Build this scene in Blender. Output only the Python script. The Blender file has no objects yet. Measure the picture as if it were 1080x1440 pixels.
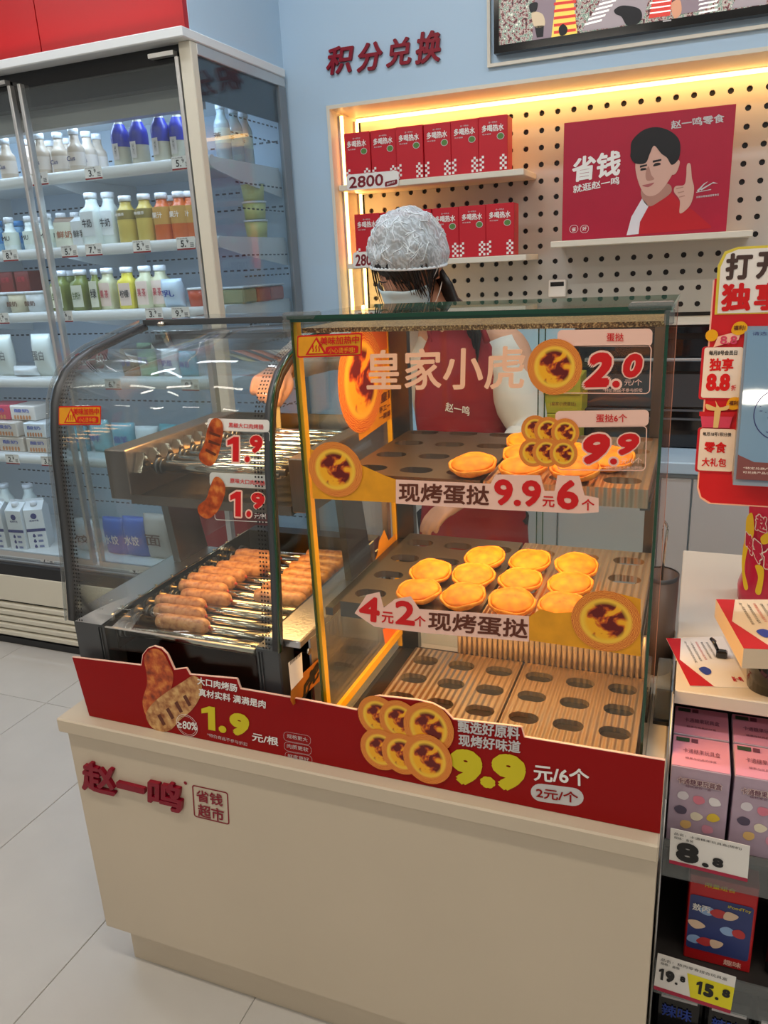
import bpy, math, random
from mathutils import Vector, Matrix
import mathutils.noise as mn
random.seed(7)
C = bpy.context.scene.collection
SC = bpy.context.scene

# ------------------------------------------------------------------ colour helper
def lin(c):
    c = c / 255.0
    return c / 12.92 if c <= 0.04045 else ((c + 0.055) / 1.055) ** 2.4
def rgb(r, g, b): return (lin(r), lin(g), lin(b), 1.0)

# ------------------------------------------------------------------ camera
RX = Vector((0.92892, 0.36560, -0.04896)).normalized()   # image right, in world axes
CW = [(1, 0, 0), (0, 1, 0), (0, 0, 1)]
F_PX = 1088.85
VZ = Vector((175.0, 3400.0)); VX = Vector((-2792.0, -205.0))
_Z = -Vector((VZ.x, VZ.y, F_PX)).normalized()
_X = -Vector((VX.x, VX.y, F_PX)).normalized()
_X = (_X - _Z * _X.dot(_Z)).normalized()
_Y = _Z.cross(_X)
EYE = Vector((0, 0, 1.5))
def cam2world(v):
    v = Vector(v); return Vector((_X.dot(v), _Y.dot(v), _Z.dot(v)))
cam = bpy.data.cameras.new('camera'); camo = bpy.data.objects.new('camera', cam); C.objects.link(camo)
cx, cy, cz = cam2world((1, 0, 0)), cam2world((0, -1, 0)), cam2world((0, 0, -1))
camo.matrix_world = Matrix(((cx.x, cy.x, cz.x, 0), (cx.y, cy.y, cz.y, 0), (cx.z, cy.z, cz.z, 1.5), (0, 0, 0, 1)))
cam.sensor_fit = 'VERTICAL'; cam.sensor_height = 36.0; cam.lens = F_PX * 36.0 / 1440.0
cam.clip_start = 0.05
SC.camera = camo

# ------------------------------------------------------------------ world and exposure
w = bpy.data.worlds.new('world'); SC.world = w; w.use_nodes = True
w.node_tree.nodes['Background'].inputs[0].default_value = rgb(205, 205, 205)
w.node_tree.nodes['Background'].inputs[1].default_value = 0.40
SC.view_settings.view_transform = 'Standard'; SC.view_settings.look = 'None'
SC.view_settings.gamma = 1.0; SC.view_settings.use_curve_mapping = False
SC.view_settings.exposure = 0.12

# ------------------------------------------------------------------ lamps of the shop
def area(name, loc, size, power, col, rot=(0, 0, 0), shape='RECTANGLE', spread=None):
    l = bpy.data.lights.new(name, 'AREA'); l.shape = shape; l.size = size[0]
    if shape == 'RECTANGLE': l.size_y = size[1]
    l.energy = power; l.color = rgb(*col)[:3]
    if spread: l.spread = spread
    o = bpy.data.objects.new(name, l); o.location = loc; o.rotation_euler = rot; C.objects.link(o); return o
CEIL = 3.05
CEILING_LAMPS = [(-3.2, 0.3), (-1.6, 0.3), (0.0, 0.3), (1.6, 0.3), (-3.2, -1.6), (-1.0, -1.6), (1.2, -1.6), (-1.0, 1.75), (0.6, 1.75), (-2.4, 1.5)]
for i, (lx, ly) in enumerate(CEILING_LAMPS):
    area('ceiling_panel_light', (lx, ly, CEIL - 0.03), (0.9, 0.12), 7.5, (255, 244, 228) if ly < 1 else (225, 238, 255))
HEAT = (255, 192, 118)
area('tart_case_top_heat_light', (-0.30, 1.24, 1.400), (0.44, 0.20), 2.1, HEAT)
area('tart_case_middle_heat_light', (-0.30, 1.25, 1.150), (0.44, 0.24), 2.2, HEAT)
area('tart_case_bottom_heat_light', (-0.30, 1.25, 0.938), (0.44, 0.24), 2.6, HEAT)
area('roller_case_heat_light', (-0.86, 1.38, 1.370), (0.36, 0.10), 3.2, HEAT)
area('roller_case_lower_heat_light', (-0.86, 1.32, 1.062), (0.30, 0.16), 1.5, HEAT)

# ------------------------------------------------------------------ materials
MATS = {}
def mat(name, col, rough=0.5, metal=0.0, emit=0.0, noise=0.0, nscale=30.0, bump=0.0, bscale=60.0, trans=0.0, coat=0.0, ecol=None, alpha=1.0, spec=None):
    m = bpy.data.materials.new(name); m.use_nodes = True; nt = m.node_tree; b = nt.nodes['Principled BSDF']
    b.inputs['Base Color'].default_value = rgb(*col); b.inputs['Roughness'].default_value = rough
    b.inputs['Metallic'].default_value = metal
    if coat: b.inputs['Coat Weight'].default_value = coat
    if trans: b.inputs['Transmission Weight'].default_value = trans
    if spec is not None: b.inputs['Specular IOR Level'].default_value = spec
    if alpha < 1: b.inputs['Alpha'].default_value = alpha
    if emit:
        b.inputs['Emission Color'].default_value = rgb(*(ecol or col)); b.inputs['Emission Strength'].default_value = emit
    if noise or bump:
        tc = nt.nodes.new('ShaderNodeTexCoord')
        n = nt.nodes.new('ShaderNodeTexNoise'); n.inputs['Scale'].default_value = nscale; n.inputs['Detail'].default_value = 4
        nt.links.new(tc.outputs['Object'], n.inputs['Vector'])
        if noise:
            mx = nt.nodes.new('ShaderNodeMixRGB'); mx.blend_type = 'MIX'
            a = [max(0, c * (1 - noise)) for c in col]; d = [min(255, c * (1 + noise * 0.6)) for c in col]
            mx.inputs[1].default_value = rgb(*a); mx.inputs[2].default_value = rgb(*d)
            nt.links.new(n.outputs['Fac'], mx.inputs[0]); nt.links.new(mx.outputs[0], b.inputs['Base Color'])
        if bump:
            n2 = nt.nodes.new('ShaderNodeTexNoise'); n2.inputs['Scale'].default_value = bscale; n2.inputs['Detail'].default_value = 3
            nt.links.new(tc.outputs['Object'], n2.inputs['Vector'])
            bp = nt.nodes.new('ShaderNodeBump'); bp.inputs['Strength'].default_value = bump; bp.inputs['Distance'].default_value = 0.003
            nt.links.new(n2.outputs['Fac'], bp.inputs['Height']); nt.links.new(bp.outputs[0], b.inputs['Normal'])
    MATS[name] = m; return m

def glass(name, tint=(235, 245, 242), ior=1.38, rough=0.0, haze=0.0, hcol=(200, 205, 205)):
    m = bpy.data.materials.new(name); m.use_nodes = True; nt = m.node_tree; nt.nodes.clear()
    o = nt.nodes.new('ShaderNodeOutputMaterial'); t = nt.nodes.new('ShaderNodeBsdfTransparent'); g = nt.nodes.new('ShaderNodeBsdfGlossy')
    f = nt.nodes.new('ShaderNodeFresnel'); f.inputs['IOR'].default_value = ior; mx = nt.nodes.new('ShaderNodeMixShader')
    t.inputs[0].default_value = rgb(*tint); g.inputs['Roughness'].default_value = rough
    ge = nt.nodes.new('ShaderNodeNewGeometry'); mr = nt.nodes.new('ShaderNodeMapRange')      # thin sheet: the far face reflects like the near one
    mr.inputs['To Min'].default_value = ior; mr.inputs['To Max'].default_value = 1.0 / ior
    nt.links.new(ge.outputs['Backfacing'], mr.inputs['Value']); nt.links.new(mr.outputs[0], f.inputs['IOR'])
    nt.links.new(f.outputs[0], mx.inputs[0]); nt.links.new(t.outputs[0], mx.inputs[1]); nt.links.new(g.outputs[0], mx.inputs[2])
    last = mx
    if haze:
        d = nt.nodes.new('ShaderNodeBsdfDiffuse'); d.inputs[0].default_value = rgb(*hcol)
        m2 = nt.nodes.new('ShaderNodeMixShader'); m2.inputs[0].default_value = haze
        nt.links.new(mx.outputs[0], m2.inputs[1]); nt.links.new(d.outputs[0], m2.inputs[2]); last = m2
    nt.links.new(last.outputs[0], o.inputs[0]); MATS[name] = m; return m

WHITE = mat('white_laminate', (226, 218, 200), 0.45, noise=0.03, nscale=3)
COUNTERW = mat('counter_cream_laminate', (208, 192, 168), 0.42, noise=0.05, nscale=2.2)
PANEL = mat('wall_panel_pale_blue_white', (180, 206, 226), 0.45, noise=0.02, nscale=2)
FRIDGEW = mat('fridge_white_enamel', (222, 226, 226), 0.35)
KICK = mat('fridge_kick_cream', (214, 208, 190), 0.45)
CEILM = mat('ceiling_white', (225, 225, 222), 0.8)
FLOORM = mat('floor_tile_grey', (196, 192, 186), 0.28, noise=0.05, nscale=6)
GROUT = mat('floor_joint_pale', (226, 224, 218), 0.6)
ALU = mat('aluminium', (200, 200, 198), 0.35, 0.7)
STEEL = mat('brushed_steel', (204, 204, 206), 0.3, 1.0, bump=0.15, bscale=150)
STEELD = mat('dark_steel', (104, 104, 104), 0.32, 1.0, bump=0.1, bscale=90)
STEELB = mat('polished_steel', (206, 198, 184), 0.14, 1.0)
BRACKET = mat('dark_grey_bracket', (84, 86, 88), 0.4, 0.5)
DARK = mat('dark_plastic', (26, 27, 30), 0.35)
BLACKG = mat('black_gloss', (12, 13, 17), 0.12, coat=0.4)
RED = mat('signal_red_print', (150, 6, 8), 0.5, noise=0.05, nscale=5, spec=0.2)
REDL = mat('logo_red_acrylic', (134, 6, 34), 0.35, spec=0.3)
REDB = mat('red_card', (196, 22, 40), 0.42)
CRIM = mat('crimson_card', (176, 22, 54), 0.4, noise=0.06, nscale=14)
MAROON = mat('maroon_cloth', (126, 22, 34), 0.7, noise=0.1, nscale=25)
YEL = mat('price_yellow', (214, 196, 12), 0.5)
YELF = mat('yellow_film', (236, 178, 14), 0.4)
YBOX = mat('yellow_carton', (196, 178, 40), 0.55, noise=0.06)
PEACH = mat('peach_vinyl', (255, 196, 158), 0.5)
PINKBG = mat('pale_pink_vinyl', (248, 200, 180), 0.5)
AMBER = mat('amber_print', (240, 160, 20), 0.45, noise=0.12, nscale=40)
ORANGE = mat('orange_print', (232, 110, 20), 0.45)
WHP = mat('white_print', (240, 236, 230), 0.5)
GREYP = mat('pale_grey_print', (205, 200, 198), 0.5)
BRN = mat('brown_print', (98, 42, 20), 0.5)
DRD = mat('bright_red_print', (214, 10, 14), 0.45)
BLK = mat('black_print', (22, 20, 22), 0.5)
GRN = mat('green_print', (90, 130, 60), 0.5)
BLUEP = mat('blue_print', (38, 70, 170), 0.45)
NAVY = mat('navy_print', (36, 44, 110), 0.45)
SKINP = mat('skin_print', (212, 168, 150), 0.5)
SKINP2 = mat('skin_print_shade', (176, 128, 112), 0.5)
LEDW = mat('led_warm', (255, 220, 150), 0.5, emit=5, ecol=(255, 206, 120))
LEDC = mat('led_cool', (225, 240, 255), 0.5, emit=4.0, ecol=(214, 232, 255))
LAMP = mat('lamp_diffuser', (255, 250, 240), 0.5, emit=9, ecol=(255, 250, 240))
GL = glass('clear_glass', (249, 252, 251), 1.36)
GLC = glass('curved_glass', (244, 248, 248), 1.38, haze=0.035)
GLF = glass('fridge_door_glass', (246, 250, 251), 1.38, haze=0.035)
GLS = glass('fridge_side_glass', (236, 244, 248), 1.36, haze=0.035, hcol=(190, 206, 218))
GLEDGE = mat('green_glass_edge', (16, 66, 44), 0.15, coat=0.5)
GLEDGEL = mat('pale_glass_edge', (120, 176, 160), 0.15, coat=0.5)
ACR = glass('clear_acrylic', (225, 228, 228), 1.5, 0.05, haze=0.12)
SLEEVE = mat('white_coat_cloth', (222, 214, 206), 0.75, bump=0.5, bscale=18)

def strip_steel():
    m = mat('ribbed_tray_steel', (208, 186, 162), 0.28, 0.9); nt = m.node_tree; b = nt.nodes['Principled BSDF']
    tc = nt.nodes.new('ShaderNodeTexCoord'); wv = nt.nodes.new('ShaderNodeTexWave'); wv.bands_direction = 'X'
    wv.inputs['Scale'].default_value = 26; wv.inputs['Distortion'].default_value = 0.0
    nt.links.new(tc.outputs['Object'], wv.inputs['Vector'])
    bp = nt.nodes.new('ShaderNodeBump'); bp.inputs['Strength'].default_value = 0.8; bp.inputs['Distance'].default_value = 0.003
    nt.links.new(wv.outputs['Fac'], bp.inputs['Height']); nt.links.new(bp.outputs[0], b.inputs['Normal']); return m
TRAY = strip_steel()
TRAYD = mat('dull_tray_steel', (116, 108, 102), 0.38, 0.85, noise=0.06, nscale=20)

def ramp_mat(name, stops, scale, rough=0.5, detail=4, bump=0.3, coat=0.0, emit=0):
    m = bpy.data.materials.new(name); m.use_nodes = True; nt = m.node_tree; b = nt.nodes['Principled BSDF']
    tc = nt.nodes.new('ShaderNodeTexCoord'); n = nt.nodes.new('ShaderNodeTexNoise'); n.inputs['Scale'].default_value = scale
    n.inputs['Detail'].default_value = detail; nt.links.new(tc.outputs['Object'], n.inputs['Vector'])
    r = nt.nodes.new('ShaderNodeValToRGB'); el = r.color_ramp.elements
    while len(el) < len(stops): el.new(0.5)
    for e, (p, c) in zip(el, stops): e.position = p; e.color = rgb(*c)
    nt.links.new(n.outputs['Fac'], r.inputs[0]); nt.links.new(r.outputs[0], b.inputs['Base Color'])
    b.inputs['Roughness'].default_value = rough
    if coat: b.inputs['Coat Weight'].default_value = coat; b.inputs['Coat Roughness'].default_value = 0.15
    if bump:
        bp = nt.nodes.new('ShaderNodeBump'); bp.inputs['Strength'].default_value = bump; bp.inputs['Distance'].default_value = 0.002
        nt.links.new(n.outputs['Fac'], bp.inputs['Height']); nt.links.new(bp.outputs[0], b.inputs['Normal'])
    if emit:
        nt.links.new(r.outputs[0], b.inputs['Emission Color']); b.inputs['Emission Strength'].default_value = emit
    return m
SAUS = ramp_mat('sausage_skin', [(0.3, (150, 92, 56)), (0.5, (196, 138, 88)), (0.72, (216, 164, 112))], 90, 0.38, coat=0.25)
CUST = ramp_mat('tart_custard', [(0.25, (160, 62, 14)), (0.34, (224, 120, 10)), (0.6, (248, 150, 8)), (0.8, (252, 172, 24))], 60, 0.55)
CRUST = ramp_mat('tart_crust', [(0.3, (206, 116, 24)), (0.6, (240, 160, 44))], 120, 0.6)
PSAUS = ramp_mat('printed_sausage', [(0.3, (120, 40, 14)), (0.5, (190, 80, 28)), (0.7, (226, 140, 60))], 60, 0.4)
CEILSPK = ramp_mat('speckled_heater_plate', [(0.35, (70, 46, 24)), (0.55, (150, 112, 66)), (0.7, (240, 210, 150))], 420, 0.35)
TVM = ramp_mat('screen_clutter', [(0.3, (30, 30, 40)), (0.42, (120, 60, 60)), (0.5, (190, 180, 170)), (0.58, (60, 110, 90)), (0.7, (230, 225, 210))], 130, 0.3, bump=0, emit=0.5)

def print_tart():
    """flat picture of a browned custard tart: UV-radial rings of crust, caramel patches in the middle"""
    m = bpy.data.materials.new('printed_tart'); m.use_nodes = True; nt = m.node_tree; b = nt.nodes['Principled BSDF']; L = nt.links.new
    uv = nt.nodes.new('ShaderNodeUVMap'); sub = nt.nodes.new('ShaderNodeVectorMath'); sub.operation = 'SUBTRACT'; sub.inputs[1].default_value = (0.5, 0.5, 0)
    L(uv.outputs[0], sub.inputs[0]); ln = nt.nodes.new('ShaderNodeVectorMath'); ln.operation = 'LENGTH'; L(sub.outputs[0], ln.inputs[0])
    n = nt.nodes.new('ShaderNodeTexNoise'); n.inputs['Scale'].default_value = 3.6; n.inputs['Detail'].default_value = 3.5; n.inputs['Distortion'].default_value = 0.6; L(uv.outputs[0], n.inputs['Vector'])
    n2 = nt.nodes.new('ShaderNodeTexWave'); n2.wave_type = 'RINGS'; n2.rings_direction = 'SPHERICAL'; n2.inputs['Scale'].default_value = 15; n2.inputs['Distortion'].default_value = 9; n2.inputs['Detail'].default_value = 3
    L(sub.outputs[0], n2.inputs['Vector'])
    r1 = nt.nodes.new('ShaderNodeValToRGB'); e = r1.color_ramp.elements; e[0].position = 0.43; e[0].color = rgb(250, 176, 24); e[1].position = 0.54; e[1].color = rgb(104, 12, 6)
    q = r1.color_ramp.elements.new(0.49); q.color = rgb(205, 84, 14)
    L(n.outputs['Fac'], r1.inputs[0])
    r2 = nt.nodes.new('ShaderNodeValToRGB'); e = r2.color_ramp.elements; e[0].color = rgb(206, 92, 20); e[1].color = rgb(244, 160, 64); L(n2.outputs['Fac'], r2.inputs[0])
    mid = nt.nodes.new('ShaderNodeMixRGB'); f1 = nt.nodes.new('ShaderNodeMapRange'); f1.inputs['From Min'].default_value = 0.27; f1.inputs['From Max'].default_value = 0.33
    L(ln.outputs['Value'], f1.inputs['Value']); L(f1.outputs[0], mid.inputs[0]); L(r1.outputs[0], mid.inputs[1]); mid.inputs[2].default_value = rgb(248, 196, 60)
    mx = nt.nodes.new('ShaderNodeMixRGB'); f2 = nt.nodes.new('ShaderNodeMapRange'); f2.inputs['From Min'].default_value = 0.35; f2.inputs['From Max'].default_value = 0.39
    L(ln.outputs['Value'], f2.inputs['Value']); L(f2.outputs[0], mx.inputs[0]); L(mid.outputs[0], mx.inputs[1]); L(r2.outputs[0], mx.inputs[2])
    L(mx.outputs[0], b.inputs['Base Color']); b.inputs['Roughness'].default_value = 0.5; return m
PTART = print_tart()

# ------------------------------------------------------------------ mesh helpers
class MB:
    def __init__(s): s.v = []; s.f = []; s.m = []; s.mats = []; s.uv = None; s.sm = []
    def mi(s, m):
        if m is None: return 0
        if m not in s.mats: s.mats.append(m)
        return s.mats.index(m)
    def add(s, vs, fs, m=None, smooth=False):
        k = len(s.v); s.v += [tuple(x) for x in vs]
        i = s.mi(m)
        for f in fs: s.f.append(tuple(k + j for j in f)); s.m.append(i); s.sm.append(smooth)
    def box(s, x0, x1, y0, y1, z0, z1, m=None, M=None, bev=0.0):
        if bev:
            b = min(bev, (x1 - x0) / 2.1, (y1 - y0) / 2.1, (z1 - z0) / 2.1)
            vs = []; fs = []
            P = []
            for ix, X in ((0, x0), (1, x1)):
                for iy, Y in ((0, y0), (1, y1)):
                    for iz, Zz in ((0, z0), (1, z1)):
                        sx = b if ix == 0 else -b; sy = b if iy == 0 else -b; sz = b if iz == 0 else -b
                        P.append(len(vs)); vs += [(X, Y + sy, Zz + sz), (X + sx, Y, Zz + sz), (X + sx, Y + sy, Zz)]
            def c(ix, iy, iz, a): return P[ix * 4 + iy * 2 + iz] + a
            fs += [(c(0,0,0,0), c(0,0,1,0), c(0,1,1,0), c(0,1,0,0)), (c(1,0,0,0), c(1,1,0,0), c(1,1,1,0), c(1,0,1,0)),
                   (c(0,0,0,1), c(1,0,0,1), c(1,0,1,1), c(0,0,1,1)), (c(0,1,0,1), c(0,1,1,1), c(1,1,1,1), c(1,1,0,1)),
                   (c(0,0,0,2), c(0,1,0,2), c(1,1,0,2), c(1,0,0,2)), (c(0,0,1,2), c(1,0,1,2), c(1,1,1,2), c(0,1,1,2))]
            for iy in (0, 1):
                for iz in (0, 1): fs.append((c(0,iy,iz,1), c(0,iy,iz,2), c(1,iy,iz,2), c(1,iy,iz,1)))
            for ix in (0, 1):
                for iz in (0, 1): fs.append((c(ix,0,iz,0), c(ix,0,iz,2), c(ix,1,iz,2), c(ix,1,iz,0)))
            for ix in (0, 1):
                for iy in (0, 1): fs.append((c(ix,iy,0,0), c(ix,iy,0,1), c(ix,iy,1,1), c(ix,iy,1,0)))
            for ix in (0, 1):
                for iy in (0, 1):
                    for iz in (0, 1): fs.append((c(ix,iy,iz,0), c(ix,iy,iz,1), c(ix,iy,iz,2)))
        else:
            vs = [(x0, y0, z0), (x1, y0, z0), (x1, y1, z0), (x0, y1, z0), (x0, y0, z1), (x1, y0, z1), (x1, y1, z1), (x0, y1, z1)]
            fs = [(0, 3, 2, 1), (4, 5, 6, 7), (0, 1, 5, 4), (1, 2, 6, 5), (2, 3, 7, 6), (3, 0, 4, 7)]
        if M is not None: vs = [M @ Vector(p) for p in vs]
        s.add(vs, fs, m); return s
    def loft(s, rings, m=None, cap=True, smooth=True, closed=True):
        n = len(rings[0]); vs = [p for r in rings for p in r]; fs = []
        for i in range(len(rings) - 1):
            for j in range(n if closed else n - 1):
                a = i * n + j; b = i * n + (j + 1) % n; fs.append((a, b, b + n, a + n))
        k = len(s.v)
        s.add(vs, fs, m, smooth)
        if cap and closed:
            i = s.mi(m)
            s.f.append(tuple(k + j for j in reversed(range(n)))); s.m.append(i); s.sm.append(False)
            s.f.append(tuple(k + (len(rings) - 1) * n + j for j in range(n))); s.m.append(i); s.sm.append(False)
        return s
    def lathe(s, prof, c=(0, 0, 0), n=16, m=None, axis='Z', sx=1, sy=1, smooth=True, cap=True):
        rings = []
        for r, h in prof:
            ring = []
            for j in range(n):
                a = 2 * math.pi * j / n; u, v = r * math.cos(a) * sx, r * math.sin(a) * sy
                ring.append((c[0] + u, c[1] + v, c[2] + h) if axis == 'Z' else ((c[0] + h, c[1] + u, c[2] + v) if axis == 'X' else (c[0] - u, c[1] + h, c[2] + v)))
            rings.append(ring)
        return s.loft(rings, m, cap, smooth)
    def tube(s, pts, r, n=8, m=None, cap=True):
        pts = [Vector(p) for p in pts]; rings = []
        for i, p in enumerate(pts):
            d = (pts[min(i + 1, len(pts) - 1)] - pts[max(i - 1, 0)]).normalized()
            u = d.cross(Vector((0, 0, 1)))
            if u.length < 1e-3: u = Vector((1, 0, 0))
            u.normalize(); v = d.cross(u)
            rr = r[i] if isinstance(r, (list, tuple)) else r
            rings.append([p + u * (rr * math.cos(2 * math.pi * j / n)) + v * (rr * math.sin(2 * math.pi * j / n)) for j in range(n)])
        return s.loft(rings, m, cap)
    def build(s, name, m=None, parent=None, world=True, mods=None):
        me = bpy.data.meshes.new(name)
        vs = s.v
        if parent is not None and world:
            off = org(parent); vs = [(p[0] - off.x, p[1] - off.y, p[2] - off.z) for p in vs]
        me.from_pydata(vs, [], s.f)
        for q in (s.mats if s.mats else [m]): me.materials.append(q)
        if s.mats:
            me.polygons.foreach_set('material_index', s.m)
        me.polygons.foreach_set('use_smooth', s.sm)
        if s.uv:
            l = me.uv_layers.new(name='UVMap')
            for lp in me.loops: l.data[lp.index].uv = s.uv[lp.vertex_index]
        me.update()
        o = bpy.data.objects.new(name, me); C.objects.link(o)
        if parent is not None: o.parent = parent; ORG[o.name] = org(parent)
        else: ORG[o.name] = Vector((0, 0, 0))
        return o
ORG = {}
def org(o): return ORG.get(o.name, Vector(o.location))
def tag(o, label=None, cat=None, group=None, kind=None):
    if label: o['label'] = label
    if cat: o['category'] = cat
    if group: o['group'] = group
    if kind: o['kind'] = kind
    return o
def thing(name, label, cat, loc=(0, 0, 0), group=None):
    o = bpy.data.objects.new(name, None); o.empty_display_size = 0.05; C.objects.link(o); o.location = loc; ORG[o.name] = Vector(loc)
    return tag(o, label, cat, group)
def struct(name, mb, m=None):
    o = mb.build(name, m); o['kind'] = 'structure'; return o
def dup(o, loc, rz=0.0, label=None, group=None, scale=None):
    def cp(a, par):
        c = a.copy(); C.objects.link(c)
        if par is not None: c.parent = par; c.matrix_parent_inverse = a.matrix_parent_inverse
        for ch in a.children: cp(ch, c)
        return c
    r = cp(o, None); r.location = loc; r.rotation_euler = (0, 0, rz)
    if scale: r.scale = scale
    if label: r['label'] = label
    if group: r['group'] = group
    return r

# planes in the scene; a point of a print is laid out in that plane's own metres
class Plane:
    def __init__(s, p, n, u=None):
        s.p = Vector(p); s.n = Vector(n).normalized()      # n points towards the viewer's side
        u = Vector(u) if u else Vector((1, 0, 0)); s.u = (u - s.n * u.dot(s.n)).normalized(); s.v = s.n.cross(s.u)
        if s.v.z < 0: s.v = -s.v
    def hit(s, px, py):
        d = cam2world((px - 540, py - 720, F_PX)); t = (s.p - EYE).dot(s.n) / d.dot(s.n); return EYE + d * t
    def uv(s, px, py):
        q = s.hit(px, py) - s.p; return Vector((q.dot(s.u), q.dot(s.v)))
    def pt(s, u, v, off=0.0): return s.p + s.u * u + s.v * v + s.n * off
def smooth_loop(p, k=6):
    out = []; n = len(p)
    for i in range(n):
        a, b, c, d = p[(i - 1) % n], p[i], p[(i + 1) % n], p[(i + 2) % n]
        for j in range(k):
            t = j / k
            out.append(tuple(0.5 * (2 * b[q] + (c[q] - a[q]) * t + (2 * a[q] - 5 * b[q] + 4 * c[q] - d[q]) * t * t + (3 * b[q] - a[q] - 3 * c[q] + d[q]) * t ** 3) for q in (0, 1)))
    return out
LAY = 0.0004
def flat(mb, pl, uvs, m, lay=0, th=0.0, base=0.0006):
    """polygon given in plane metres; th = thickness behind it"""
    a = sum(uvs[i][0] * uvs[(i + 1) % len(uvs)][1] - uvs[(i + 1) % len(uvs)][0] * uvs[i][1] for i in range(len(uvs)))
    flip = (pl.u.cross(pl.v)).dot(pl.n) * a < 0
    if flip: uvs = list(reversed(uvs))
    n = len(uvs); f = [pl.pt(x, y, base + lay * LAY) for x, y in uvs]
    if th:
        b = [pl.pt(x, y, base + lay * LAY - th) for x, y in uvs]
        fs = [tuple(range(n)), tuple(reversed(range(n, 2 * n)))] + [(i, i + n, (i + 1) % n + n, (i + 1) % n) for i in range(n)]
        mb.add(f + b, fs, m)
    else: mb.add(f, [tuple(range(n))], m)
def ppoly(mb, pl, pts, m, lay=0, th=0.0, sm=False):
    q = [tuple(pl.uv(*p)) for p in pts]
    if sm: q = smooth_loop(q)
    flat(mb, pl, q, m, lay, th)
def rrect(x0, y0, x1, y1, r, k=5):
    out = []
    for cx_, cy_, a0 in ((x1 - r, y1 - r, 0), (x0 + r, y1 - r, 90), (x0 + r, y0 + r, 180), (x1 - r, y0 + r, 270)):
        for j in range(k + 1):
            a = math.radians(a0 + 90 * j / k); out.append((cx_ + r * math.cos(a), cy_ + r * math.sin(a)))
    return out
def frame3(pl, ll, lr, ul):
    a, b, c = pl.uv(*ll), pl.uv(*lr), pl.uv(*ul); U = (b - a); V = (c - a)
    return a, U, V
def prr(mb, pl, ll, lr, ul, r, m, lay=0, th=0.0):
    a, U, V = frame3(pl, ll, lr, ul); W, H = U.length, V.length
    q = [tuple(a + U * (x / W) + V * (y / H)) for x, y in rrect(0, 0, W, H, r)]
    flat(mb, pl, q, m, lay, th)
def pring(mb, pl, ll, lr, ul, r, wd, m, lay=0):
    a, U, V = frame3(pl, ll, lr, ul); W, H = U.length, V.length
    o = rrect(0, 0, W, H, r); i = rrect(wd, wd, W - wd, H - wd, max(r - wd, 0.0005)); n = len(o)
    P = lambda x, y: pl.pt(*(a + U * (x / W) + V * (y / H)), 0.0006 + lay * LAY)
    vs = [P(*p) for p in o] + [P(*p) for p in i]
    mb.add(vs, [(j, (j + 1) % n, (j + 1) % n + n, j + n) for j in range(n)], m)
def pdisc(pl, c, rx, name, parent, m=None, lay=1, ry=None, n=36, edge=None):
    """round print with its own UVs; c in plane metres"""
    mb = MB(); ry = ry or rx
    vs = [pl.pt(c[0], c[1], 0.0006 + lay * LAY)]; uv = [(0.5, 0.5)]
    for j in range(n):
        a = 2 * math.pi * j / n; vs.append(pl.pt(c[0] + rx * math.cos(a), c[1] + ry * math.sin(a), 0.0006 + lay * LAY)); uv.append((0.5 + 0.5 * math.cos(a), 0.5 + 0.5 * math.sin(a)))
    s = 1 if (pl.u.cross(pl.v)).dot(pl.n) > 0 else -1
    mb.add(vs, [((0, 1 + j, 1 + (j + 1) % n) if s > 0 else (0, 1 + (j + 1) % n, 1 + j)) for j in range(n)], m or PTART)
    mb.uv = uv; return mb.build(name, None, parent)
_tc = {}
def glyphs(body, off, sh, ext, sp=1.0):
    k = (body, off, sh, ext, sp)
    if k not in _tc:
        c = bpy.data.curves.new('t', 'FONT'); c.body = body; c.offset = off; c.shear = sh; c.extrude = ext; c.resolution_u = 3; c.space_character = sp
        o = bpy.data.objects.new('t', c); me = bpy.data.meshes.new_from_object(o)
        _tc[k] = ([v.co.copy() for v in me.vertices], [tuple(p.vertices) for p in me.polygons])
        bpy.data.objects.remove(o); bpy.data.curves.remove(c); bpy.data.meshes.remove(me)
    return _tc[k]
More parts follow.
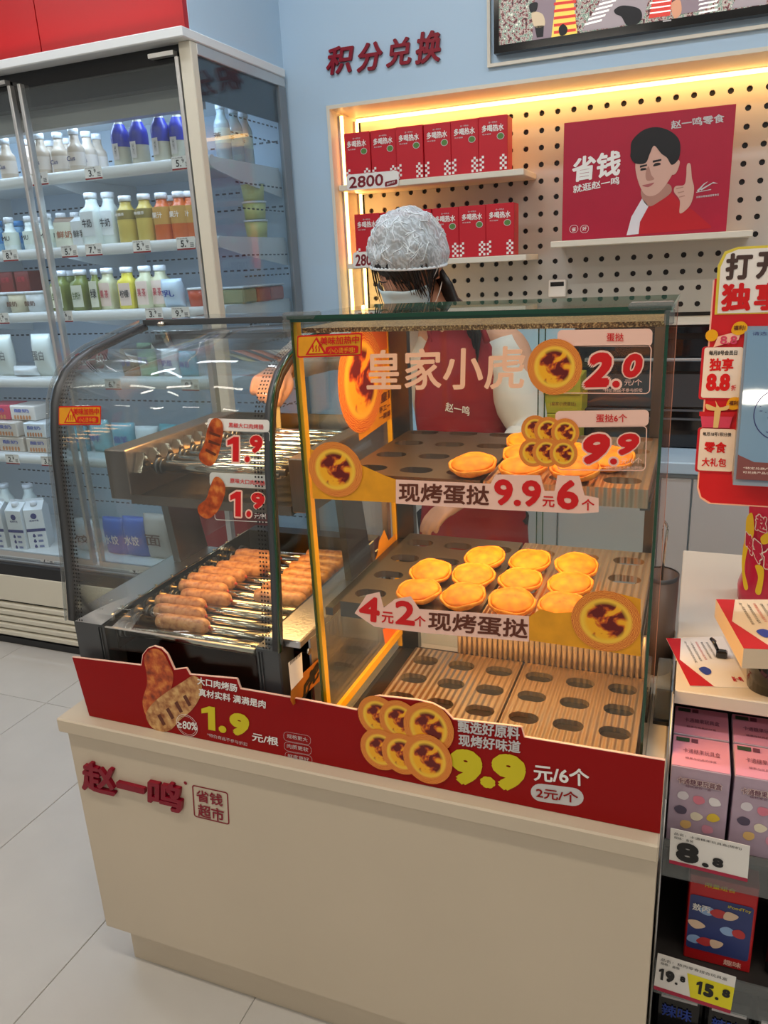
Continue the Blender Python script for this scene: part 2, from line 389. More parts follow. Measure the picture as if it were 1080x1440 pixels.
def text_into(mb, pl, body, a, U, V, m, lay=2, bold=0.02, outline=None, ow=0.05, shear=0.0, ext=0.0, sp=1.0, base=0.0006):
    vs, fs = glyphs(body, 0.0, shear, 0.0, sp)
    if body == '1': vs = [Vector(q_ + (0,)) for q_ in [(0.20, 0), (0.42, 0), (0.42, 0.72), (0.24, 0.72), (0.0, 0.60), (0.0, 0.46), (0.20, 0.52)]]; fs = [tuple(range(7))]; bold = min(bold, 0.015)
    if not vs: return
    bold = bold * 0.75; bx = bold
    wr = max(v.x for v in vs) - min(v.x for v in vs); hr = max(v.y for v in vs) - min(v.y for v in vs); asp = max(0.3, min(3.0, (V.length / max(hr, 1e-5)) / (U.length / max(wr, 1e-5))))
    bx = bold * asp
    x0 = min(v.x for v in vs) - bx; x1 = max(v.x for v in vs) + bx; y0 = min(v.y for v in vs) - bold; y1 = max(v.y for v in vs) + bold
    W = max(x1 - x0, 1e-6); H = max(y1 - y0, 1e-6)
    def fat(r, k):
        if r < 0.012: return [(0, 0)]
        return [(0, 0)] + [(r * math.cos(2 * math.pi * q_ / k + 0.39), r * math.sin(2 * math.pi * q_ / k + 0.39)) for q_ in range(k)]
    def stroke(r, k, mm, ly, e=0.0):
        for q_, (dx, dy) in enumerate(fat(r, k)): put([Vector((v.x + dx * asp, v.y + dy, 0)) for v in vs], fs, mm, ly + q_ * 0.055, e)
    def put(vs, fs, mm, ly, e=0.0):
        q = []
        for v in vs:
            p = a + U * ((v.x - x0) / W) + V * ((v.y - y0) / H); q.append(pl.pt(p[0], p[1], base + ly * LAY + e))
        s = (pl.u.cross(pl.v)).dot(pl.n)
        ff = fs if s > 0 else [tuple(reversed(f)) for f in fs]
        mb.add(q, ff, mm)
        if e:
            k = len(q); cnt = {}
            for f in ff:
                for i in range(len(f)):
                    ed = (f[i], f[(i + 1) % len(f)])
                    if (ed[1], ed[0]) in cnt: del cnt[(ed[1], ed[0])]
                    else: cnt[ed] = 1
            q2 = []; idx = {}; sf = []
            for (i, j) in cnt:
                for t in (i, j):
                    if t not in idx: idx[t] = len(q2); q2.append(q[t]); q2.append(q[t] - pl.n * (e + 0.0005))
                sf.append((idx[j], idx[i], idx[i] + 1, idx[j] + 1))
            mb.add(q2, sf, mm)
    if outline is not None: stroke(bold + ow, 14, outline, lay); stroke(bold, 8, m, lay + 1)
    else: stroke(bold, 8 if bold > 0.02 else 5, m, lay, ext)
def ptext(mb, pl, body, ll, lr, ul, m, **kw):
    a, U, V = frame3(pl, ll, lr, ul); text_into(mb, pl, body, a, U, V, m, **kw)
def mtext(mb, pl, body, x, y, w_, h_, m, **kw):
    text_into(mb, pl, body, Vector((x, y)), Vector((w_, 0)), Vector((0, h_)), m, **kw)

def front_plane(y, x=0.0, z=0.0): return Plane((x, y, z), (0, -1, 0))

# ================================================================== THE SETTING
FLX0, FLY0 = -1.255, 1.875
mb = MB(); mb.box(-6.5, 4.5, -4.5, 3.6, -0.06, -0.004); fl = struct('floor', mb, GROUT)
tm = MB(); tm.box(0, 0.4575, 0, 1.1975, -0.02, 0.0, bev=0.0008); t0 = None
for i in range(-9, 9):
    for j in range(-4, 1):
        if t0 is None:
            t0 = tm.build('tile', FLOORM, fl); o = t0
        else:
            o = t0.copy(); C.objects.link(o); o.parent = fl
        o.location = (FLX0 + i * 0.46, FLY0 + j * 1.2, 0)
mb = MB(); mb.box(-6.5, 4.5, -4.5, 3.6, CEIL, CEIL + 0.06); ceil_o = struct('ceiling', mb, CEILM)
for i, (lx, ly) in enumerate(CEILING_LAMPS):
    t = thing('ceiling_light', 'slim white linear ceiling light ' + ['left of the fridge aisle', 'over the floor left of the counter', 'right above the camera', 'over the aisle right of the rack', 'behind the camera, far left', 'behind the camera, in the middle', 'behind the camera, to the right', 'above the roller grill', 'above the payment sign', 'in front of the left fridge doors'][i], 'light', (lx, ly, CEIL - 0.02), 'linear lights under the ceiling')
    a = MB(); a.box(lx - 0.47, lx + 0.47, ly - 0.075, ly + 0.075, CEIL - 0.025, CEIL + 0.0); a.build('housing', FRIDGEW, t)
    a = MB(); a.box(lx - 0.45, lx + 0.45, ly - 0.06, ly + 0.06, CEIL - 0.029, CEIL - 0.024); a.build('diffuser', LAMP, t)
t = thing('round_ceiling_light', 'large round white ceiling light further back in the shop', 'light', (0.45, -3.73, CEIL))
a = MB(); a.lathe([(0.18, CEIL - 0.03), (0.18, CEIL)], (0.45, -3.73, 0), 40); a.build('housing', FRIDGEW, t)
a = MB(); a.lathe([(0.165, CEIL - 0.036), (0.165, CEIL - 0.030)], (0.45, -3.73, 0), 40); a.build('diffuser', mat('round_lamp_diffuser', (255, 250, 232), 0.5, emit=30, ecol=(255, 246, 222)), t)
YW = 2.79; YP = 3.03
mb = MB()
mb.box(-1.45, -1.28, YW, 3.2, 0, CEIL)                    # pier beside the fridge
mb.box(-1.28, 2.6, YW, 3.2, 2.035, CEIL)                  # over the niche
mb.box(-1.28, -0.40, YW, 3.2, 0.85, 1.27)                 # under the niche, behind the person
mb.box(-1.28, -0.40, YW, 3.2, 0, 0.85)
mb.box(-0.40, 2.6, 3.1, 3.2, 0, 1.27)
mb.box(-1.28, 2.6, YP + 0.02, 3.2, 1.27, 2.035)
struct('wall_back', mb, PANEL)
mb = MB(); mb.box(-6.5, -1.45, YW, 3.2, 0, CEIL); struct('wall_left', mb, PANEL)
# niche trim, thin frame lines round the opening
mb = MB()
mb.box(-1.288, -1.276, YW - 0.006, YW + 0.235, 1.27, 2.0328, WHITE)
mb.box(-1.288, 2.6, YW - 0.006, YW + 0.235, 2.033, 2.045, WHITE)
struct('trim_1', mb)
mb = MB(); mb.box(-1.276, 2.6, YW - 0.004, YP, 1.262, 1.272, WHITE); struct('trim_2', mb)
# pegboard with real holes
def pegboard():
    m = MB(); P = 0.0555; y = YP; r = 0.0098; n = 8
    xs = [-1.262 + P * i for i in range(50)]; zs = [1.285 + P * i for i in range(14)]
    for X in xs:
        if X > 1.4: break
        for Zz in zs:
            z1 = min(Zz + P, 2.033)
            c = (X + P / 2, (Zz + P / 2)); q = []
            for j in range(n):
                a = math.pi / 8 + 2 * math.pi * j / n; q.append((c[0] + r * math.cos(a), y, c[1] + r * math.sin(a)))
            k = [(X, y, Zz), (X + P, y, Zz), (X + P, y, z1), (X, y, z1)]
            back = [(p[0], y + 0.012, p[2]) for p in q]
            # octagon starts at 22.5 deg: pairs (0,7) right, (1,2) top, (3,4) left, (5,6) bottom
            f = [(1, 2, 8 + 0, 8 + 7)] + [(2, 8 + 1, 8 + 0)] + [(2, 3, 8 + 2, 8 + 1)] + [(3, 8 + 3, 8 + 2)] + [(3, 0, 8 + 4, 8 + 3)] + [(0, 8 + 5, 8 + 4)] + [(0, 1, 8 + 6, 8 + 5)] + [(1, 8 + 7, 8 + 6)]
            vs = k + [(0, 0, 0)] * 4 + q + back
            m.add(vs, f + [(8 + (j + 1) % n, 8 + j, 16 + j, 16 + (j + 1) % n) for j in range(n)])
    return m
PEGM = mat('pegboard_paint', (192, 190, 184), 0.5)
pg = struct('wall_niche_back', pegboard(), PEGM)
mb = MB(); mb.box(-1.276, 1.4, YP + 0.012, YP + 0.019, 1.27, 2.035); struct('trim_3', mb, DARK)
# LED strips in the niche, and one glowing strip built as a reflection
t = thing('niche_led_strip', 'warm glowing light strip along the top back edge of the niche', 'light', (0, YP - 0.02, 2.02))
a = MB(); a.box(-1.27, 1.5, YP - 0.022, YP - 0.010, 2.018, 2.030); a.build('diffuser', LEDW, t)
a = MB(); a.box(-1.27, 1.5, YP - 0.026, YP - 0.004, 2.030, 2.034); a.build('channel', ALU, t)
area('niche_top_led', (0.1, YP - 0.06, 2.022), (2.6, 0.03), 3.2, (255, 190, 110), (math.radians(25), 0, 0))
for k, (xx, yy) in enumerate(((-1.262, YP - 0.03), (-1.262, YW + 0.07))):  # the nearer strip is the reflection of the corner LED, built as glowing geometry
    t = thing('niche_side_led_and_reflection', ['warm vertical light strip in the back left corner of the niche', 'warm vertical light strip on the left side of the niche, nearer the front'][k], 'light', (xx, yy, 1.3))
    a = MB(); a.box(xx - 0.006, xx + 0.002, yy - 0.006, yy + 0.006, 1.28, 2.02); a.build('diffuser', LEDW, t)
    a = MB(); a.box(xx - 0.013, xx - 0.006, yy - 0.008, yy + 0.008, 1.28, 2.02); a.build('channel', ALU, t)
area('niche_side_led', (-1.25, 2.93, 1.62), (0.66, 0.03), 1.0, (255, 196, 110), (0, math.radians(-90), 0))

# raised red lettering on the wall
wp = front_plane(YW)
def letters(name, label, chars, spots, pl, m, ext, parent_loc):
    t = thing(name, label, 'sign', parent_loc)
    for ch, (ll, lr, ul) in zip(chars, spots):
        b = MB(); ptext(b, pl, ch, ll, lr, ul, m, bold=0.035, ext=ext, lay=0, shear=0.12 if pl is wp else 0.0); b.build('letter', None, t)
    return t
letters('wall_lettering', 'raised dark red characters on the pale wall left of the screen', '积分兑换',
        [((460, 107), (497, 102), (461, 68)), ((503, 103), (538, 98), (504, 63)), ((544, 96), (579, 91), (544, 57)), ((585, 92), (620, 87), (586, 47))], wp, REDL, 0.010, (-1.06, YW, 2.12))

# TV on the wall
TX0, TX1, TZ0, TZ1 = -0.672, 0.62, 2.123, 2.85
t = thing('wall_screen', 'large black framed screen showing shop camera pictures', 'television', (0, YW, TZ0))
a = MB()
a.box(TX0, TX1, YW - 0.035, YW - 0.002, TZ0, TZ0 + 0.022, BLACKG); a.box(TX0, TX1, YW - 0.035, YW - 0.002, TZ1 - 0.02, TZ1, BLACKG)
a.box(TX0, TX0 + 0.016, YW - 0.035, YW - 0.002, TZ0 + 0.022, TZ1 - 0.02, BLACKG); a.box(TX1 - 0.016, TX1, YW - 0.035, YW - 0.002, TZ0 + 0.022, TZ1 - 0.02, BLACKG)
a.build('frame', None, t)
a = MB(); a.box(TX0 + 0.016, TX1 - 0.016, YW - 0.026, YW - 0.004, TZ0 + 0.022, TZ1 - 0.02); scr = a.build('screen', TVM, t)
tv = front_plane(YW - 0.027)
a = MB()
def em(name, c, e=0.6): return mat('screen_' + name, c, 0.4, emit=e)
FLo, AIS, SHD, SKN, REDs, YELs, BLKs, WHs, BRs = em('aisle_floor', (150, 138, 140)), em('aisle_tile', (128, 112, 118)), em('shelf_mix', (120, 70, 60)), em('skin', (196, 140, 110)), em('red_stock', (200, 60, 50)), em('yellow_stock', (226, 196, 90)), em('black', (18, 18, 22)), em('white', (236, 236, 230)), em('cream', (190, 170, 140))
ppoly(a, tv, [(748, 66), (752, 0), (782, 0), (776, 58)], AIS, 1)
ppoly(a, tv, [(818, 44), (845, 0), (912, 0), (905, 26), (868, 38)], FLo, 1)
ppoly(a, tv, [(775, 56), (782, 0), (806, 0), (812, 48)], YELs, 2)
for k in range(5): ppoly(a, tv, [(779, 48 - k * 10), (810, 44 - k * 10), (810, 40 - k * 10), (779, 44 - k * 10)], REDs, 3)
for k in range(6): ppoly(a, tv, [(822 + k * 5, 36 - k * 7), (846 + k * 5, 30 - k * 7), (847 + k * 5, 27 - k * 7), (823 + k * 5, 33 - k * 7)], WHs, 3)
ppoly(a, tv, [(912, 26), (918, 0), (945, 0), (942, 22)], REDs, 2)
for k in range(4): ppoly(a, tv, [(914, 20 - k * 7), (943, 16 - k * 7), (943, 14 - k * 7), (914, 18 - k * 7)], WHs, 3)
ppoly(a, tv, [(948, 22), (953, 0), (1002, 0), (990, 14)], AIS, 1)
for k in range(5): ppoly(a, tv, [(982, 20 - k * 6), (1008, 15 - k * 6), (1010, 12 - k * 6), (984, 17 - k * 6)], WHs, 3)
ppoly(a, tv, [(1028, 12), (1034, 0), (1078, 0), (1078, 6)], FLo, 1)
for p in ([(745, 6), (756, 4), (754, 16), (746, 17)],): ppoly(a, tv, p, BLKs, 4, sm=True)
ppoly(a, tv, [(748, 18), (763, 20), (766, 36), (752, 38)], BRs, 4, sm=True); ppoly(a, tv, [(752, 37), (765, 36), (764, 52), (755, 53)], BLKs, 4)
ppoly(a, tv, [(864, 14), (876, 8), (898, 12), (903, 24), (896, 34), (882, 36), (874, 24), (866, 20)], BLKs, 4, sm=True)
ppoly(a, tv, [(944, 6), (956, 0), (958, 18), (948, 26)], SKN, 4, sm=True)
ppoly(a, tv, [(786, 40), (792, 34), (798, 40), (796, 48), (788, 50)], BLKs, 4, sm=True)
a.build('picture', None, scr)
a = MB(); ppoly(a, front_plane(YW - 0.0352), [(932, 31), (944, 29.5), (944, 27.5), (932, 29)], GREYP, 0); a.build('badge', None, t)
# slim white moulding under and beside the screen
mb = MB(); mb.box(-0.70, 2.6, YW - 0.012, YW, 2.092, 2.102, WHITE); mb.box(-0.70, -0.69, YW - 0.012, YW, 2.102, CEIL, WHITE); struct('trim_4', mb)

# ---------------------------------------------------------------- shelves in the niche and what stands on them
def shelf(label, x0, x1, z, y0=2.81):
    s = MB(); s.box(x0, x1, y0, YP - 0.002, z - 0.02, z, bev=0.002); o = s.build('niche_shelf', WHITE); return tag(o, label, 'shelf')
S1 = shelf('upper white shelf in the niche carrying six red boxes', -1.27, -0.585, 1.783)
S2 = shelf('lower white shelf in the niche behind the capped head', -1.255, -0.575, 1.508)
S3 = shelf('long white shelf in the niche under the crimson poster', -0.492, 0.135, 1.545)
def redbox():
    t = thing('red_gift_box', 'x', 'box', (0, 0, 0), 'red gift boxes in the niche')
    b = MB(); b.box(-0.0495, 0.0495, 0, 0.085, 0, 0.172, bev=0.0015); b.build('carton', REDB, t)
    p = front_plane(0); a = MB()
    mtext(a, p, '多喝热水', -0.038, 0.124, 0.075, 0.022, WHP, bold=0.03)
    mtext(a, p, '选一杯热水', -0.015, 0.150, 0.03, 0.005, GREYP, bold=0.02); mtext(a, p, '热水健康', -0.036, 0.115, 0.03, 0.0045, GREYP, bold=0.02)
    a.build('lettering', None, t)
    a = MB(); flat(a, p, [(0.026 + 0.013 * math.cos(k * 0.5236), 0.108 + 0.011 * math.sin(k * 0.5236)) for k in range(12)], GREYP, 2)
    flat(a, p, [(0.026 + 0.011 * math.cos(k * 0.5236), 0.108 + 0.009 * math.sin(k * 0.5236)) for k in range(12)], GRN, 3); a.build('badge', None, t)
    a = MB()
    for i in range(3):
        for j in range(6):
            if (i + j) % 2: continue
            for s in (-1, 1):
                x = s * 0.047 - (s > 0) * 0.008 - s * i * 0.008 + (0 if s > 0 else 0); z = 0.004 + j * 0.008
                if s < 0 and i > 1: continue
                flat(a, p, [(x, z), (x + 0.008, z), (x + 0.008, z + 0.008), (x, z + 0.008)], WHP, 2)
    tag(a.build('checker_pattern', None, t), kind='stuff')
    return t
rb0 = redbox()
ordn = ['leftmost', 'second from the left', 'third from the left', 'fourth from the left', 'fifth from the left', 'rightmost']
def pos(o, loc, rz=0, label=None, group=None):
    o.location = loc; o.rotation_euler = (0, 0, rz)
    if label: o['label'] = label
    if group: o['group'] = group
    return o
for r, (zz, x0, yy) in enumerate(((1.783, -1.195, 2.826), (1.508, -1.172, 2.826))):
    for k in range(6):
        lab = 'red gift box on the %s niche shelf, %s of its row' % (['upper', 'lower'][r], ordn[k])
        lc = (x0 + 0.1005 * k, yy + [0, 0.004, -0.003, 0.006, 0, -0.006][k], zz); rz = math.radians([1, -2, 1.5, 0, -1.5, 2][k])
        if r == 0 and k == 0: pos(rb0, lc, rz, lab)
        else: dup(rb0, lc, rz, lab)
tp = front_plane(2.806)
for k, (pts, z) in enumerate(((((488, 268), (561, 262), (487, 246)), 0), (((497, 377), (545, 374), (496, 355)), 1))):
    t = thing('points_tag', ['white tag reading 2800 on the edge of the upper niche shelf', 'white tag reading 2800 on the lower niche shelf beside the head'][k], 'tag', tuple(tp.hit(*pts[0])))
    a = MB(); ll, lr, ul = pts
    prr(a, tp, ll, lr, ul, 0.012, WHP, 0, 0.002); a.build('card', None, t)
    a = MB(); d = (lr[0] - ll[0])
    ptext(a, tp, '2800', (ll[0] + 3, ll[1] - 2.6), (ll[0] + d * 0.70, lr[1] - 1.2), (ll[0] + 3, ul[1] + 3), MAROON, bold=0.03); 
    prr(a, tp, (ll[0] + d * 0.73, ll[1] - 5), (ll[0] + d * 0.97, lr[1] - 3), (ll[0] + d * 0.73, ul[1] + 10), 0.005, MAROON, 1)
    ptext(a, tp, '积分', (ll[0] + d * 0.77, ll[1] - 7), (ll[0] + d * 0.93, lr[1] - 5.5), (ll[0] + d * 0.77, ul[1] + 12), WHP, bold=0.02); a.build('lettering', None, t)
# poster box
PY = 2.852
t = thing('poster_board', 'crimson poster board of a dark-haired man raising one finger, on the niche shelf', 'poster', (-0.2, PY, 1.546))
pp = front_plane(PY)
a = MB(); a.box(-0.461, 0.058, PY, PY + 0.035, 1.546, 1.913, bev=0.001); a.build('board', CRIM, t)
a = MB()
ptext(a, pp, '省钱', (805, 257), (873, 246), (804, 222), WHP, bold=0.045, shear=0.1)
ptext(a, pp, '就逛赵一鸣', (806, 272), (871, 259), (806, 261), WHP, bold=0.03)
ptext(a, pp, '赵一鸣零食', (944, 182), (1019, 172), (943, 170), GREYP, bold=0.03)
ptext(a, pp, '多款好零食就逛零食店', (979, 279), (1011, 275), (979, 276), GREYP, bold=0.02)
for cx_ in (807, 822):
    pring(a, pp, (cx_ - 6, 328), (cx_ + 6, 327), (cx_ - 6, 317), 0.012, 0.0012, WHP, 2)
ptext(a, pp, '省', (804, 326), (810, 325), (804, 320), WHP, bold=0.02); ptext(a, pp, '好', (819, 325), (825, 324), (819, 319), WHP, bold=0.02)
a.build('lettering', None, t)
a = MB()
JK = mat('printed_red_jacket', (188, 20, 34), 0.45); HAIRP = mat('printed_black_hair', (24, 24, 28), 0.4); SHIRTP = mat('printed_white_shirt', (222, 218, 222), 0.5)
ppoly(a, pp, [(882, 331), (893, 296), (912, 282), (942, 268), (958, 286), (975, 296), (1000, 318), (1000, 321), (940, 326)], JK, 1)
ppoly(a, pp, [(881, 331), (888, 305), (903, 279), (912, 290), (900, 312), (898, 329)], SHIRTP, 2)
ppoly(a, pp, [(902, 276), (906, 262), (938, 258), (944, 270), (926, 284), (912, 290)], SKINP2, 2, sm=True)
ppoly(a, pp, [(894, 228), (896, 250), (904, 270), (914, 276), (928, 270), (944, 248), (952, 228), (940, 206), (905, 206)], SKINP, 3, sm=True)
ppoly(a, pp, [(944, 232), (950, 224), (956, 228), (951, 243), (944, 245)], SKINP, 4, sm=True)
ppoly(a, pp, [(887, 214), (889, 198), (905, 183), (925, 179), (945, 186), (956, 200), (955, 222), (945, 232), (938, 222), (930, 216), (920, 205), (914, 216), (908, 229), (894, 230), (887, 222)], HAIRP, 5, sm=True)
for q in ([(900, 236), (910, 233), (910, 231), (900, 233)], [(918, 229), (930, 226), (930, 223.5), (918, 226)]): ppoly(a, pp, q, HAIRP, 5)
for q in ([(901, 240), (909, 238.5), (908, 236.5), (902, 237)], [(919, 234), (929, 231.5), (927, 229), (921, 230)]): ppoly(a, pp, q, BLK, 5, sm=True)
ppoly(a, pp, [(910, 254), (908, 244), (912, 234), (916, 246), (920, 252)], SKINP2, 4, sm=True)
ppoly(a, pp, [(903, 261), (911, 259), (920, 257), (912, 263)], mat('printed_lips', (170, 92, 92), 0.5), 5, sm=True)
ppoly(a, pp, [(956, 300), (956, 282), (948, 270), (950, 262), (962, 260), (965, 248), (966, 232), (971, 231), (973, 250), (976, 264), (974, 280), (968, 292)], SKINP, 4, sm=True)
for q in ([(951, 266), (961, 264), (961, 262.6), (951, 264.6)], [(953, 272), (962, 270), (962, 268.6), (953, 270.6)], [(955, 278), (963, 276), (963, 274.6), (955, 276.6)]): ppoly(a, pp, q, SKINP2, 5)
for q in ([(980, 268), (990, 258), (996, 255), (990, 260), (982, 270)], [(985, 266), (1003, 256), (1010, 258), (1002, 258), (986, 268)], [(979, 270), (1000, 266), (1000, 267), (979, 271)]): ppoly(a, pp, q, GREYP, 3)
a.build('printed_man', None, t)
# little white timer hung on the pegboard
t = thing('wall_timer', 'small white digital timer hanging on the pegboard', 'timer', (-0.5, YP - 0.02, 1.36))
q = front_plane(YP - 0.02); A = q.hit(771, 418); B = q.hit(796, 393)
a = MB(); a.box(A.x, B.x, YP - 0.02, YP, A.z, B.z, bev=0.003); a.build('body', WHP, t)
a = MB(); ppoly(a, q, [(774, 403), (793, 402), (793, 396), (774, 397)], BLK, 1); a.build('display', None, t)

# rear worktop, cabinets and built-in oven
RW = 2.58; RZ = 0.848
t = thing('rear_cabinet', 'pale grey floor cabinets under the rear worktop', 'cabinet', (0.3, 2.7, 0))
a = MB(); a.box(-1.26, 1.6, RW + 0.03, YW - 0.002, 0.0, 0.80); a.build('body', PANEL, t)
CABM = mat('cabinet_door_grey', (196, 198, 200), 0.4)
xs = [-1.26, -0.84, -0.415, 0.013, 0.44, 0.87, 1.30]
for k in range(6):
    a = MB(); a.box(xs[k] + 0.003, xs[k + 1] - 0.003, RW + 0.012, RW + 0.03, 0.06, 0.79, bev=0.002); a.build('door', CABM, t)
a = MB(); a.box(-1.265, 1.6, RW, YW - 0.003, 0.808, RZ, bev=0.004); tag(a.build('rear_worktop', PANEL), 'long pale worktop along the back wall', 'worktop')
t = thing('wall_oven', 'black built-in oven with silver handle line under the niche', 'oven', (0.1, YW, RZ))
a = MB(); a.box(-0.385, 0.75, YW + 0.01, 3.08, RZ + 0.001, 1.262); a.build('body', DARK, t)
a = MB(); a.box(-0.385, 0.75, YW - 0.006, YW + 0.01, 1.235, 1.255); a.build('trim_bar', BLACKG, t)
a = MB(); a.box(-0.385, 0.75, YW, YW + 0.01, 1.11, 1.215); a.build('control_panel', BLACKG, t)
a = MB(); a.box(-0.36, 0.72, YW - 0.03, YW - 0.018, 1.146, 1.156, bev=0.003); a.box(-0.36, -0.35, YW - 0.03, YW, 1.146, 1.156); a.box(0.71, 0.72, YW - 0.03, YW, 1.146, 1.156); a.build('handle', ALU, t)
a = MB(); a.box(-0.36, 0.72, YW - 0.004, YW + 0.01, 0.99, 1.10); a.build('window', mat('oven_window', (66, 66, 68), 0.25), t)
for z in (0.945, 0.975):
    a = MB(); a.box(-0.36, 0.72, YW - 0.006, YW + 0.01, z, z + 0.006); a.build('vent_bar', mat('vent_grey', (92, 94, 98), 0.35) if z < 0.95 else MATS['vent_grey'], t)
a = MB(); a.box(-0.385, 0.75, YW + 0.002, YW + 0.01, RZ + 0.002, 0.985); a.build('lower_panel', BLACKG, t)
# yellow cartons on the rear worktop
for k, (x0, z0, zz, yy) in enumerate(((-0.60, RZ, RZ + 0.14, 2.62), (-0.592, RZ + 0.141, RZ + 0.205, 2.625), (-0.597, RZ + 0.206, RZ + 0.27, 2.62))):
    t = thing('yellow_carton', ['yellow carton on the rear worktop, bottom of the stack', 'flat yellow carton in the middle of the stack on the rear worktop', 'flat yellow carton on top of the stack on the rear worktop'][k], 'box', (x0, yy, z0), 'yellow cartons stacked on the rear worktop')
    a = MB(); a.box(x0, x0 + 0.245, yy, yy + 0.14, z0 + 0.0005, zz, bev=0.002); a.build('carton', YBOX, t)
    q = front_plane(yy); a = MB()
    mtext(a, q, '(皇家小虎蛋挞)', x0 + 0.14, z0 + (zz - z0) * 0.4, 0.085, 0.016, BRN, bold=0.01); a.build('lettering', None, t)

# ================================================================== THE FRIDGE
FX1, FX0, FY, FB = -1.445, -4.3, 2.2, 2.775
t = fr = thing('open_front_fridge', 'tall white glass-door drinks fridge filled with bottles and cartons', 'fridge', (-2.2, 2.45, 0))
a = MB(); a.box(FX0, FX1, FB - 0.03, FB, 0.36, 2.15); a.build('back_panel', mat('fridge_liner', (186, 200, 212), 0.45), t)
a = MB(); a.box(FX0, FX1, FY + 0.02, FB, 0.0, 0.03, DARK); a.box(FX0, FX1, FY + 0.03, FB - 0.03, 0.03, 0.36, DARK); a.build('plinth', None, t)
a = MB(); a.box(FX0, FX1 + 0.004, FY + 0.005, FY + 0.03, 0.215, 0.335, bev=0.003); a.build('kick_panel', KICK, t)
for k in range(5):
    z = 0.045 + k * 0.033
    a = MB(); a.box(FX0, FX1 + 0.004, FY + 0.004, FY + 0.028, z, z + 0.026, bev=0.006); a.build('louvre', KICK, t)
a = MB(); a.box(FX0, FX1, FY + 0.008, FY + 0.03, 0.335, 0.385); a.build('bumper', DARK, t)
# perforated air grille behind the doors
a = MB(); a.box(FX0, FX1 - 0.01, FY + 0.03, FY + 0.11, 0.372, 0.392); g = a.build('air_grille', ALU, t)
a = MB()
for i in range(150):
    for j in range(4):
        x = -3.0 + i * 0.0103; y = FY + 0.04 + j * 0.017
        a.add([(x, y, 0.3926), (x + 0.006, y, 0.3926), (x + 0.006, y + 0.011, 0.3926), (x, y + 0.011, 0.3926)], [(0, 1, 2, 3)])
tag(a.build('grille_holes', DARK, g), kind='stuff')
a = MB(); a.box(FX0, FX1 - 0.02, FY + 0.11, FB - 0.03, 0.385, 0.40); a.build('floor_deck', FRIDGEW, t)
a = MB(); a.box(FX0, FX1 - 0.022, FY + 0.06, FB - 0.03, 2.055, 2.15); a.build('ceiling_panel', FRIDGEW, t)
a = MB(); a.box(FX0, FX1 - 0.03, FY + 0.015, FY + 0.06, 2.045, 2.15); a.build('header', BLACKG, t)
a = MB(); a.box(FX0, FX1 - 0.03, FY + 0.06, FY + 0.10, 1.985, 2.055); a.build('air_duct_band', mat('duct_grey', (150, 150, 146), 0.5), t)
a = MB(); a.box(FX0, FX1 - 0.06, FY + 0.10, FY + 0.115, 2.03, 2.045); a.build('light_tube', LEDC, t)
area('fridge_header_light', (-2.3, FY + 0.13, 2.03), (1.7, 0.03), 3.2, (205, 228, 255), (math.radians(20), 0, 0))
for z_ in (1.835, 1.595, 1.375, 1.13, 0.825):  # unseen fill lights added below the shelf fronts to brighten the lower shelves
    area('fridge_shelf_fill_light', (-2.2, FY + 0.088, z_ - 0.03), (1.45, 0.015), 1.15, (205, 228, 255), (math.radians(25), 0, 0))
a = MB(); a.box(FX0, FX1 + 0.01, FY - 0.045, FB, 2.15, 2.178, bev=0.003); a.build('top_cap', FRIDGEW, t)
# slotted wall behind the shelves
a = MB()
for zz in [0.50, 0.565, 0.63, 0.72, 0.98, 1.04, 1.10, 1.27, 1.33, 1.50, 1.555, 1.72, 1.78, 1.94]:
    for i in range(54):
        x = -3.05 + i * 0.03
        a.add([(x, FB - 0.0305, zz), (x + 0.018, FB - 0.0305, zz), (x + 0.018, FB - 0.0305, zz + 0.006), (x, FB - 0.0305, zz + 0.006)], [(0, 1, 2, 3)])
for zz in [1.0, 1.25, 1.32, 1.48, 1.55, 1.70, 1.78, 1.93, 1.98]:
    for i in range(12):
        y = FY + 0.2 + i * 0.03
        a.add([(FX1 - 0.0115, y, zz), (FX1 - 0.0115, y + 0.018, zz), (FX1 - 0.0115, y + 0.018, zz + 0.005), (FX1 - 0.0115, y, zz + 0.005)], [(0, 1, 2, 3)])
tag(a.build('wall_slots', DARK, t), kind='stuff')
# right end: post, rail, glass, black upper panel
a = MB(); a.box(-1.482, FX1 + 0.006, FY - 0.004, FY + 0.03, 0.385, 2.15, bev=0.003); a.build('corner_post', KICK, t)
a = MB(); a.box(FX1 - 0.02, FX1 + 0.006, FY + 0.03, FB, 2.118, 2.15, bev=0.002); a.build('end_rail', ALU, t)
a = MB(); a.box(FX1 - 0.006, FX1, FY + 0.03, FB, 0.385, 2.118); a.build('end_glass', GLS, t)
a = MB(); a.box(FX1 - 0.012, FX1 - 0.007, FY + 0.03, FB, 2.0, 2.118); a.build('end_black_band', BLACKG, t)
a = MB(); a.box(FX1 - 0.02, FX1 + 0.005, FY + 0.03, FB, 0.03, 0.385); a.build('end_lower_panel', KICK, t)
a = MB(); a.box(FX1 - 0.01, FX1 + 0.006, FB - 0.05, FB, 0.385, 2.118); a.build('rear_post', mat('grey_post', (120, 128, 134), 0.4), t)
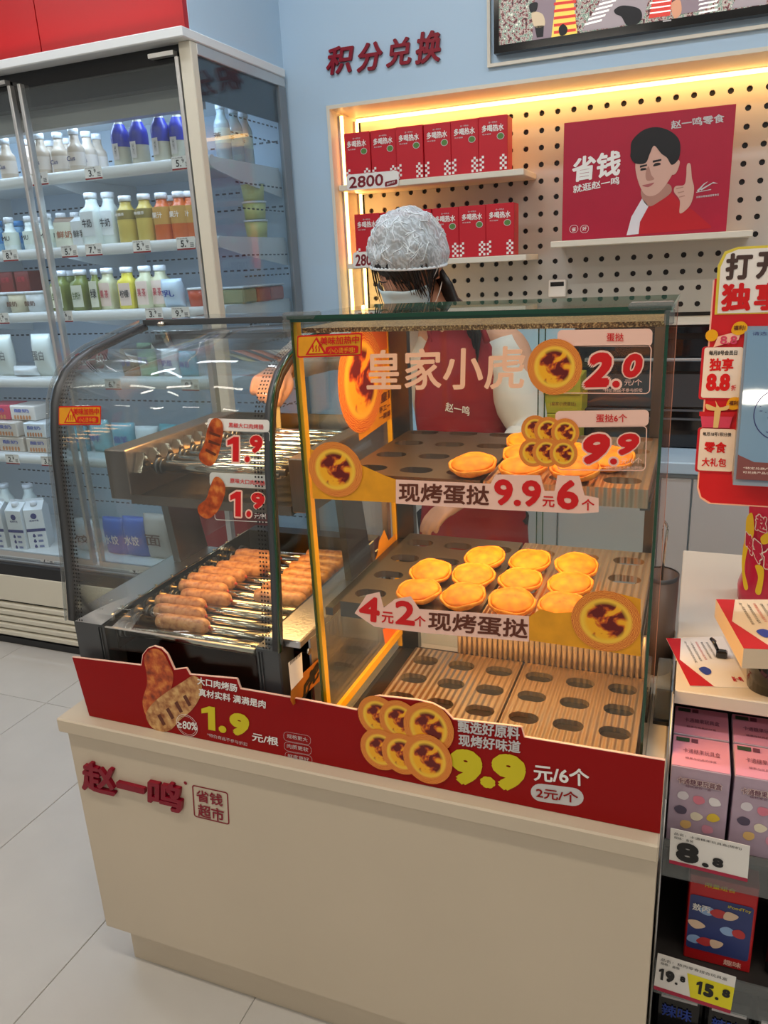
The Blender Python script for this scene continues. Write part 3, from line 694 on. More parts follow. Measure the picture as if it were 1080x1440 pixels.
# doors
for k, (x0, x1) in enumerate(((-2.115, -1.487), (-2.775, -2.145), (-3.43, -2.80))):
    d = MB(); d.box(x0, x1, FY, FY + 0.006, 0.45, 2.10); dd = d.build('door', GLF, t)
    d = MB()
    for xx in (x0, x1 - 0.013): d.box(xx, xx + 0.013, FY - 0.005, FY + 0.02, 0.43, 2.115, bev=0.002)
    d.build('door_stile', ALU, dd)
    d = MB(); d.box(x0 + 0.013, x1 - 0.013, FY - 0.002, FY + 0.01, 0.43, 0.45); d.build('door_rail', ALU, dd)
    d = MB(); d.box(x1 - 0.10, x1 - 0.01, FY - 0.012, FY + 0.01, 2.118, 2.13); d.build('hinge', ALU, dd)
# shelves
SHZ = [1.853, 1.613, 1.393, 1.15, 0.845, 0.415]
fp = front_plane(2.262)
for k, z in enumerate(SHZ):
    s = MB(); s.box(FX0, FX1 - 0.03, 2.285, FB - 0.035, z - 0.012, z); sh = s.build('shelf', FRIDGEW, t)
    s = MB(); n = 10
    s.lathe([(0.019, FX0), (0.019, FX1 - 0.012)], (0, 2.278, z - 0.018), n, None, 'X'); s.build('price_rail', FRIDGEW, sh)
    if k < 5:
        for bx in (FX1 - 0.03, -2.128, -2.79):
            s = MB(); pr = [(2.29, z - 0.012), (FB - 0.03, z - 0.012), (FB - 0.03, z - 0.10), (2.44, z - 0.06), (2.30, z - 0.035)]
            vs = [(bx - 0.003, y, q) for y, q in pr] + [(bx + 0.003, y, q) for y, q in pr]
            s.add(vs, [(0, 1, 2, 3, 4), (9, 8, 7, 6, 5)] + [(i, i + 5, (i + 1) % 5 + 5, (i + 1) % 5) for i in range(5)]); s.build('bracket', FRIDGEW, sh)
tags = [('3.9', 133, 253), ('5.9', 256, 238), ('7.9', 58, 262), ('5.9', 99, 361), ('7.9', 133, 358), ('5.9', 200, 352), ('5.9', 262, 346), ('8.8', 16, 367), ('8.8', 92, 450), ('3.9', 217, 443), ('9.9', 254, 440), ('9.9', 4, 455), ('2.8', 17, 643), ('3.8', 67, 644), ('7.9', 63, 773), ('9.9', 190, 787), ('11.9', 232, 790), ('6.9', 160, 547), ('9.9', 268, 545)]
rows = [1.835, 1.595, 1.375, 1.132, 0.827, 0.397]
for s_, px, py in tags:
    q = front_plane(2.256); c = q.uv(px, py); z = min(rows, key=lambda r: abs(r - c.y)); x = c.x
    a = MB(); flat(a, q, [(x - 0.036, z - 0.019), (x + 0.036, z - 0.019), (x + 0.036, z + 0.021), (x - 0.036, z + 0.021)], WHP, 0, 0.001)
    pt_ = a.build('price_tag', None, t)
    a = MB(); flat(a, q, [(x - 0.036, z - 0.019), (x + 0.036, z - 0.019), (x + 0.036, z - 0.014), (x - 0.036, z - 0.014)], RED, 2)
    mtext(a, q, s_[:-2] + '.', x - 0.02, z - 0.010, 0.02, 0.021, BLK, bold=0.03); mtext(a, q, s_[-1], x + 0.003, z + 0.001, 0.008, 0.011, BLK, bold=0.03)
    mtext(a, q, '饮品特惠', x - 0.032, z + 0.014, 0.04, 0.004, BLK, bold=0.01)
    for i in range(3): flat(a, q, [(x + 0.016, z - 0.010 + i * 0.005), (x + 0.030, z - 0.010 + i * 0.005), (x + 0.030, z - 0.008 + i * 0.005), (x + 0.016, z - 0.008 + i * 0.005)], BLK, 2)
    a.build('lettering', None, pt_)
# red fascia panels over the fridge, and the wall that closes its end
for k, (x0, x1) in enumerate(((-1.99, -1.452), (-2.54, -1.994), (-3.10, -2.544))):
    a = MB(); a.box(x0, x1, FY - 0.002, FY + 0.02, 2.18, CEIL - 0.005)
    a = a.build('fascia_panel', mat('fascia_red', (170, 4, 14), 0.4) if k == 0 else MATS['fascia_red']); tag(a, ['red fascia panel over the fridge corner', 'red fascia panel over the fridge, left of the seam', 'red fascia panel over the fridge at the picture edge'][k], 'panel')
area('fascia_glow', (-2.2, FY - 0.05, 2.185), (1.5, 0.02), 1.0, (255, 225, 215), (math.radians(205), 0, 0))
mb = MB(); mb.box(-4.3, -1.449, FY + 0.02, YW, 2.18, CEIL); struct('wall_end', mb, PANEL)

# ---------------------------------------------------------------- goods in the fridge
def bmat(n, c, r=0.3, **k): return mat(n, c, r, **k)
LATTE = bmat('latte_drink', (196, 178, 158)); MILKW = bmat('milk_white', (222, 232, 228)); CREAMB = bmat('cream_glass', (205, 203, 186)); CAPW = bmat('cap_white', (232, 236, 240)); CAPG = bmat('cap_champagne', (138, 130, 106), metal=0.3)
BLUEL = bmat('sleeve_royal_blue', (34, 48, 168)); TEAY = bmat('tea_yellow', (206, 184, 90)); TEAD = bmat('tea_amber', (196, 134, 30)); TEAO = bmat('tea_orange', (206, 96, 24)); JGR = bmat('juice_green', (118, 128, 56)); JYE = bmat('juice_yellow', (226, 210, 70)); JPK = bmat('label_pale_pink', (234, 212, 200)); LBLC = bmat('label_cream', (222, 226, 208)); TEAL = bmat('pack_teal', (92, 170, 190)); PBLUE = bmat('pack_blue', (50, 96, 190)); PWH = bmat('pack_white', (214, 220, 222)); PRED = bmat('pack_red', (176, 40, 50)); JRED = bmat('juice_dark_red', (120, 36, 28)); ORJ = bmat('jar_orange', (190, 70, 30)); CLRB = bmat('clear_water_bottle', (176, 190, 190), 0.15)
def proto_bottle(name, h, r, liquid, cap, label=None, lab=None, neck=0.4, square=False, capr=None, capm=None, txt=None, waist=False, tcol=BLK):
    t = thing(name, 'x', 'bottle', (0, 0, 0)); capr = capr or r * 0.62; hc = 0.018; n = 4 if square else 16
    hb = h - hc; sh = hb * (1 - neck * 0.5)
    prof = [(r * 0.92, 0.0), (r, 0.004), (r, sh * 0.82)] if not waist else [(r * 0.92, 0.0), (r, 0.004), (r, sh * 0.38), (r * 0.84, sh * 0.55), (r, sh * 0.72), (r, sh * 0.84)]
    prof += [(r * 0.9, sh * 0.92), (r * 0.68, sh), (capr * 0.85, sh + (hb - sh) * 0.5), (capr * 0.85, hb)]
    b = MB(); b.lathe(prof, (0, 0, 0), 16, None, sx=1, sy=1)
    if square:
        for i, p in enumerate(b.v):
            if p[2] < sh * 0.93:
                q = max(abs(p[0]), abs(p[1])) / max(1e-6, math.hypot(p[0], p[1])); k = 1 / q * 0.90; b.v[i] = (p[0] * k, p[1] * k, p[2])
    b.build('body', liquid, t)
    b = MB(); b.lathe([(capr, hb - 0.001), (capr, h - 0.002), (capr * 0.92, h)], (0, 0, 0), 12); b.build('cap', capm or CAPW, t)
    if label:
        lm, z0, z1 = label; rr = r * (1.02 if not square else 1.0)
        if square:
            b = MB(); b.box(-r * 0.78, r * 0.78, -r * 0.925, -r * 0.90, z0, z1); b.build('label', lm, t)
        else:
            b = MB(); b.lathe([(rr, z0), (rr, z1)], (0, 0, 0), 16, cap=False); b.build('label', lm, t)
        if txt:
            b = MB(); q = front_plane(-rr - 0.0003); mtext(b, q, txt, -r * 0.6, z0 + (z1 - z0) * 0.35, r * 1.2, (z1 - z0) * 0.35, tcol, bold=0.02); b.build('lettering', None, t)
    return t
def row(proto, spots, z, names, group, first=[None]):
    used = False
    for (x, y), nm in zip(spots, names):
        if not used: pos(proto, (x, y, z), random.uniform(-0.1, 0.1), nm, group); used = True
        else: dup(proto, (x, y, z), random.uniform(-0.1, 0.1), nm, group)
def near(px, y): d = cam2world((px[0] - 540, px[1] - 720, F_PX)); return (d.x / d.y) * y
Z0 = SHZ
# top shelf
p = proto_bottle('coffee_milk_bottle', 0.138, 0.029, LATTE, None, (bmat('label_latte', (214, 200, 186)), 0.02, 0.062), None, 0.5, waist=True, txt='Cus', tcol=NAVY)
sp = [(13, 2.33), (62, 2.33), (111, 2.33), (88, 2.36), (44, 2.40), (128, 2.40), (142, 2.46), (75, 2.47), (101, 2.47)]
nm = ['pale coffee milk bottle left of the door stile, top shelf', 'pale coffee milk bottle nearest right of the door stile, top shelf', 'pale coffee milk bottle at the front right of its group, top shelf', 'pale coffee milk bottle just behind between two front ones, top shelf', 'pale coffee milk bottle half hidden by the door stile, top shelf', 'pale coffee milk bottle in second row at right, top shelf', 'pale coffee milk bottle furthest right and deepest, top shelf', 'pale coffee milk bottle at the back, only its cap showing left, top shelf', 'pale coffee milk bottle at the back, only its cap showing right, top shelf']
row(p, [(near((a, 240), b), b) for a, b in sp], Z0[0], nm, 'coffee milk bottles on the top fridge shelf')
p = proto_bottle('blue_sleeved_bottle', 0.158, 0.030, CREAMB, None, (BLUEL, 0.068, 0.122), None, 0.35, capr=0.017, capm=CAPG)
for ch in p.children:
    if ch.name.startswith('label'):
        b = MB(); b.lathe([(0.0308, 0.060), (0.0310, 0.094), (0.0286, 0.107), (0.0222, 0.118), (0.0172, 0.130)], (0, 0, 0), 18, cap=False); nb = b.build('tmp', BLUEL); ch.data = nb.data; bpy.data.objects.remove(nb)
a = MB(); q = front_plane(-0.0315); flat(a, q, [(-0.012, 0.02), (0.012, 0.02), (0.012, 0.07), (-0.012, 0.07)], GREYP, 1); mtext(a, q, '鲜牛奶', -0.004, 0.03, 0.008, 0.034, BLK, bold=0.0, lay=2); a.build('printed_panel', None, p)
sp = [(172, 2.33), (198, 2.33), (229, 2.32), (254, 2.34), (262, 2.41)]
nm = ['blue sleeved milk bottle with champagne cap, leftmost of five, top shelf', 'blue sleeved milk bottle, second from left, top shelf', 'blue sleeved milk bottle, tallest looking in the middle, top shelf', 'blue sleeved milk bottle, fourth from left beside the corner post', 'blue sleeved milk bottle mostly behind the corner post']
row(p, [(near((a, 215), b), b) for a, b in sp], Z0[0], nm, 'blue sleeved bottles on the top fridge shelf')
p = proto_bottle('clear_drink_bottle', 0.17, 0.026, CLRB, None, (bmat('label_green_white', (196, 214, 200)), 0.05, 0.095), None, 0.35, txt='茶'); row(p, [(-1.50, 2.42), (-1.50, 2.50), (-1.51, 2.58)], Z0[0], ['clear bottle with pale label seen through the side glass, nearest, top shelf', 'clear bottle seen through the side glass, second back, top shelf', 'clear bottle seen through the side glass, furthest back, top shelf'], 'clear bottles behind the side glass')
# second shelf
p = proto_bottle('small_milk_bottle', 0.118, 0.028, MILKW, None, (bmat('label_white_green', (216, 226, 214)), 0.02, 0.065), None, 0.6, txt='MU')
sp = [(18, 2.33), (72, 2.33), (92, 2.35), (112, 2.37), (126, 2.44), (60, 2.42), (46, 2.35)]
nm = ['small white milk bottle left of the door stile, second shelf', 'small white milk bottle just right of the door stile, second shelf', 'small white milk bottle behind the brown gable carton, second shelf', 'small white milk bottle behind the pale gable carton, second shelf', 'small white milk bottle at the back beside the tall milk, second shelf', 'small white milk bottle half behind the door stile at the back, second shelf', 'small white milk bottle directly behind the door stile, second shelf']
row(p, [(near((a, 345), b), b) for a, b in sp], Z0[1], nm, 'small milk bottles on the second fridge shelf')
p = proto_bottle('blue_capped_bottle', 0.112, 0.030, bmat('pale_blue_drink', (120, 170, 205)), None, (bmat('label_sky', (60, 130, 190)), 0.03, 0.07), None, 0.5, capm=bmat('cap_blue', (70, 140, 200)), capr=0.022)
row(p, [(near((3, 358), 2.36), 2.36), (near((32, 355), 2.43), 2.43)], Z0[1], ['sky blue bottle at the picture edge, second shelf', 'sky blue bottle with blue cap behind the small milks, second shelf'], 'sky blue bottles')
p = proto_bottle('tall_milk_bottle', 0.172, 0.036, MILKW, None, (PWH, 0.03, 0.11), None, 0.35, square=True, capr=0.023, txt='牛奶')
row(p, [(near((137, 342), 2.33), 2.33), (near((158, 341), 2.35), 2.36)], Z0[1], ['tall square white milk bottle with black characters, second shelf', 'tall square white milk bottle to the right of its twin, second shelf'], 'tall milk bottles')
def gable(name, w_, d_, h, m, top, txt, tcol, label, loc, rz=0, cap=False, band=None, group=None):
    t = thing(name, label, 'carton', (0, 0, 0), group)
    a = MB(); hb = h * 0.82
    vs = [(-w_/2, -d_/2, 0), (w_/2, -d_/2, 0), (w_/2, d_/2, 0), (-w_/2, d_/2, 0), (-w_/2, -d_/2, hb), (w_/2, -d_/2, hb), (w_/2, d_/2, hb), (-w_/2, d_/2, hb), (-w_/2, 0, h * 0.95), (w_/2, 0, h * 0.95), (-w_/2, 0, h), (w_/2, 0, h)]
    a.add(vs, [(0, 3, 2, 1), (0, 1, 5, 4), (1, 2, 6, 5), (2, 3, 7, 6), (3, 0, 4, 7), (5, 6, 9), (4, 8, 7)], m); a.add(vs, [(4, 5, 9, 8), (6, 7, 8, 9), (8, 9, 11, 10)], top)
    a.build('carton', None, t)
    a = MB(); q = front_plane(-d_/2)
    if band: flat(a, q, [(-w_/2, hb * 0.48), (w_/2, hb * 0.48), (w_/2, hb * 0.55), (-w_/2, hb * 0.55)], band, 1)
    if band:
        for j in range(3):
            cz = hb * (0.38 - 0.13 * j); flat(a, q, smooth_loop([(-0.016, cz - 0.006), (-0.008, cz - 0.006), (-0.006, cz), (-0.012, cz + 0.010), (-0.018, cz)], 3), NAVY, 1)
            flat(a, q, [(0.002, cz - 0.005), (0.022, cz - 0.005), (0.022, cz + 0.005), (0.002, cz + 0.005)], bmat('print_slate', (110, 120, 160)), 1)
        flat(a, q, [(0.013 * math.cos(k * 0.628), hb * 0.85 + 0.013 * math.sin(k * 0.628)) for k in range(10)], NAVY, 1)
        mtext(a, q, '简单牛乳', -0.02, hb * 0.72, 0.04, 0.009, NAVY, bold=0.02)
    else: mtext(a, q, txt, -w_ * 0.4, hb * 0.35, w_ * 0.8, hb * 0.3, tcol, bold=0.02)
    a.build('print', None, t)
    if cap:
        a = MB(); a.lathe([(0.014, 0), (0.014, 0.016), (0.012, 0.018)], (0, -d_ * 0.2, hb + (h - hb) * 0.35), 12); a.build('cap', CAPW, t)
    pos(t, loc, rz); return t
gable('gable_carton', 0.066, 0.066, 0.10, LBLC, bmat('carton_brown_top', (140, 120, 104)), '鲜奶', bmat('print_tan', (176, 110, 80)), 'small brown topped gable carton in front of the milk bottles, second shelf', (near((97, 348), 2.315), 2.315, Z0[1]), 0.5)
gable('gable_carton', 0.06, 0.06, 0.10, PWH, PWH, '鲜乳', bmat('print_grey', (90, 90, 90)), 'small white gable carton beside the brown topped one, second shelf', (near((121, 346), 2.33), 2.33, Z0[1]), 0.2)
p = proto_bottle('yellow_tea_bottle', 0.152, 0.034, TEAY, None, (bmat('label_clear_brown', (140, 126, 66)), 0.075, 0.105), None, 0.3, capr=0.022, txt='無糖茶', tcol=WHP)
for ch in p.children:
    if ch.name.startswith('body'): ch.data.materials[0] = TEAY
row(p, [(near((183, 336), 2.33), 2.33), (near((209, 332), 2.33), 2.33)], Z0[1], ['yellow tea bottle beside the tall milk, second shelf', 'yellow green tea bottle with white cap, second shelf'], 'yellow tea bottles')
p = proto_bottle('orange_tea_bottle', 0.150, 0.033, TEAO, None, (bmat('label_amber', (196, 150, 70)), 0.05, 0.105), None, 0.3, capr=0.021, txt='果汁', tcol=WHP)
row(p, [(near((233, 330), 2.33), 2.33), (near((257, 328), 2.34), 2.34), (near((246, 328), 2.43), 2.43), (near((272, 326), 2.36), 2.36)], Z0[1], ['orange tea bottle with amber label, leftmost of its group, second shelf', 'orange juice bottle in front by the corner post, second shelf', 'orange juice bottle behind the two front ones, second shelf', 'orange juice bottle behind the corner post, second shelf'], 'orange drink bottles')
def tub(name, label, loc, r, h, m, lid, txt=None, group=None, cat='tub'):
    t = thing(name, label, cat, (0, 0, 0), group); a = MB(); a.lathe([(r * 0.86, 0), (r, h * 0.9)], (0, 0, 0), 18); a.build('cup', m, t)
    a = MB(); a.lathe([(r * 1.06, h * 0.88), (r * 1.06, h * 0.98), (r * 0.98, h)], (0, 0, 0), 18); a.build('lid', lid, t)
    if txt: a = MB(); mtext(a, front_plane(-r * 1.0), txt, -r * 0.6, h * 0.3, r * 1.2, h * 0.25, BRN, bold=0.02); a.build('lettering', None, t)
    t.location = loc; return t
YC = bmat('cup_lemon', (204, 206, 130))
for k in range(3): tub('dessert_cup', 'lemon coloured dessert cup behind the side glass, %s of three stacked' % ['bottom', 'middle', 'top'][k], (-1.51, 2.60, Z0[1] + 0.062 * k), 0.042, 0.060, YC, PWH, None, 'stacked dessert cups')
# third shelf
p = proto_bottle('green_juice_bottle', 0.142, 0.033, JGR, None, (LBLC, 0.012, 0.088), None, 0.28, square=True, capr=0.024, txt='生榨汁', tcol=bmat('print_moss', (84, 110, 40)))
row(p, [(near((93, 440), 2.33), 2.33), (near((121, 438), 2.33), 2.33), (near((107, 440), 2.42), 2.42)], Z0[2], ['green juice bottle with cream label beside the door stile, third shelf', 'green juice bottle with cream label, second from the door stile, third shelf', 'green juice bottle at the back between two others, third shelf'], 'green juice bottles')
p = proto_bottle('pale_juice_bottle', 0.142, 0.030, bmat('juice_pale', (206, 206, 170)), None, (JPK, 0.012, 0.092), None, 0.28, square=True, capr=0.022, txt='果 茶', tcol=bmat('print_rose', (190, 70, 80)))
row(p, [(near((158, 434), 2.33), 2.33), (near((210, 431), 2.34), 2.34), (near((231, 430), 2.36), 2.36)], Z0[2], ['pale pink labelled juice bottle left of the yellow one, third shelf', 'white labelled juice bottle right of the yellow one, third shelf', 'white labelled juice bottle next to the blue bag, third shelf'], 'pale juice bottles')
p = proto_bottle('yellow_juice_bottle', 0.142, 0.030, JYE, None, (JPK, 0.012, 0.088), None, 0.28, square=True, capr=0.023, txt='柠檬', capm=CAPW); pos(p, (near((185, 432), 2.33), 2.33, Z0[2]), 0.05, 'bright yellow juice bottle with pink label in the middle of the third shelf')
p = proto_bottle('slim_green_bottle', 0.14, 0.020, JGR, None, (LBLC, 0.01, 0.10), None, 0.3, square=True, txt='绿'); pos(p, (near((140, 437), 2.31), 2.31, Z0[2]), 0.1, 'slim green bottle with cream label right of the green juices, third shelf')
def pouch(name, label, loc, w_, h, d_, m, rz=0, lean=0.0, txt=None, tcol=BLUEP, group=None, cat='packet'):
    t = thing(name, label, cat, (0, 0, 0), group); a = MB(); rings = []
    for i in range(9):
        f = i / 8; th = d_ * (math.sin(math.pi * min(max(f, 0.02), 0.98)) ** 0.6) / 2 + 0.001; ww = w_ / 2 * (1 - 0.08 * math.sin(math.pi * f))
        rings.append([((ww * math.cos(2 * math.pi * j / 16)) * (1 + 0.03 * math.sin(j * 3 + i)), -h * lean * f + th * math.copysign(abs(math.sin(2 * math.pi * j / 16)) ** 0.7, math.sin(2 * math.pi * j / 16)), h * f) for j in range(16)])
    a.loft(rings); a.build('pack', m, t)
    if txt:
        a = MB(); n = Vector((0, -1, -lean)).normalized(); mtext(a, Plane((0, -d_ / 2 - 0.004 - h * lean * 0.5, h * 0.5), n), txt, -w_ * 0.3, -h * 0.12, w_ * 0.6, h * 0.24, tcol, bold=0.02); a.build('lettering', None, t)
    t.location = loc; t.rotation_euler = (0, 0, rz); return t
pouch('milk_bag', 'crumpled blue and white milk bag near the corner post, third shelf', (near((246, 430), 2.32), 2.33, Z0[2]), 0.085, 0.095, 0.06, bmat('bag_blue_white', (190, 212, 230)), 0, 0.15, '乳', BLUEP)
tub('jelly_jar', 'dark red jelly jar with white lid beside the corner post, third shelf', (near((280, 430), 2.34), 2.34, Z0[2]), 0.034, 0.062, ORJ, PWH, None, None, 'jar')
for k, (yy, m_) in enumerate(((2.44, bmat('jar_moss', (150, 150, 110))), (2.54, ORJ), (2.64, bmat('jar_pink', (190, 110, 90))))):
    a = MB(); a.box(-0.045, 0.045, -0.045, 0.045, 0, 0.05, bev=0.006); t = thing('food_tray', 'clear food tray of %s behind the side glass, third shelf' % ['pickles, nearest the post', 'orange slices, in the middle', 'pink slices, furthest back'][k], 'tray', (-1.51, yy, Z0[2])); a.build('box', m_, t, world=False)
    a = MB(); a.box(-0.048, 0.048, -0.048, 0.048, 0.051, 0.058, bev=0.003); a.build('lid', PWH, t, world=False)
for k, (px, m_) in enumerate(((8, bmat('tub_grey', (190, 196, 196))), (33, bmat('tub_cream', (214, 206, 176))), (58, PWH))):
    tub('yoghurt_tub', ['grey white yoghurt tub at the picture edge, third shelf', 'cream yoghurt tub with yellow print left of the door stile, third shelf', 'white yoghurt tub half behind the door stile, third shelf'][k], (near((px, 447), 2.33), 2.33, Z0[2]), 0.042, 0.075, m_, PWH, '酸奶')
for k, px in enumerate((4, 24, 46)):
    a = MB(); a.box(-0.035, 0.035, -0.04, 0.04, 0, 0.15, bev=0.004); t = thing('juice_box', 'dark red juice box standing behind the yoghurt tubs, %s of three' % ['leftmost', 'middle', 'rightmost'][k], 'box', (near((px, 420), 2.44), 2.44, Z0[2]), 'dark red juice boxes'); a.build('box', JRED, t, world=False)
    a = MB(); mtext(a, front_plane(-0.04), '红枣', -0.02, 0.11, 0.04, 0.02, PRED, bold=0.02); a.build('lettering', None, t, world=False)
# fourth shelf
PCH = bmat('pouch_pale', (206, 212, 204))
for k, (px, w_, h) in enumerate(((12, 0.095, 0.16), (66, 0.095, 0.16))):
    pouch('standing_pouch', ['pale standing pouch with round print, left one, fourth shelf', 'pale standing pouch beside the door stile, fourth shelf'][k], (near((px, 525), 2.34), 2.34, Z0[3]), w_, h, 0.05, PCH, 0, 0, '蛋白', bmat('print_ash', (120, 120, 120)), 'pale pouches')
pouch('flat_pack', 'flat pale snack pack lying between the two pouches, fourth shelf', (near((40, 530), 2.33), 2.33, Z0[3]), 0.13, 0.04, 0.06, PWH)
for k, (px, m_, h, tx) in enumerate(((180, bmat('pack_brown', (150, 120, 80)), 0.10, '零食'), (205, bmat('pack_mint', (150, 190, 150)), 0.12, '果冻'), (238, PWH, 0.10, '奶酪'), (262, TEAL, 0.09, '海苔'))):
    pouch('snack_pack', ['brown snack pack', 'mint green snack pack', 'white cheese snack pack', 'teal snack pack'][k] + ' standing on the fourth shelf above the hot case', (near((px, 500), 2.34), 2.35, Z0[3]), 0.075, h, 0.045, m_, 0, 0.05, tx)
# red placard clipped to the shelf
q = front_plane(2.252); a = MB(); ppoly(a, q, [(105, 498), (124, 494), (126, 489), (133, 489), (136, 493), (152, 491), (150, 503), (145, 518), (108, 520)], PRED, 0, 0.002)
t = thing('shelf_placard', 'small red cut-out placard clipped to the fridge shelf above the hot case', 'sign', tuple(q.hit(128, 520))); a.build('card', None, t)
a = MB(); ptext(a, q, '拉一拉', (112, 515), (146, 511), (112, 501), WHP, bold=0.03); a.build('lettering', None, t)
# fifth shelf: stacked multipacks
BX = bmat('multipack_cream', (206, 196, 184)); BX2 = bmat('multipack_rose', (190, 60, 80))
def multipack(label, loc, w_, h, d_, m, rz=0, txt='酸奶', n=1):
    t = thing('multipack_box', label, 'box', (0, 0, 0), 'yoghurt multipacks on the fifth shelf'); a = MB(); a.box(-w_/2, w_/2, -d_/2, d_/2, 0, h, bev=0.004); a.build('box', m, t)
    a = MB(); qq = front_plane(-d_/2); mtext(a, qq, txt, -w_ * 0.3, h * 0.55, w_ * 0.6, h * 0.25, BLUEP, bold=0.02)
    for i in range(6): flat(a, qq, smooth_loop([(-w_ * 0.35 + i * w_ * 0.12, h * 0.1), (-w_ * 0.28 + i * w_ * 0.12, h * 0.1), (-w_ * 0.28 + i * w_ * 0.12, h * 0.35), (-w_ * 0.35 + i * w_ * 0.12, h * 0.32)], 2), bmat('print_oat', (196, 130, 80)) if i == 0 and 'print_oat' not in MATS else MATS['print_oat'], 1)
    a.build('print', None, t); t.location = loc; t.rotation_euler = (0, 0, rz)
for k, (px, dz, m_, lab) in enumerate(((0, 0, BX2, 'rose yoghurt multipack at the picture edge, fifth shelf'), (34, 0, BX, 'cream yoghurt multipack at the bottom of its stack, fifth shelf'), (70, 0, BX, 'cream yoghurt multipack behind the edge of the hot case, fifth shelf'), (30, 0.062, BX, 'cream yoghurt multipack on top of the bottom one, fifth shelf'), (70, 0.062, PWH, 'white yoghurt multipack stacked beside the hot case edge, fifth shelf'), (14, 0.124, BX2, 'rose yoghurt multipack crowning the stack, fifth shelf'), (50, 0.124, BX, 'cream yoghurt multipack at the top right of the stack, fifth shelf'))):
    multipack(lab, (near((px, 640), 2.36), 2.36 + (0.03 if dz > 0.1 else 0), Z0[4] + dz + 0.0005), 0.135 if px != 70 else 0.115, 0.06, 0.11, m_, 0.04 * (k % 3 - 1))
for k, (px, m_, h) in enumerate(((118, TEAL, 0.10), (150, bmat('pack_aqua', (140, 196, 206)), 0.13), (182, TEAL, 0.12), (214, PWH, 0.11), (246, bmat('pack_sea', (80, 150, 160)), 0.12), (278, PWH, 0.10), (308, TEAL, 0.12), (338, PWH, 0.11))):
    pouch('frozen_snack_bag', '%s snack bag seen through the curved glass, %s from the left, fifth shelf' % (['teal', 'aqua', 'teal', 'white', 'sea green', 'white', 'teal', 'white'][k], ['first', 'second', 'third', 'fourth', 'fifth', 'sixth', 'seventh', 'eighth'][k]), (near((px, 650), 2.38), 2.38, Z0[4]), 0.10, h, 0.06, m_, random.uniform(-.3, .3), 0.05, '鲜', BLUEP, 'snack bags on the fifth fridge shelf')
# bottom deck
for k, (px, y) in enumerate(((8, 2.33), (36, 2.34), (60, 2.37))):
    gable('milk_carton', 0.078, 0.078, 0.225, PWH, PWH, '', BLK, ['white milk carton with navy band, leftmost in the bottom of the fridge', 'white milk carton with navy band, middle of three', 'white milk carton with navy band, turned away, nearest the hot case'][k], (near((px, 765), y), y, 0.402), [0.15, 0.1, 0.45][k], True, NAVY, 'milk cartons in the bottom of the fridge')
p = proto_bottle('large_milk_bottle', 0.25, 0.04, MILKW, None, (PWH, 0.05, 0.15), None, 0.35, capr=0.022, txt='鲜牛奶'); row(p, [(near((18, 745), 2.46), 2.46), (near((50, 742), 2.48), 2.48)], 0.402, ['large milk bottle with white cap behind the left cartons', 'large milk bottle with white cap behind the right carton'], 'large milk bottles')
for k, (px, m_, h, tx) in enumerate(((170, PBLUE, 0.17, '水饺'), (198, PBLUE, 0.18, '水饺'), (228, bmat('pack_sand', (190, 176, 166)), 0.20, '面'), (262, bmat('pack_sand2', (180, 172, 170)), 0.22, '面'), (130, PWH, 0.15, '饺'), (296, PWH, 0.16, '鲜'))):
    pouch('chilled_food_bag', ['deep blue food bag, left of two, bottom of the fridge', 'deep blue food bag, right of two, bottom of the fridge', 'sand coloured food bag beside the blue ones, bottom of the fridge', 'tall sand coloured food bag behind the roller grill post', 'white food bag left of the blue ones, bottom of the fridge', 'white food bag furthest right, bottom of the fridge'][k], (near((px, 775), 2.38), 2.38, 0.402), 0.12, h, 0.07, m_, 0, 0.05, tx, WHP if m_ is PBLUE else BRN)

# ================================================================== THE SERVING COUNTER
CX0, CX1, CY0, CY1, CZ = -1.163, -0.003, 1.016, 1.76, 0.654
t = thing('serving_counter', 'long cream white laminate counter with raised red lettering carrying the hot cases', 'counter', (-0.58, 1.4, 0))
a = MB(); a.box(CX0, CX1, CY0, CY1, 0.622, CZ, bev=0.003); a.build('worktop', COUNTERW, t)
a = MB(); a.box(CX0 + 0.012, CX1 - 0.001, CY0 + 0.012, CY1 - 0.01, 0.112, 0.622, bev=0.001); a.build('body', COUNTERW, t)
a = MB(); a.box(CX0 + 0.045, CX1 - 0.02, CY0 + 0.045, CY1 - 0.05, 0.0, 0.112); a.build('plinth', COUNTERW, t)
cp = front_plane(CY0 + 0.012)
for ch, (ll, lr, ul) in zip('赵一鸣', [((119, 1107), (166, 1118), (118, 1067)), ((167, 1104), (207, 1114), (167, 1096)), ((211, 1130), (259, 1141), (211, 1092))]):
    a = MB(); ptext(a, cp, ch, ll, lr, ul, REDL, bold=0.045 if ch != '一' else 0.03, ext=0.008, lay=0); a.build('letter', None, t)
a = MB(); pring(a, cp, (273, 1148), (323, 1160), (270, 1103), 0.006, 0.0028, REDL, 0)
ptext(a, cp, '省钱', (277, 1126), (314, 1134), (276, 1109), REDL, bold=0.03); ptext(a, cp, '超市', (279, 1147), (316, 1156), (278, 1129), REDL, bold=0.03)
a.build('stamp_emblem', None, t)
a = MB()
rm = cp.uv(261, 1101); flat(a, cp, [(rm.x + 0.004 * math.cos(k * .5236), rm.y + 0.004 * math.sin(k * .5236)) for k in range(12)], REDL, 0)
a.build('registered_mark', None, t)

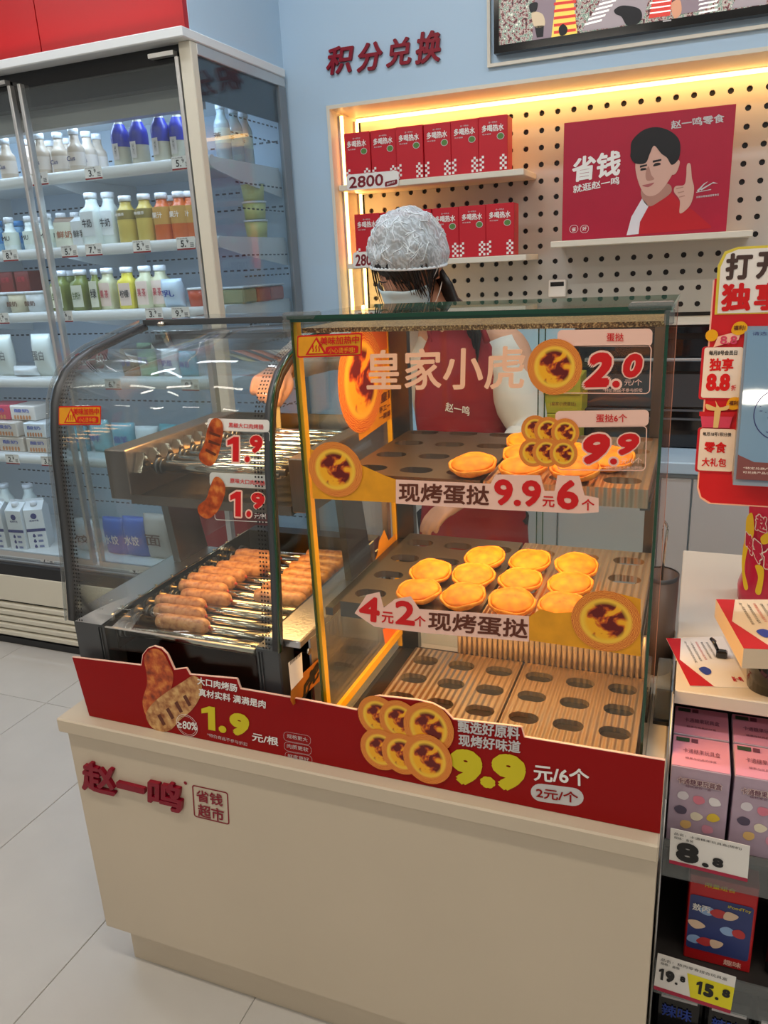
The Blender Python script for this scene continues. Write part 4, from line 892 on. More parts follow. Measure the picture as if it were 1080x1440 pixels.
# ---------------------------------------------------------------- helper for trays with round-ended holes
def tray_with_holes(xs, ys, hx, hy, z, m, name, parent, th=0.0012, lip=0.03, edge=None):
    b = MB(); px = xs[1] - xs[0]; py = ys[1] - ys[0]; n = 16
    x0, x1 = xs[0] - px / 2 + 0.001, xs[-1] + px / 2 - 0.001; y0, y1 = (edge or (ys[0] - py / 2, ys[-1] + py / 2))
    X = [x0] + [(xs[i] + xs[i + 1]) / 2 for i in range(len(xs) - 1)] + [x1]; Yc = [y0] + [(ys[i] + ys[i + 1]) / 2 for i in range(len(ys) - 1)] + [y1]
    for i in range(len(xs)):
        for j in range(len(ys)):
            cx_, cy_ = xs[i], ys[j]; q = []
            for k in range(n):
                a = 2 * math.pi * (k + 0.5) / n; c, s = math.cos(a), math.sin(a); q.append((cx_ + math.copysign(max(hx - hy, 0), c) + hy * c, cy_ + hy * s, z))
            cor = [(X[i], Yc[j], z), (X[i + 1], Yc[j], z), (X[i + 1], Yc[j + 1], z), (X[i], Yc[j + 1], z)]
            lo = [(p[0], p[1], z - 0.012) for p in q]
            vs = cor + q + lo; f = []
            quad = n // 4
            order = [2, 3, 0, 1]
            for s_ in range(4):
                cidx = order[s_]
                for k in range(quad):
                    kk = s_ * quad + k
                    if k < quad - 1: f.append((cidx, 4 + (kk + 1), 4 + kk))
                last = s_ * quad + quad - 1; nx = (last + 1) % n
                f.append((cidx, order[(s_ + 1) % 4], 4 + nx, 4 + last))
            f += [(4 + k, 4 + (k + 1) % n, 4 + n + (k + 1) % n, 4 + n + k) for k in range(n)]
            b.add(vs, f, m)
    b.add([(x0, y0, z), (x1, y0, z), (x1, y0, z - lip), (x0, y0, z - lip)], [(0, 3, 2, 1)], m)
    b.add([(x0, y0, z), (x0, y1, z), (x0, y1, z - 0.02), (x0, y0, z - lip)], [(0, 3, 2, 1)], m)
    b.add([(x1, y0, z), (x1, y1, z), (x1, y1, z - 0.02), (x1, y0, z - lip)], [(0, 1, 2, 3)], m)
    return b.build(name, None, parent)

# ================================================================== THE TART CASE
GX0, GX1, GY, GYB, GT = -0.575, -0.036, 1.070, 1.455, 1.424
t = tc = thing('tart_display_case', 'upright glass heated display case with custard tarts on two shelves', 'display case', (-0.3, 1.26, CZ))
a = MB(); a.box(GX0, GX1, GY + 0.002, GYB, CZ, 0.688, bev=0.002); a.build('base', STEELD, t)
a = MB(); a.box(GX0 + 0.001, GX1 - 0.001, GY - 0.006, GY - 0.0005, 0.665, GT); fg = a.build('front_glass', GL, t)
a = MB()
a.box(GX0, GX0 + 0.0012, GY - 0.0065, GY + 0.0002, 0.665, GT + 0.001, GLEDGE); a.box(GX1 - 0.004, GX1, GY - 0.0068, GY + 0.0002, 0.665, GT + 0.001, GLEDGE)
a.box(GX0, GX1, GY - 0.0066, GY - 0.0002, GT - 0.001, GT + 0.003, GLEDGE); a.build('glass_edge', None, fg)
a = MB(); a.box(GX0, GX0 + 0.005, GY, GYB, 0.69, GT); lg = a.build('left_glass', GL, t)
a = MB(); a.box(GX1 - 0.005, GX1, GY, GYB - 0.02, 0.69, GT); rg = a.build('right_glass', GL, t)
a = MB(); a.box(GX1 - 0.006, GX1 + 0.0005, GYB - 0.022, GYB - 0.019, 0.69, GT, mat('rosy_glass_edge', (170, 128, 118), 0.2)); a.build('glass_edge', None, rg)
# top pane, very slightly falling to the back
TG = [(GX0 - 0.004, GY - 0.008, GT + 0.003), (GX1 + 0.002, GY - 0.008, GT + 0.003), (GX1 + 0.002, 1.40, GT - 0.001), (GX0 - 0.004, 1.40, GT - 0.001)]
a = MB(); a.add(TG + [(p[0], p[1], p[2] + 0.006) for p in TG], [(4, 5, 6, 7), (3, 2, 1, 0), (1, 2, 6, 5), (3, 0, 4, 7), (2, 3, 7, 6), (0, 1, 5, 4)]); tg = a.build('top_glass', GL, t)
a = MB(); a.box(GX0 - 0.004, GX1 + 0.002, GY - 0.0095, GY - 0.0082, GT + 0.003, GT + 0.009, GLEDGE); a.box(GX0 - 0.004, GX1 + 0.002, 1.399, 1.4012, GT - 0.001, GT + 0.005, GLEDGEL)
a.box(GX1 + 0.0022, GX1 + 0.0032, GY - 0.008, 1.40, GT + 0.001, GT + 0.007, GLEDGEL); a.build('glass_edge', None, tg)
for x0, x1 in ((GX0 - 0.010, GX0 + 0.045), (GX1 - 0.05, GX1 + 0.006)):
    a = MB(); a.box(x0, x1, GY - 0.014, GY + 0.014, GT + 0.004, GT + 0.014, bev=0.003); a.box(x0 if x0 < -0.3 else x1 - 0.012, (x0 + 0.012) if x0 < -0.3 else x1, GY - 0.014, GY + 0.012, GT - 0.014, GT + 0.004, bev=0.002); a.build('corner_clip', ACR, t)
# yellow edging film of the left pane
a = MB(); a.box(GX0 - 0.002, GX0 + 0.007, GY + 0.0, GY + 0.014, 0.690, GT); a.build('yellow_edge_strip', YELF, t)
a = MB(); a.box(GX0 + 0.005, GX0 + 0.012, GY + 0.014, GYB - 0.012, 0.722, 0.738); a.build('yellow_edge_strip', YELF, t)
a = MB(); a.box(GX0 - 0.001, GX0 + 0.009, GYB - 0.014, GYB - 0.002, 0.690, GT); a.build('yellow_edge_strip', YELF, t)
for x0, x1 in ((GX0 + 0.012, GX0 + 0.048), (GX1 - 0.035, GX1 - 0.012)):
    a = MB(); a.box(x0, x1, GYB - 0.015, GYB + 0.004, 0.688, GT - 0.01); a.build('rear_post', STEELD, t)
a = MB(); a.box(GX0 + 0.006, GX1 - 0.006, GY + 0.02, GYB - 0.01, 1.405, 1.412); a.build('heater_plate', CEILSPK, t)
for k, (x0, x1) in enumerate(((GX0 + 0.05, -0.26), (-0.275, GX1 - 0.035))):
    a = MB(); a.box(x0, x1, GYB - 0.006 + 0.008 * k, GYB - 0.002 + 0.008 * k, 0.70, 1.40); d = a.build('sliding_door', GL, t)
    a = MB(); a.box(x1 - 0.0015 if k == 0 else x0, x1 if k == 0 else x0 + 0.0015, GYB - 0.0065 + 0.008 * k, GYB - 0.0015 + 0.008 * k, 0.70, 1.40); a.build('glass_edge', GLEDGE, d)
XA, XB = [-0.490, -0.411, -0.332], [-0.250, -0.170, -0.090]
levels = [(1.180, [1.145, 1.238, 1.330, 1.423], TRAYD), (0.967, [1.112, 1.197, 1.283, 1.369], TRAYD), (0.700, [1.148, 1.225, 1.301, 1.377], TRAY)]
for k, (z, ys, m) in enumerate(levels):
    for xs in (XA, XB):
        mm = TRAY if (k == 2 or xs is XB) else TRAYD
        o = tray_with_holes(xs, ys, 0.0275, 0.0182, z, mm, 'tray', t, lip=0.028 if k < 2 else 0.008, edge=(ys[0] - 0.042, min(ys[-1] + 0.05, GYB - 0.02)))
    if k < 2:
        for x0 in (GX0 + 0.012, GX1 - 0.026):
            a = MB(); a.box(x0, x0 + 0.014, ys[0] - 0.03, GYB - 0.018, z - 0.035, z - 0.021); a.build('tray_bracket', STEELD, t)
a = MB(); a.box(GX0 + 0.012, GX1 - 0.01, GY + 0.03, GYB - 0.02, 0.6885, 0.690); a.build('drip_pan', DARK, t)
# ribbed riser at the back of the lowest level
a = MB(); xs = [-0.43 + i * 0.011 for i in range(35)]
a.box(-0.435, -0.048, 1.433, 1.435, 0.70, 0.79)
for i, x in enumerate(xs): a.lathe([(0.0052, 0.70), (0.0052, 0.79)], (x, 1.432, 0), 10, None)
for i, x in enumerate([]): pass
tag(a.build('ribbed_riser', mat('ribbed_riser_plastic', (176, 160, 146), 0.3, 0.4), t), kind='stuff')

# tarts
def make_tart():
    t = thing('custard_tart', 'x', 'tart', (0, 0, 0), 'custard tarts in the display case')
    b = MB(); n = 28; rings = []
    for r, z in [(0.0120, -0.012), (0.0160, -0.002), (0.0290, 0.004), (0.0355, 0.008), (0.0378, 0.0125), (0.0376, 0.0155), (0.0360, 0.0168), (0.0340, 0.0155)]:
        ring = []
        for j in range(n):
            a = 2 * math.pi * j / n; k = 1 + 0.022 * math.sin(a * 5 + r * 300) + 0.015 * math.sin(a * 11)
            ring.append((r * k * math.cos(a), r * k * math.sin(a), z + 0.0012 * math.sin(a * 4 + z * 200)))
        rings.append(ring)
    b.loft(rings); b.build('crust', CRUST, t)
    b = MB(); rings = []
    for r, z in [(0.0350, 0.0152), (0.0315, 0.0180), (0.025, 0.0215), (0.013, 0.0242), (0.0015, 0.0250)]:
        ring = []
        for j in range(n):
            a = 2 * math.pi * j / n; p = (r * math.cos(a), r * math.sin(a)); ring.append((p[0], p[1], z + 0.0014 * mn.noise(Vector((p[0] * 90, p[1] * 90, 3)))))
        rings.append(ring)
    b.loft(rings, smooth=True); b.build('custard_filling', CUST, t)
    return t
tart0 = make_tart()
RIDGE = [(-0.402, 1.112, 'at the front left, beside the red 4'), (-0.325, 1.112, 'second from the left in the front row'), (-0.247, 1.112, 'third from the left in the front row'), (-0.168, 1.116, 'rightmost in the front row, half hidden by the printed strip'),
         (-0.409, 1.197, 'leftmost in the second row'), (-0.333, 1.199, 'second from the left in the second row'), (-0.251, 1.199, 'third in the second row'), (-0.169, 1.203, 'rightmost in the second row'),
         (-0.334, 1.287, 'leftmost in the back row'), (-0.252, 1.289, 'middle of the back row'), (-0.172, 1.289, 'rightmost in the back row')]
first = True
for x, y, nm in RIDGE:
    lab = 'golden tart on middle shelf, ' + nm; lc = (x, y, 0.9675 + 0.0005)
    if first: pos(tart0, lc, random.uniform(0, 6), lab); o = tart0; first = False
    else: o = dup(tart0, lc, random.uniform(0, 6), lab)
    o.rotation_mode = 'ZYX'; o.rotation_euler = (math.radians(random.uniform(6, 13)), math.radians(random.uniform(-5, 5)), random.uniform(0, 6)); o.location.z += 0.002
for x, y, nm in [(-0.314, 1.14, 'leftmost in the front row, nothing in front of it'), (-0.234, 1.14, 'just left of the picture of six tarts'), (-0.158, 1.145, 'under the picture of six tarts'), (-0.248, 1.222, 'peeping out behind the second front tart'), (-0.172, 1.225, 'in the second row behind the printed price'), (-0.262, 1.305, 'furthest back, left of the picture of six tarts'), (-0.115, 1.215, 'in the second row at the right behind the 9.9')]:
    o = dup(tart0, (x, y, 1.1805), random.uniform(0, 6), 'golden tart on upper shelf, ' + nm)
    o.rotation_mode = 'ZYX'; o.rotation_euler = (math.radians(random.uniform(9, 15)), math.radians(random.uniform(-4, 4)), random.uniform(0, 6)); o.location.z += 0.003

# prints on the glass
gp = front_plane(GY - 0.0062)
def disc_px(pl, c, rpx, name, parent, lay=1, rypx=None):
    cc = pl.uv(*c); rx = (pl.uv(c[0] + rpx, c[1]) - cc).length; ry = (pl.uv(c[0], c[1] + (rypx or rpx)) - cc).length
    return pdisc(pl, cc, rx, name, parent, None, lay, ry)
def sticker(parent, name, fn, label=None):
    a = MB(); fn(a); o = a.build(name, None, parent)
    if label: o['label'] = label
    return o
def warn(pl, ll, lr, ul, parent):
    A, U, V = frame3(pl, ll, lr, ul); P = lambda u, v: tuple(A + U * u + V * v)
    a = MB(); flat(a, pl, [P(x, y) for x, y in rrect(-0.02, -0.08, 1.02, 1.08, 0.06)], DRD, 0); flat(a, pl, [P(x, y) for x, y in rrect(0.0, 0.0, 1, 1, 0.05)], AMBER, 1)
    o = a.build('warning_sticker', None, parent)
    a = MB(); flat(a, pl, [P(.12, .06), (P(.47, .06)), P(.30, .98)], DRD, 2); flat(a, pl, [P(.17, .13), P(.42, .13), P(.295, .82)], YELF, 3)
    for k in range(3): flat(a, pl, [P(.235 + k * .05, .2), P(.255 + k * .05, .2), P(.262 + k * .05, .32), P(.25 + k * .05, .42), P(.262 + k * .05, .55), P(.242 + k * .05, .55), P(.23 + k * .05, .42), P(.242 + k * .05, .32)], DRD, 4)
    text_into(a, pl, '美味加热中', A + U * .36 + V * .54, U * .62, V * .42, DRD, lay=4, bold=0.03)
    flat(a, pl, [P(x, y) for x, y in rrect(.45, .04, .97, .46, .08)], DRD, 3); text_into(a, pl, '小心烫手哦!', A + U * .50 + V * .10, U * .42, V * .28, YELF, lay=5, bold=0.015)
    a.build('lettering', None, o); return o
warn(gp, (420, 501), (507, 498), (420, 474), t)
sticker(t, 'glass_lettering', lambda a: ptext(a, gp, '皇家小虎', (516, 549), (737, 547), (515, 492), PEACH, bold=0.025), 'peach coloured characters across the upper front glass')
def card(pl, hll, hlr, hul, rll, rlr, rul, head, htext, hm, parts, parent, hc=PINKBG, tm_=DRD):
    a = MB(); prr(a, pl, hll, hlr, hul, 0.006, hc, 0); pring(a, pl, rll, rlr, rul, 0.006, 0.0012, hc, 0); o = a.build('price_sticker', None, parent)
    a = MB(); ptext(a, pl, head, *htext, hm, bold=0.02)
    for body, ll, lr, ul, kw in parts: ptext(a, pl, body, ll, lr, ul, kw.pop('m', tm_), **kw)
    a.build('lettering', None, o); return o
o = card(gp, (784, 488), (917, 487), (784, 464), (772, 553), (914, 554), (772, 487), '蛋挞', ((853, 480), (877, 480), (853, 468)), DRD,
     [('2', (820, 545), (859, 544), (822, 496), dict(bold=0.085, outline=PINKBG, ow=0.045, shear=0.2)), ('.', (861, 545), (872, 545), (861, 535), dict(bold=0.03, outline=PINKBG, ow=0.05)), ('0', (876, 531), (904, 531), (876, 497), dict(bold=0.085, outline=PINKBG, ow=0.045, shear=0.2)),
      ('元/个', (878, 542), (903, 542), (878, 533), dict(m=PINKBG, bold=0.01)), ('*特价商品不参与折扣', (848, 551), (903, 551), (848, 546), dict(m=PINKBG, bold=0.0))], t)
disc_px(gp, (780, 516), 39, 'printed_tart', t, 4)
o = card(gp, (781, 600), (912, 599), (781, 578), (784, 661), (908, 662), (784, 600), '蛋挞6个', ((838, 593.5), (882, 593.5), (838, 582)), DRD,
     [('9', (820, 653), (858, 652), (820, 610), dict(bold=0.085, outline=PINKBG, ow=0.045, shear=0.2)), ('.', (858, 653), (868, 653), (858, 644), dict(bold=0.03, outline=PINKBG, ow=0.05)), ('9', (869, 640), (899, 640), (869, 609), dict(bold=0.085, outline=PINKBG, ow=0.045, shear=0.2)),
      ('元/6个', (873, 652), (903, 652), (873, 643), dict(m=PINKBG, bold=0.01)), ('*特价商品不参与折扣', (850, 660), (903, 660), (850, 655), dict(m=PINKBG, bold=0.0))], t)
for k, c in enumerate([(753, 604), (771, 606), (795, 608), (750, 636), (769, 636), (793, 637)]): disc_px(gp, c, 20, 'printed_tart', t, 2 + k)
def strip_up(a):
    ppoly(a, gp, [(436, 631), (447, 635), (470, 622), (500, 650), (540, 668), (562, 676), (562, 707), (440, 701)], AMBER, 0)
    ppoly(a, gp, [(557, 674), (690, 680), (697, 667), (760, 668), (766, 690), (780, 690), (784, 668), (815, 669), (822, 696), (842, 700), (842, 720), (815, 722), (690, 716), (557, 708)], PINKBG, 1)
o = sticker(t, 'printed_strip', strip_up, 'amber and pink strip offering six tarts for 9.9')
a = MB(); ptext(a, gp, '现烤蛋挞', (561, 705), (688, 711), (561, 678), BRN, bold=0.035); ptext(a, gp, '9.9', (695, 710), (761, 713), (695, 673), DRD, bold=0.05); ptext(a, gp, '元', (763, 712), (780, 713), (763, 697), DRD, bold=0.03); ptext(a, gp, '6', (783, 716), (814, 717), (783, 674), DRD, bold=0.05); ptext(a, gp, '个', (818, 717), (836, 718), (818, 701), DRD, bold=0.03); a.build('lettering', None, o)
disc_px(gp, (472, 660), 38, 'printed_tart', t, 3)
def strip_lo(a):
    ppoly(a, gp, [(499, 862), (516, 836), (534, 832), (540, 854), (556, 842), (578, 838), (590, 856), (744, 866), (744, 902), (600, 890), (527, 881)], PINKBG, 1)
    ppoly(a, gp, [(743, 868), (760, 856), (780, 862), (815, 860), (860, 832), (901, 842), (901, 923), (743, 900)], AMBER, 0)
o = sticker(t, 'printed_strip', strip_lo, 'pink and amber strip offering two tarts for 4')
a = MB(); ptext(a, gp, '4', (505, 871), (534, 876), (506, 836), DRD, bold=0.05); ptext(a, gp, '元', (537, 875), (554, 877), (537, 859), DRD, bold=0.03); ptext(a, gp, '2', (556, 877), (584, 880), (556, 843), DRD, bold=0.05); ptext(a, gp, '个', (583, 880), (599, 881), (583, 865), DRD, bold=0.03); ptext(a, gp, '现烤蛋挞', (602, 885), (742, 898), (603, 859), BRN, bold=0.035); a.build('lettering', None, o)
disc_px(gp, (852, 873), 50, 'printed_tart', t, 3, 42)
# print on the left pane, facing into the case
lp = Plane((GX0 + 0.0056, 1.26, 1.0), (1, 0, 0), (0, 1, 0))
sticker(t, 'side_poster', lambda a: (ppoly(a, lp, [(505, 470), (566, 462), (568, 575), (505, 620), (500, 560)], AMBER, 0), ppoly(a, lp, [(500, 470), (545, 462), (545, 490), (500, 500)], ORANGE, 1)), 'amber poster on the left glass of the tart case')
cc = lp.uv(508, 535); pdisc(lp, cc, abs(lp.uv(540, 535).x - lp.uv(482, 535).x) * 0.55, 'printed_tart', t, None, 3, (lp.uv(510, 470) - lp.uv(510, 612)).length * 0.52)
a = MB(); ptext(a, lp, '皇家', (534, 568), (553, 556), (534, 554), BRN, bold=0.03, lay=4); ptext(a, lp, '手工一酥', (532, 582), (553, 570), (532, 573), BRN, bold=0.03, lay=4); ptext(a, lp, '一层层酥', (532, 592), (553, 581), (532, 584), BRN, bold=0.03, lay=4); a.build('glass_lettering', None, t)
sticker(t, 'side_sticker', lambda a: ppoly(a, lp, [(505, 826), (512, 808), (522, 800), (530, 780), (533, 760), (540, 745), (546, 760), (556, 750), (562, 762), (552, 780), (540, 800), (520, 822)], AMBER, 0), 'amber cut-out sticker low on the left glass')
a = MB(); ppoly(a, lp, [(538, 885), (548, 880), (562, 880), (545, 905), (541, 905)], ORANGE, 0); a.build('side_sticker', None, t)

# ================================================================== THE ROLLER GRILL CASE
RX0, RX1 = -1.12, -0.655
t = rc = thing('sausage_roller_case', 'steel roller grill with curved glass hood and sausages', 'roller grill', (-0.89, 1.35, CZ))
a = MB(); a.box(RX0, RX1, GY + 0.012, 1.64, CZ, 0.668); a.build('base_pan', STEELD, t)
a = MB(); a.box(RX0, RX1, GY + 0.10, GY + 0.106, 0.668, 0.80); a.box(RX0 + 0.004, RX1 - 0.004, GY + 0.10, 1.60, 0.790, 0.795); a.build('drip_tray', STEELD, t)
for x0, x1 in ((RX0, RX0 + 0.075), (RX1 - 0.048, RX1 + 0.002)):
    a = MB(); a.box(x0, x1, GY - 0.004, GY + 0.05, 0.668, 0.858, bev=0.003)
    for k in range(2):
        xx = x1 - 0.012 + 0.006 * k if x0 < -1 else x0 + 0.006 + 0.006 * k
        a.box(xx, xx + 0.002, GY - 0.007, GY - 0.004, 0.70, 0.85)
    a.build('front_bracket', BRACKET, t)
# side rails, left and right
for (xo, xi, sgn) in ((RX0, -1.034, 1), (RX1 + 0.036, -0.692, -1)):
    a = MB(); lo, hi = sorted((xo, xi)); a.box(lo, hi, GY + 0.012, 1.47, 0.857, 0.872, bev=0.002); a.build('side_rail', STEEL, t)
    a = MB(); a.box(min(xi, xi - 0.004 * sgn), max(xi, xi - 0.004 * sgn), GY + 0.02, 1.60, 0.795, 0.872); a.build('inner_plate', STEELB, t)
    a = MB(); a.box(min(xo, xo + 0.004 * sgn), max(xo, xo + 0.004 * sgn), GY + 0.05, 1.47, 0.668, 0.857); a.build('outer_plate', STEEL, t)
a = MB()
for k in range(9): a.lathe([(0.003, 0), (0.003, 0.0015)], (-1.040, 1.12 + k * 0.055, 0.872), 8)
tag(a.build('rail_rivets', STEELB, t), kind='stuff')
a = MB(); a.box(-1.036, -0.69, 1.60, 1.64, 0.668, 0.872); a.build('rear_panel', STEELD, t)
a = MB(); a.box(RX0 + 0.078, RX1 - 0.05, GY - 0.002, GY + 0.002, 0.768, 0.850); a.build('front_lip_glass', GL, t)
a = MB(); a.box(RX0 + 0.078, RX1 - 0.05, GY - 0.003, GY + 0.003, 0.850, 0.852); a.build('lip_edge', ALU, t)
r0 = None
def roller(x0, x1, y, z, r, parent, proto=None):
    if proto is None:
        b = MB(); b.lathe([(r * 0.55, x0 - 0.012), (r * 0.55, x0), (r, x0), (r, x1), (r * 0.55, x1), (r * 0.55, x1 + 0.01)], (0, 0, 0), 20, None, 'X')
        o = b.build('roller', STEELB, parent, world=False); b = MB(); b.lathe([(r * 1.3, x0 + 0.002), (r * 1.3, x0 + 0.009)], (0, 0, 0), 18, None, 'X'); b.lathe([(r * 1.15, x0 + 0.014), (r * 1.15, x0 + 0.018)], (0, 0, 0), 18, None, 'X'); c = b.build('roller_collar', STEELD, o, world=False)
    else:
        o = proto.copy(); C.objects.link(o); c = proto.children[0].copy(); C.objects.link(c); c.parent = o; o.parent = parent
    o.location = (0, y - parent.location.y, z - parent.location.z); return o
XC = -0.89
pr = None
for k in range(12):
    o = roller(-1.022 - XC, -0.703 - XC, 1.093 + 0.04 * k, 0.838, 0.0125, t, pr); pr = pr or o
pr = None
UPST = mat('brownish_steel', (132, 120, 112), 0.3, 0.9)
# upper roller bed
for k in range(9):
    o = roller(-0.985 - XC, -0.705 - XC, 1.222 + 0.04 * k, 1.140, 0.0125, t, pr); pr = pr or o
for x0, x1 in ((-1.086, -1.034), (-0.672, -0.632)):
    a = MB(); a.box(x0, x1, 1.19, 1.60, 1.074, 1.176, bev=0.002); a.build('upper_rail', UPST, t)
a = MB(); a.box(-1.034, -0.672, 1.19, 1.60, 1.068, 1.078); a.build('upper_pan', STEELD, t)
a = MB(); a.box(-1.034, -0.672, 1.188, 1.192, 1.068, 1.086); a.build('upper_front_lip', UPST, t)
a = MB(); a.box(-1.034, -0.672, 1.595, 1.60, 1.078, 1.176); a.build('upper_rear_plate', STEELD, t)
a = MB()
for k in range(9):
    y = 1.222 + 0.04 * k; a.add([(-1.012, y - 0.018, 1.128), (-1.012, y + 0.018, 1.128), (-1.012, y, 1.166), (-1.033, y - 0.018, 1.128), (-1.033, y + 0.018, 1.128), (-1.033, y, 1.166)], [(0, 1, 2), (0, 2, 5, 3), (2, 1, 4, 5)])
tag(a.build('roller_guides', STEELB, t), kind='stuff')
for x0, x1 in ((-1.088, -1.070), (-0.655, -0.64)):
    a = MB(); ys = [(1.36, 0.872), (1.47, 0.872), (1.425, 1.07), (1.335, 1.07)]
    vs = [(x0, y, z) for y, z in ys] + [(x1, y, z) for y, z in ys]
    a.add(vs, [(3, 2, 1, 0), (4, 5, 6, 7)] + [(i, (i + 1) % 4, (i + 1) % 4 + 4, i + 4) for i in range(4)]); a.build('support_post', STEELD, t)
# hood
PROF = [(1.066, 0.855), (1.078, 0.94), (1.088, 1.03), (1.100, 1.18), (1.109, 1.235), (1.121, 1.278), (1.138, 1.308), (1.162, 1.333), (1.195, 1.352), (1.240, 1.367), (1.285, 1.376), (1.35, 1.389), (1.416, 1.400)]
def sweep(x0, x1, th, inset=0.0, prof=PROF):
    b = MB(); o = [(y - inset * 0.9, z + (0.3 * inset if z < 1.27 else inset)) for y, z in prof]; n = len(o); I = []
    for i, (y, z) in enumerate(o):
        a_ = Vector(o[max(i - 1, 0)]); c_ = Vector(o[min(i + 1, n - 1)]); d = (c_ - a_).normalized(); nn = Vector((d.y, -d.x)); I.append((y + nn.x * th, z + nn.y * th))
    vs = [(x0, *p) for p in o] + [(x1, *p) for p in o] + [(x0, *p) for p in I] + [(x1, *p) for p in I]; f = []
    for i in range(n - 1): f += [(i, n + i, n + i + 1, i + 1), (2 * n + i, 2 * n + i + 1, 3 * n + i + 1, 3 * n + i), (i, i + 1, 2 * n + i + 1, 2 * n + i), (n + i, 3 * n + i, 3 * n + i + 1, n + i + 1)]
    f += [(0, 2 * n, 3 * n, n), (n - 1, 2 * n - 1, 4 * n - 1, 3 * n - 1)]
    b.add(vs, f, None, True); return b
sm = sweep(RX0 + 0.002, RX1 - 0.004, 0.004); hood = sm.build('hood_glass', GLC, t)
for x0, x1 in ((RX0 - 0.008, RX0 + 0.006), (RX1 - 0.010, RX1 + 0.004)):
    s = sweep(x0, x1, 0.014, 0.003); s.build('hood_rail', BRACKET, t)
for x0 in (RX0 - 0.012, RX1 + 0.0045):
    s = sweep(x0, x0 + 0.0035, 0.007, 0.010); s.build('rail_glass_edge', GLEDGE if x0 > -1 else ACR, t)
# printed dot borders on the hood
a = MB()
def prof_at(s_):
    L = [0]
    for i in range(len(PROF) - 1): L.append(L[-1] + (Vector(PROF[i + 1]) - Vector(PROF[i])).length)
    s_ = min(max(s_, 0), 1) * L[-1]
    for i in range(len(PROF) - 1):
        if s_ <= L[i + 1]:
            f = (s_ - L[i]) / (L[i + 1] - L[i]); d = (Vector(PROF[i + 1]) - Vector(PROF[i])).normalized(); p = Vector(PROF[i]).lerp(Vector(PROF[i + 1]), f); return p, d
    return Vector(PROF[-1]), Vector((1, 0))
for side, xb in ((1, RX0 + 0.012), (1, RX1 - 0.030)):
    for c_ in range(3):
        for k in range(96):
            p, d = prof_at((k + 0.5) / 96); x = xb + c_ * 0.0062; h = 0.0016; nn = Vector((-d.y, d.x)) * 0.0006
            if nn.x > 0: nn = -nn
            q = [(x - h, p - d * h + nn), (x + h, p - d * h + nn), (x + h, p + d * h + nn), (x - h, p + d * h + nn)]
            a.add([(u, v.x, v.y) for u, v in q], [(0, 1, 2, 3)])
for k in range(64):
    x = RX0 + 0.012 + k * 0.007; a.add([(x, 1.402, 1.3985), (x + 0.003, 1.402, 1.3985), (x + 0.003, 1.406, 1.3995), (x, 1.406, 1.3995)], [(0, 1, 2, 3)])
tag(a.build('dot_border', BLK, t), kind='stuff')
a = MB(); a.box(RX0 + 0.0, RX1 - 0.002, 1.408, 1.424, 1.398, 1.410); a.build('top_bar', BRACKET, t)
a = MB(); a.box(RX0 + 0.0, RX1 - 0.002, 1.424, 1.64, 1.401, 1.405); a.build('roof_glass', GLC, t)
a = MB(); a.lathe([(0.009, 0), (0.009, 0.006), (0.005, 0.009)], (RX0 + 0.055, 1.398, 1.398), 14); a.build('hood_knob', STEELB, t)
for x0 in (RX0, RX1 - 0.005):
    a = MB(); pts = [(y + 0.004, z) for y, z in PROF] + [(1.63, 1.400), (1.63, 0.872), (1.09, 0.872)]
    vs = [(x0, *p) for p in pts] + [(x0 + 0.004, *p) for p in pts]; n = len(pts)
    a.add(vs, [tuple(range(n)), tuple(reversed(range(n, 2 * n)))] + [(i, (i + 1) % n, (i + 1) % n + n, i + n) for i in range(n)]); a.build('side_glass', GL, t)
for x0 in (RX0 + 0.004, RX1 - 0.018):
    a = MB(); a.box(x0, x0 + 0.014, 1.622, 1.640, 0.668, 1.400); a.build('rear_post', STEEL, t)
a = MB(); a.box(-1.04, -0.74, 1.34, 1.42, 1.375, 1.385); a.build('heat_lamp', STEELD, t)
# stickers on the hood
hp = Plane((-0.9, 1.0905, 1.05), (0, -1, 0.085))
warn(hp, (84, 596), (141, 596), (84, 573), t)
def saus_px(pl, pts, lay=5):
    def f(a):
        ppoly(a, pl, pts, PSAUS, lay, sm=True)
    return f
card(hp, (292, 605), (379, 608), (292, 588), (298, 655), (379, 659), (298, 604), '黑椒大口肉烤肠', ((322, 601), (371, 604), (322, 594)), DRD,
     [('1', (320, 649), (337, 650), (320, 613), dict(bold=0.085, outline=PINKBG, ow=0.04)), ('.', (345, 650), (352, 650), (345, 641), dict(bold=0.03, outline=PINKBG, ow=0.04)), ('9', (352, 637), (370, 637), (352, 612), dict(bold=0.085, outline=PINKBG, ow=0.04)), ('元/根', (356, 651), (374, 652), (356, 643), dict(m=WHP, bold=0.01))], t, WHP)
card(hp, (295, 683), (380, 688), (295, 664), (302, 731), (380, 735), (302, 683), '原味大口肉烤肠', ((324, 679), (373, 683), (324, 672)), DRD,
     [('1', (324, 726), (340, 727), (324, 690), dict(bold=0.085, outline=PINKBG, ow=0.04)), ('.', (347, 727), (354, 727), (347, 718), dict(bold=0.03, outline=PINKBG, ow=0.04)), ('9', (354, 715), (373, 716), (354, 692), dict(bold=0.085, outline=PINKBG, ow=0.04)), ('元/根', (358, 729), (375, 730), (358, 721), dict(m=WHP, bold=0.01))], t, WHP)
def s1(a):
    ppoly(a, hp, [(300, 589), (311, 590), (315, 603), (312, 625), (306, 645), (297, 655), (285, 650), (281, 640), (289, 622), (293, 603)], PSAUS, 5, sm=True)
    for q in ([(296, 606), (312, 612), (311, 615), (296, 610)], [(295, 618), (311, 624), (310, 627), (294, 622)], [(291, 630), (306, 638), (304, 641), (290, 634)]): ppoly(a, hp, q, BRN, 6)
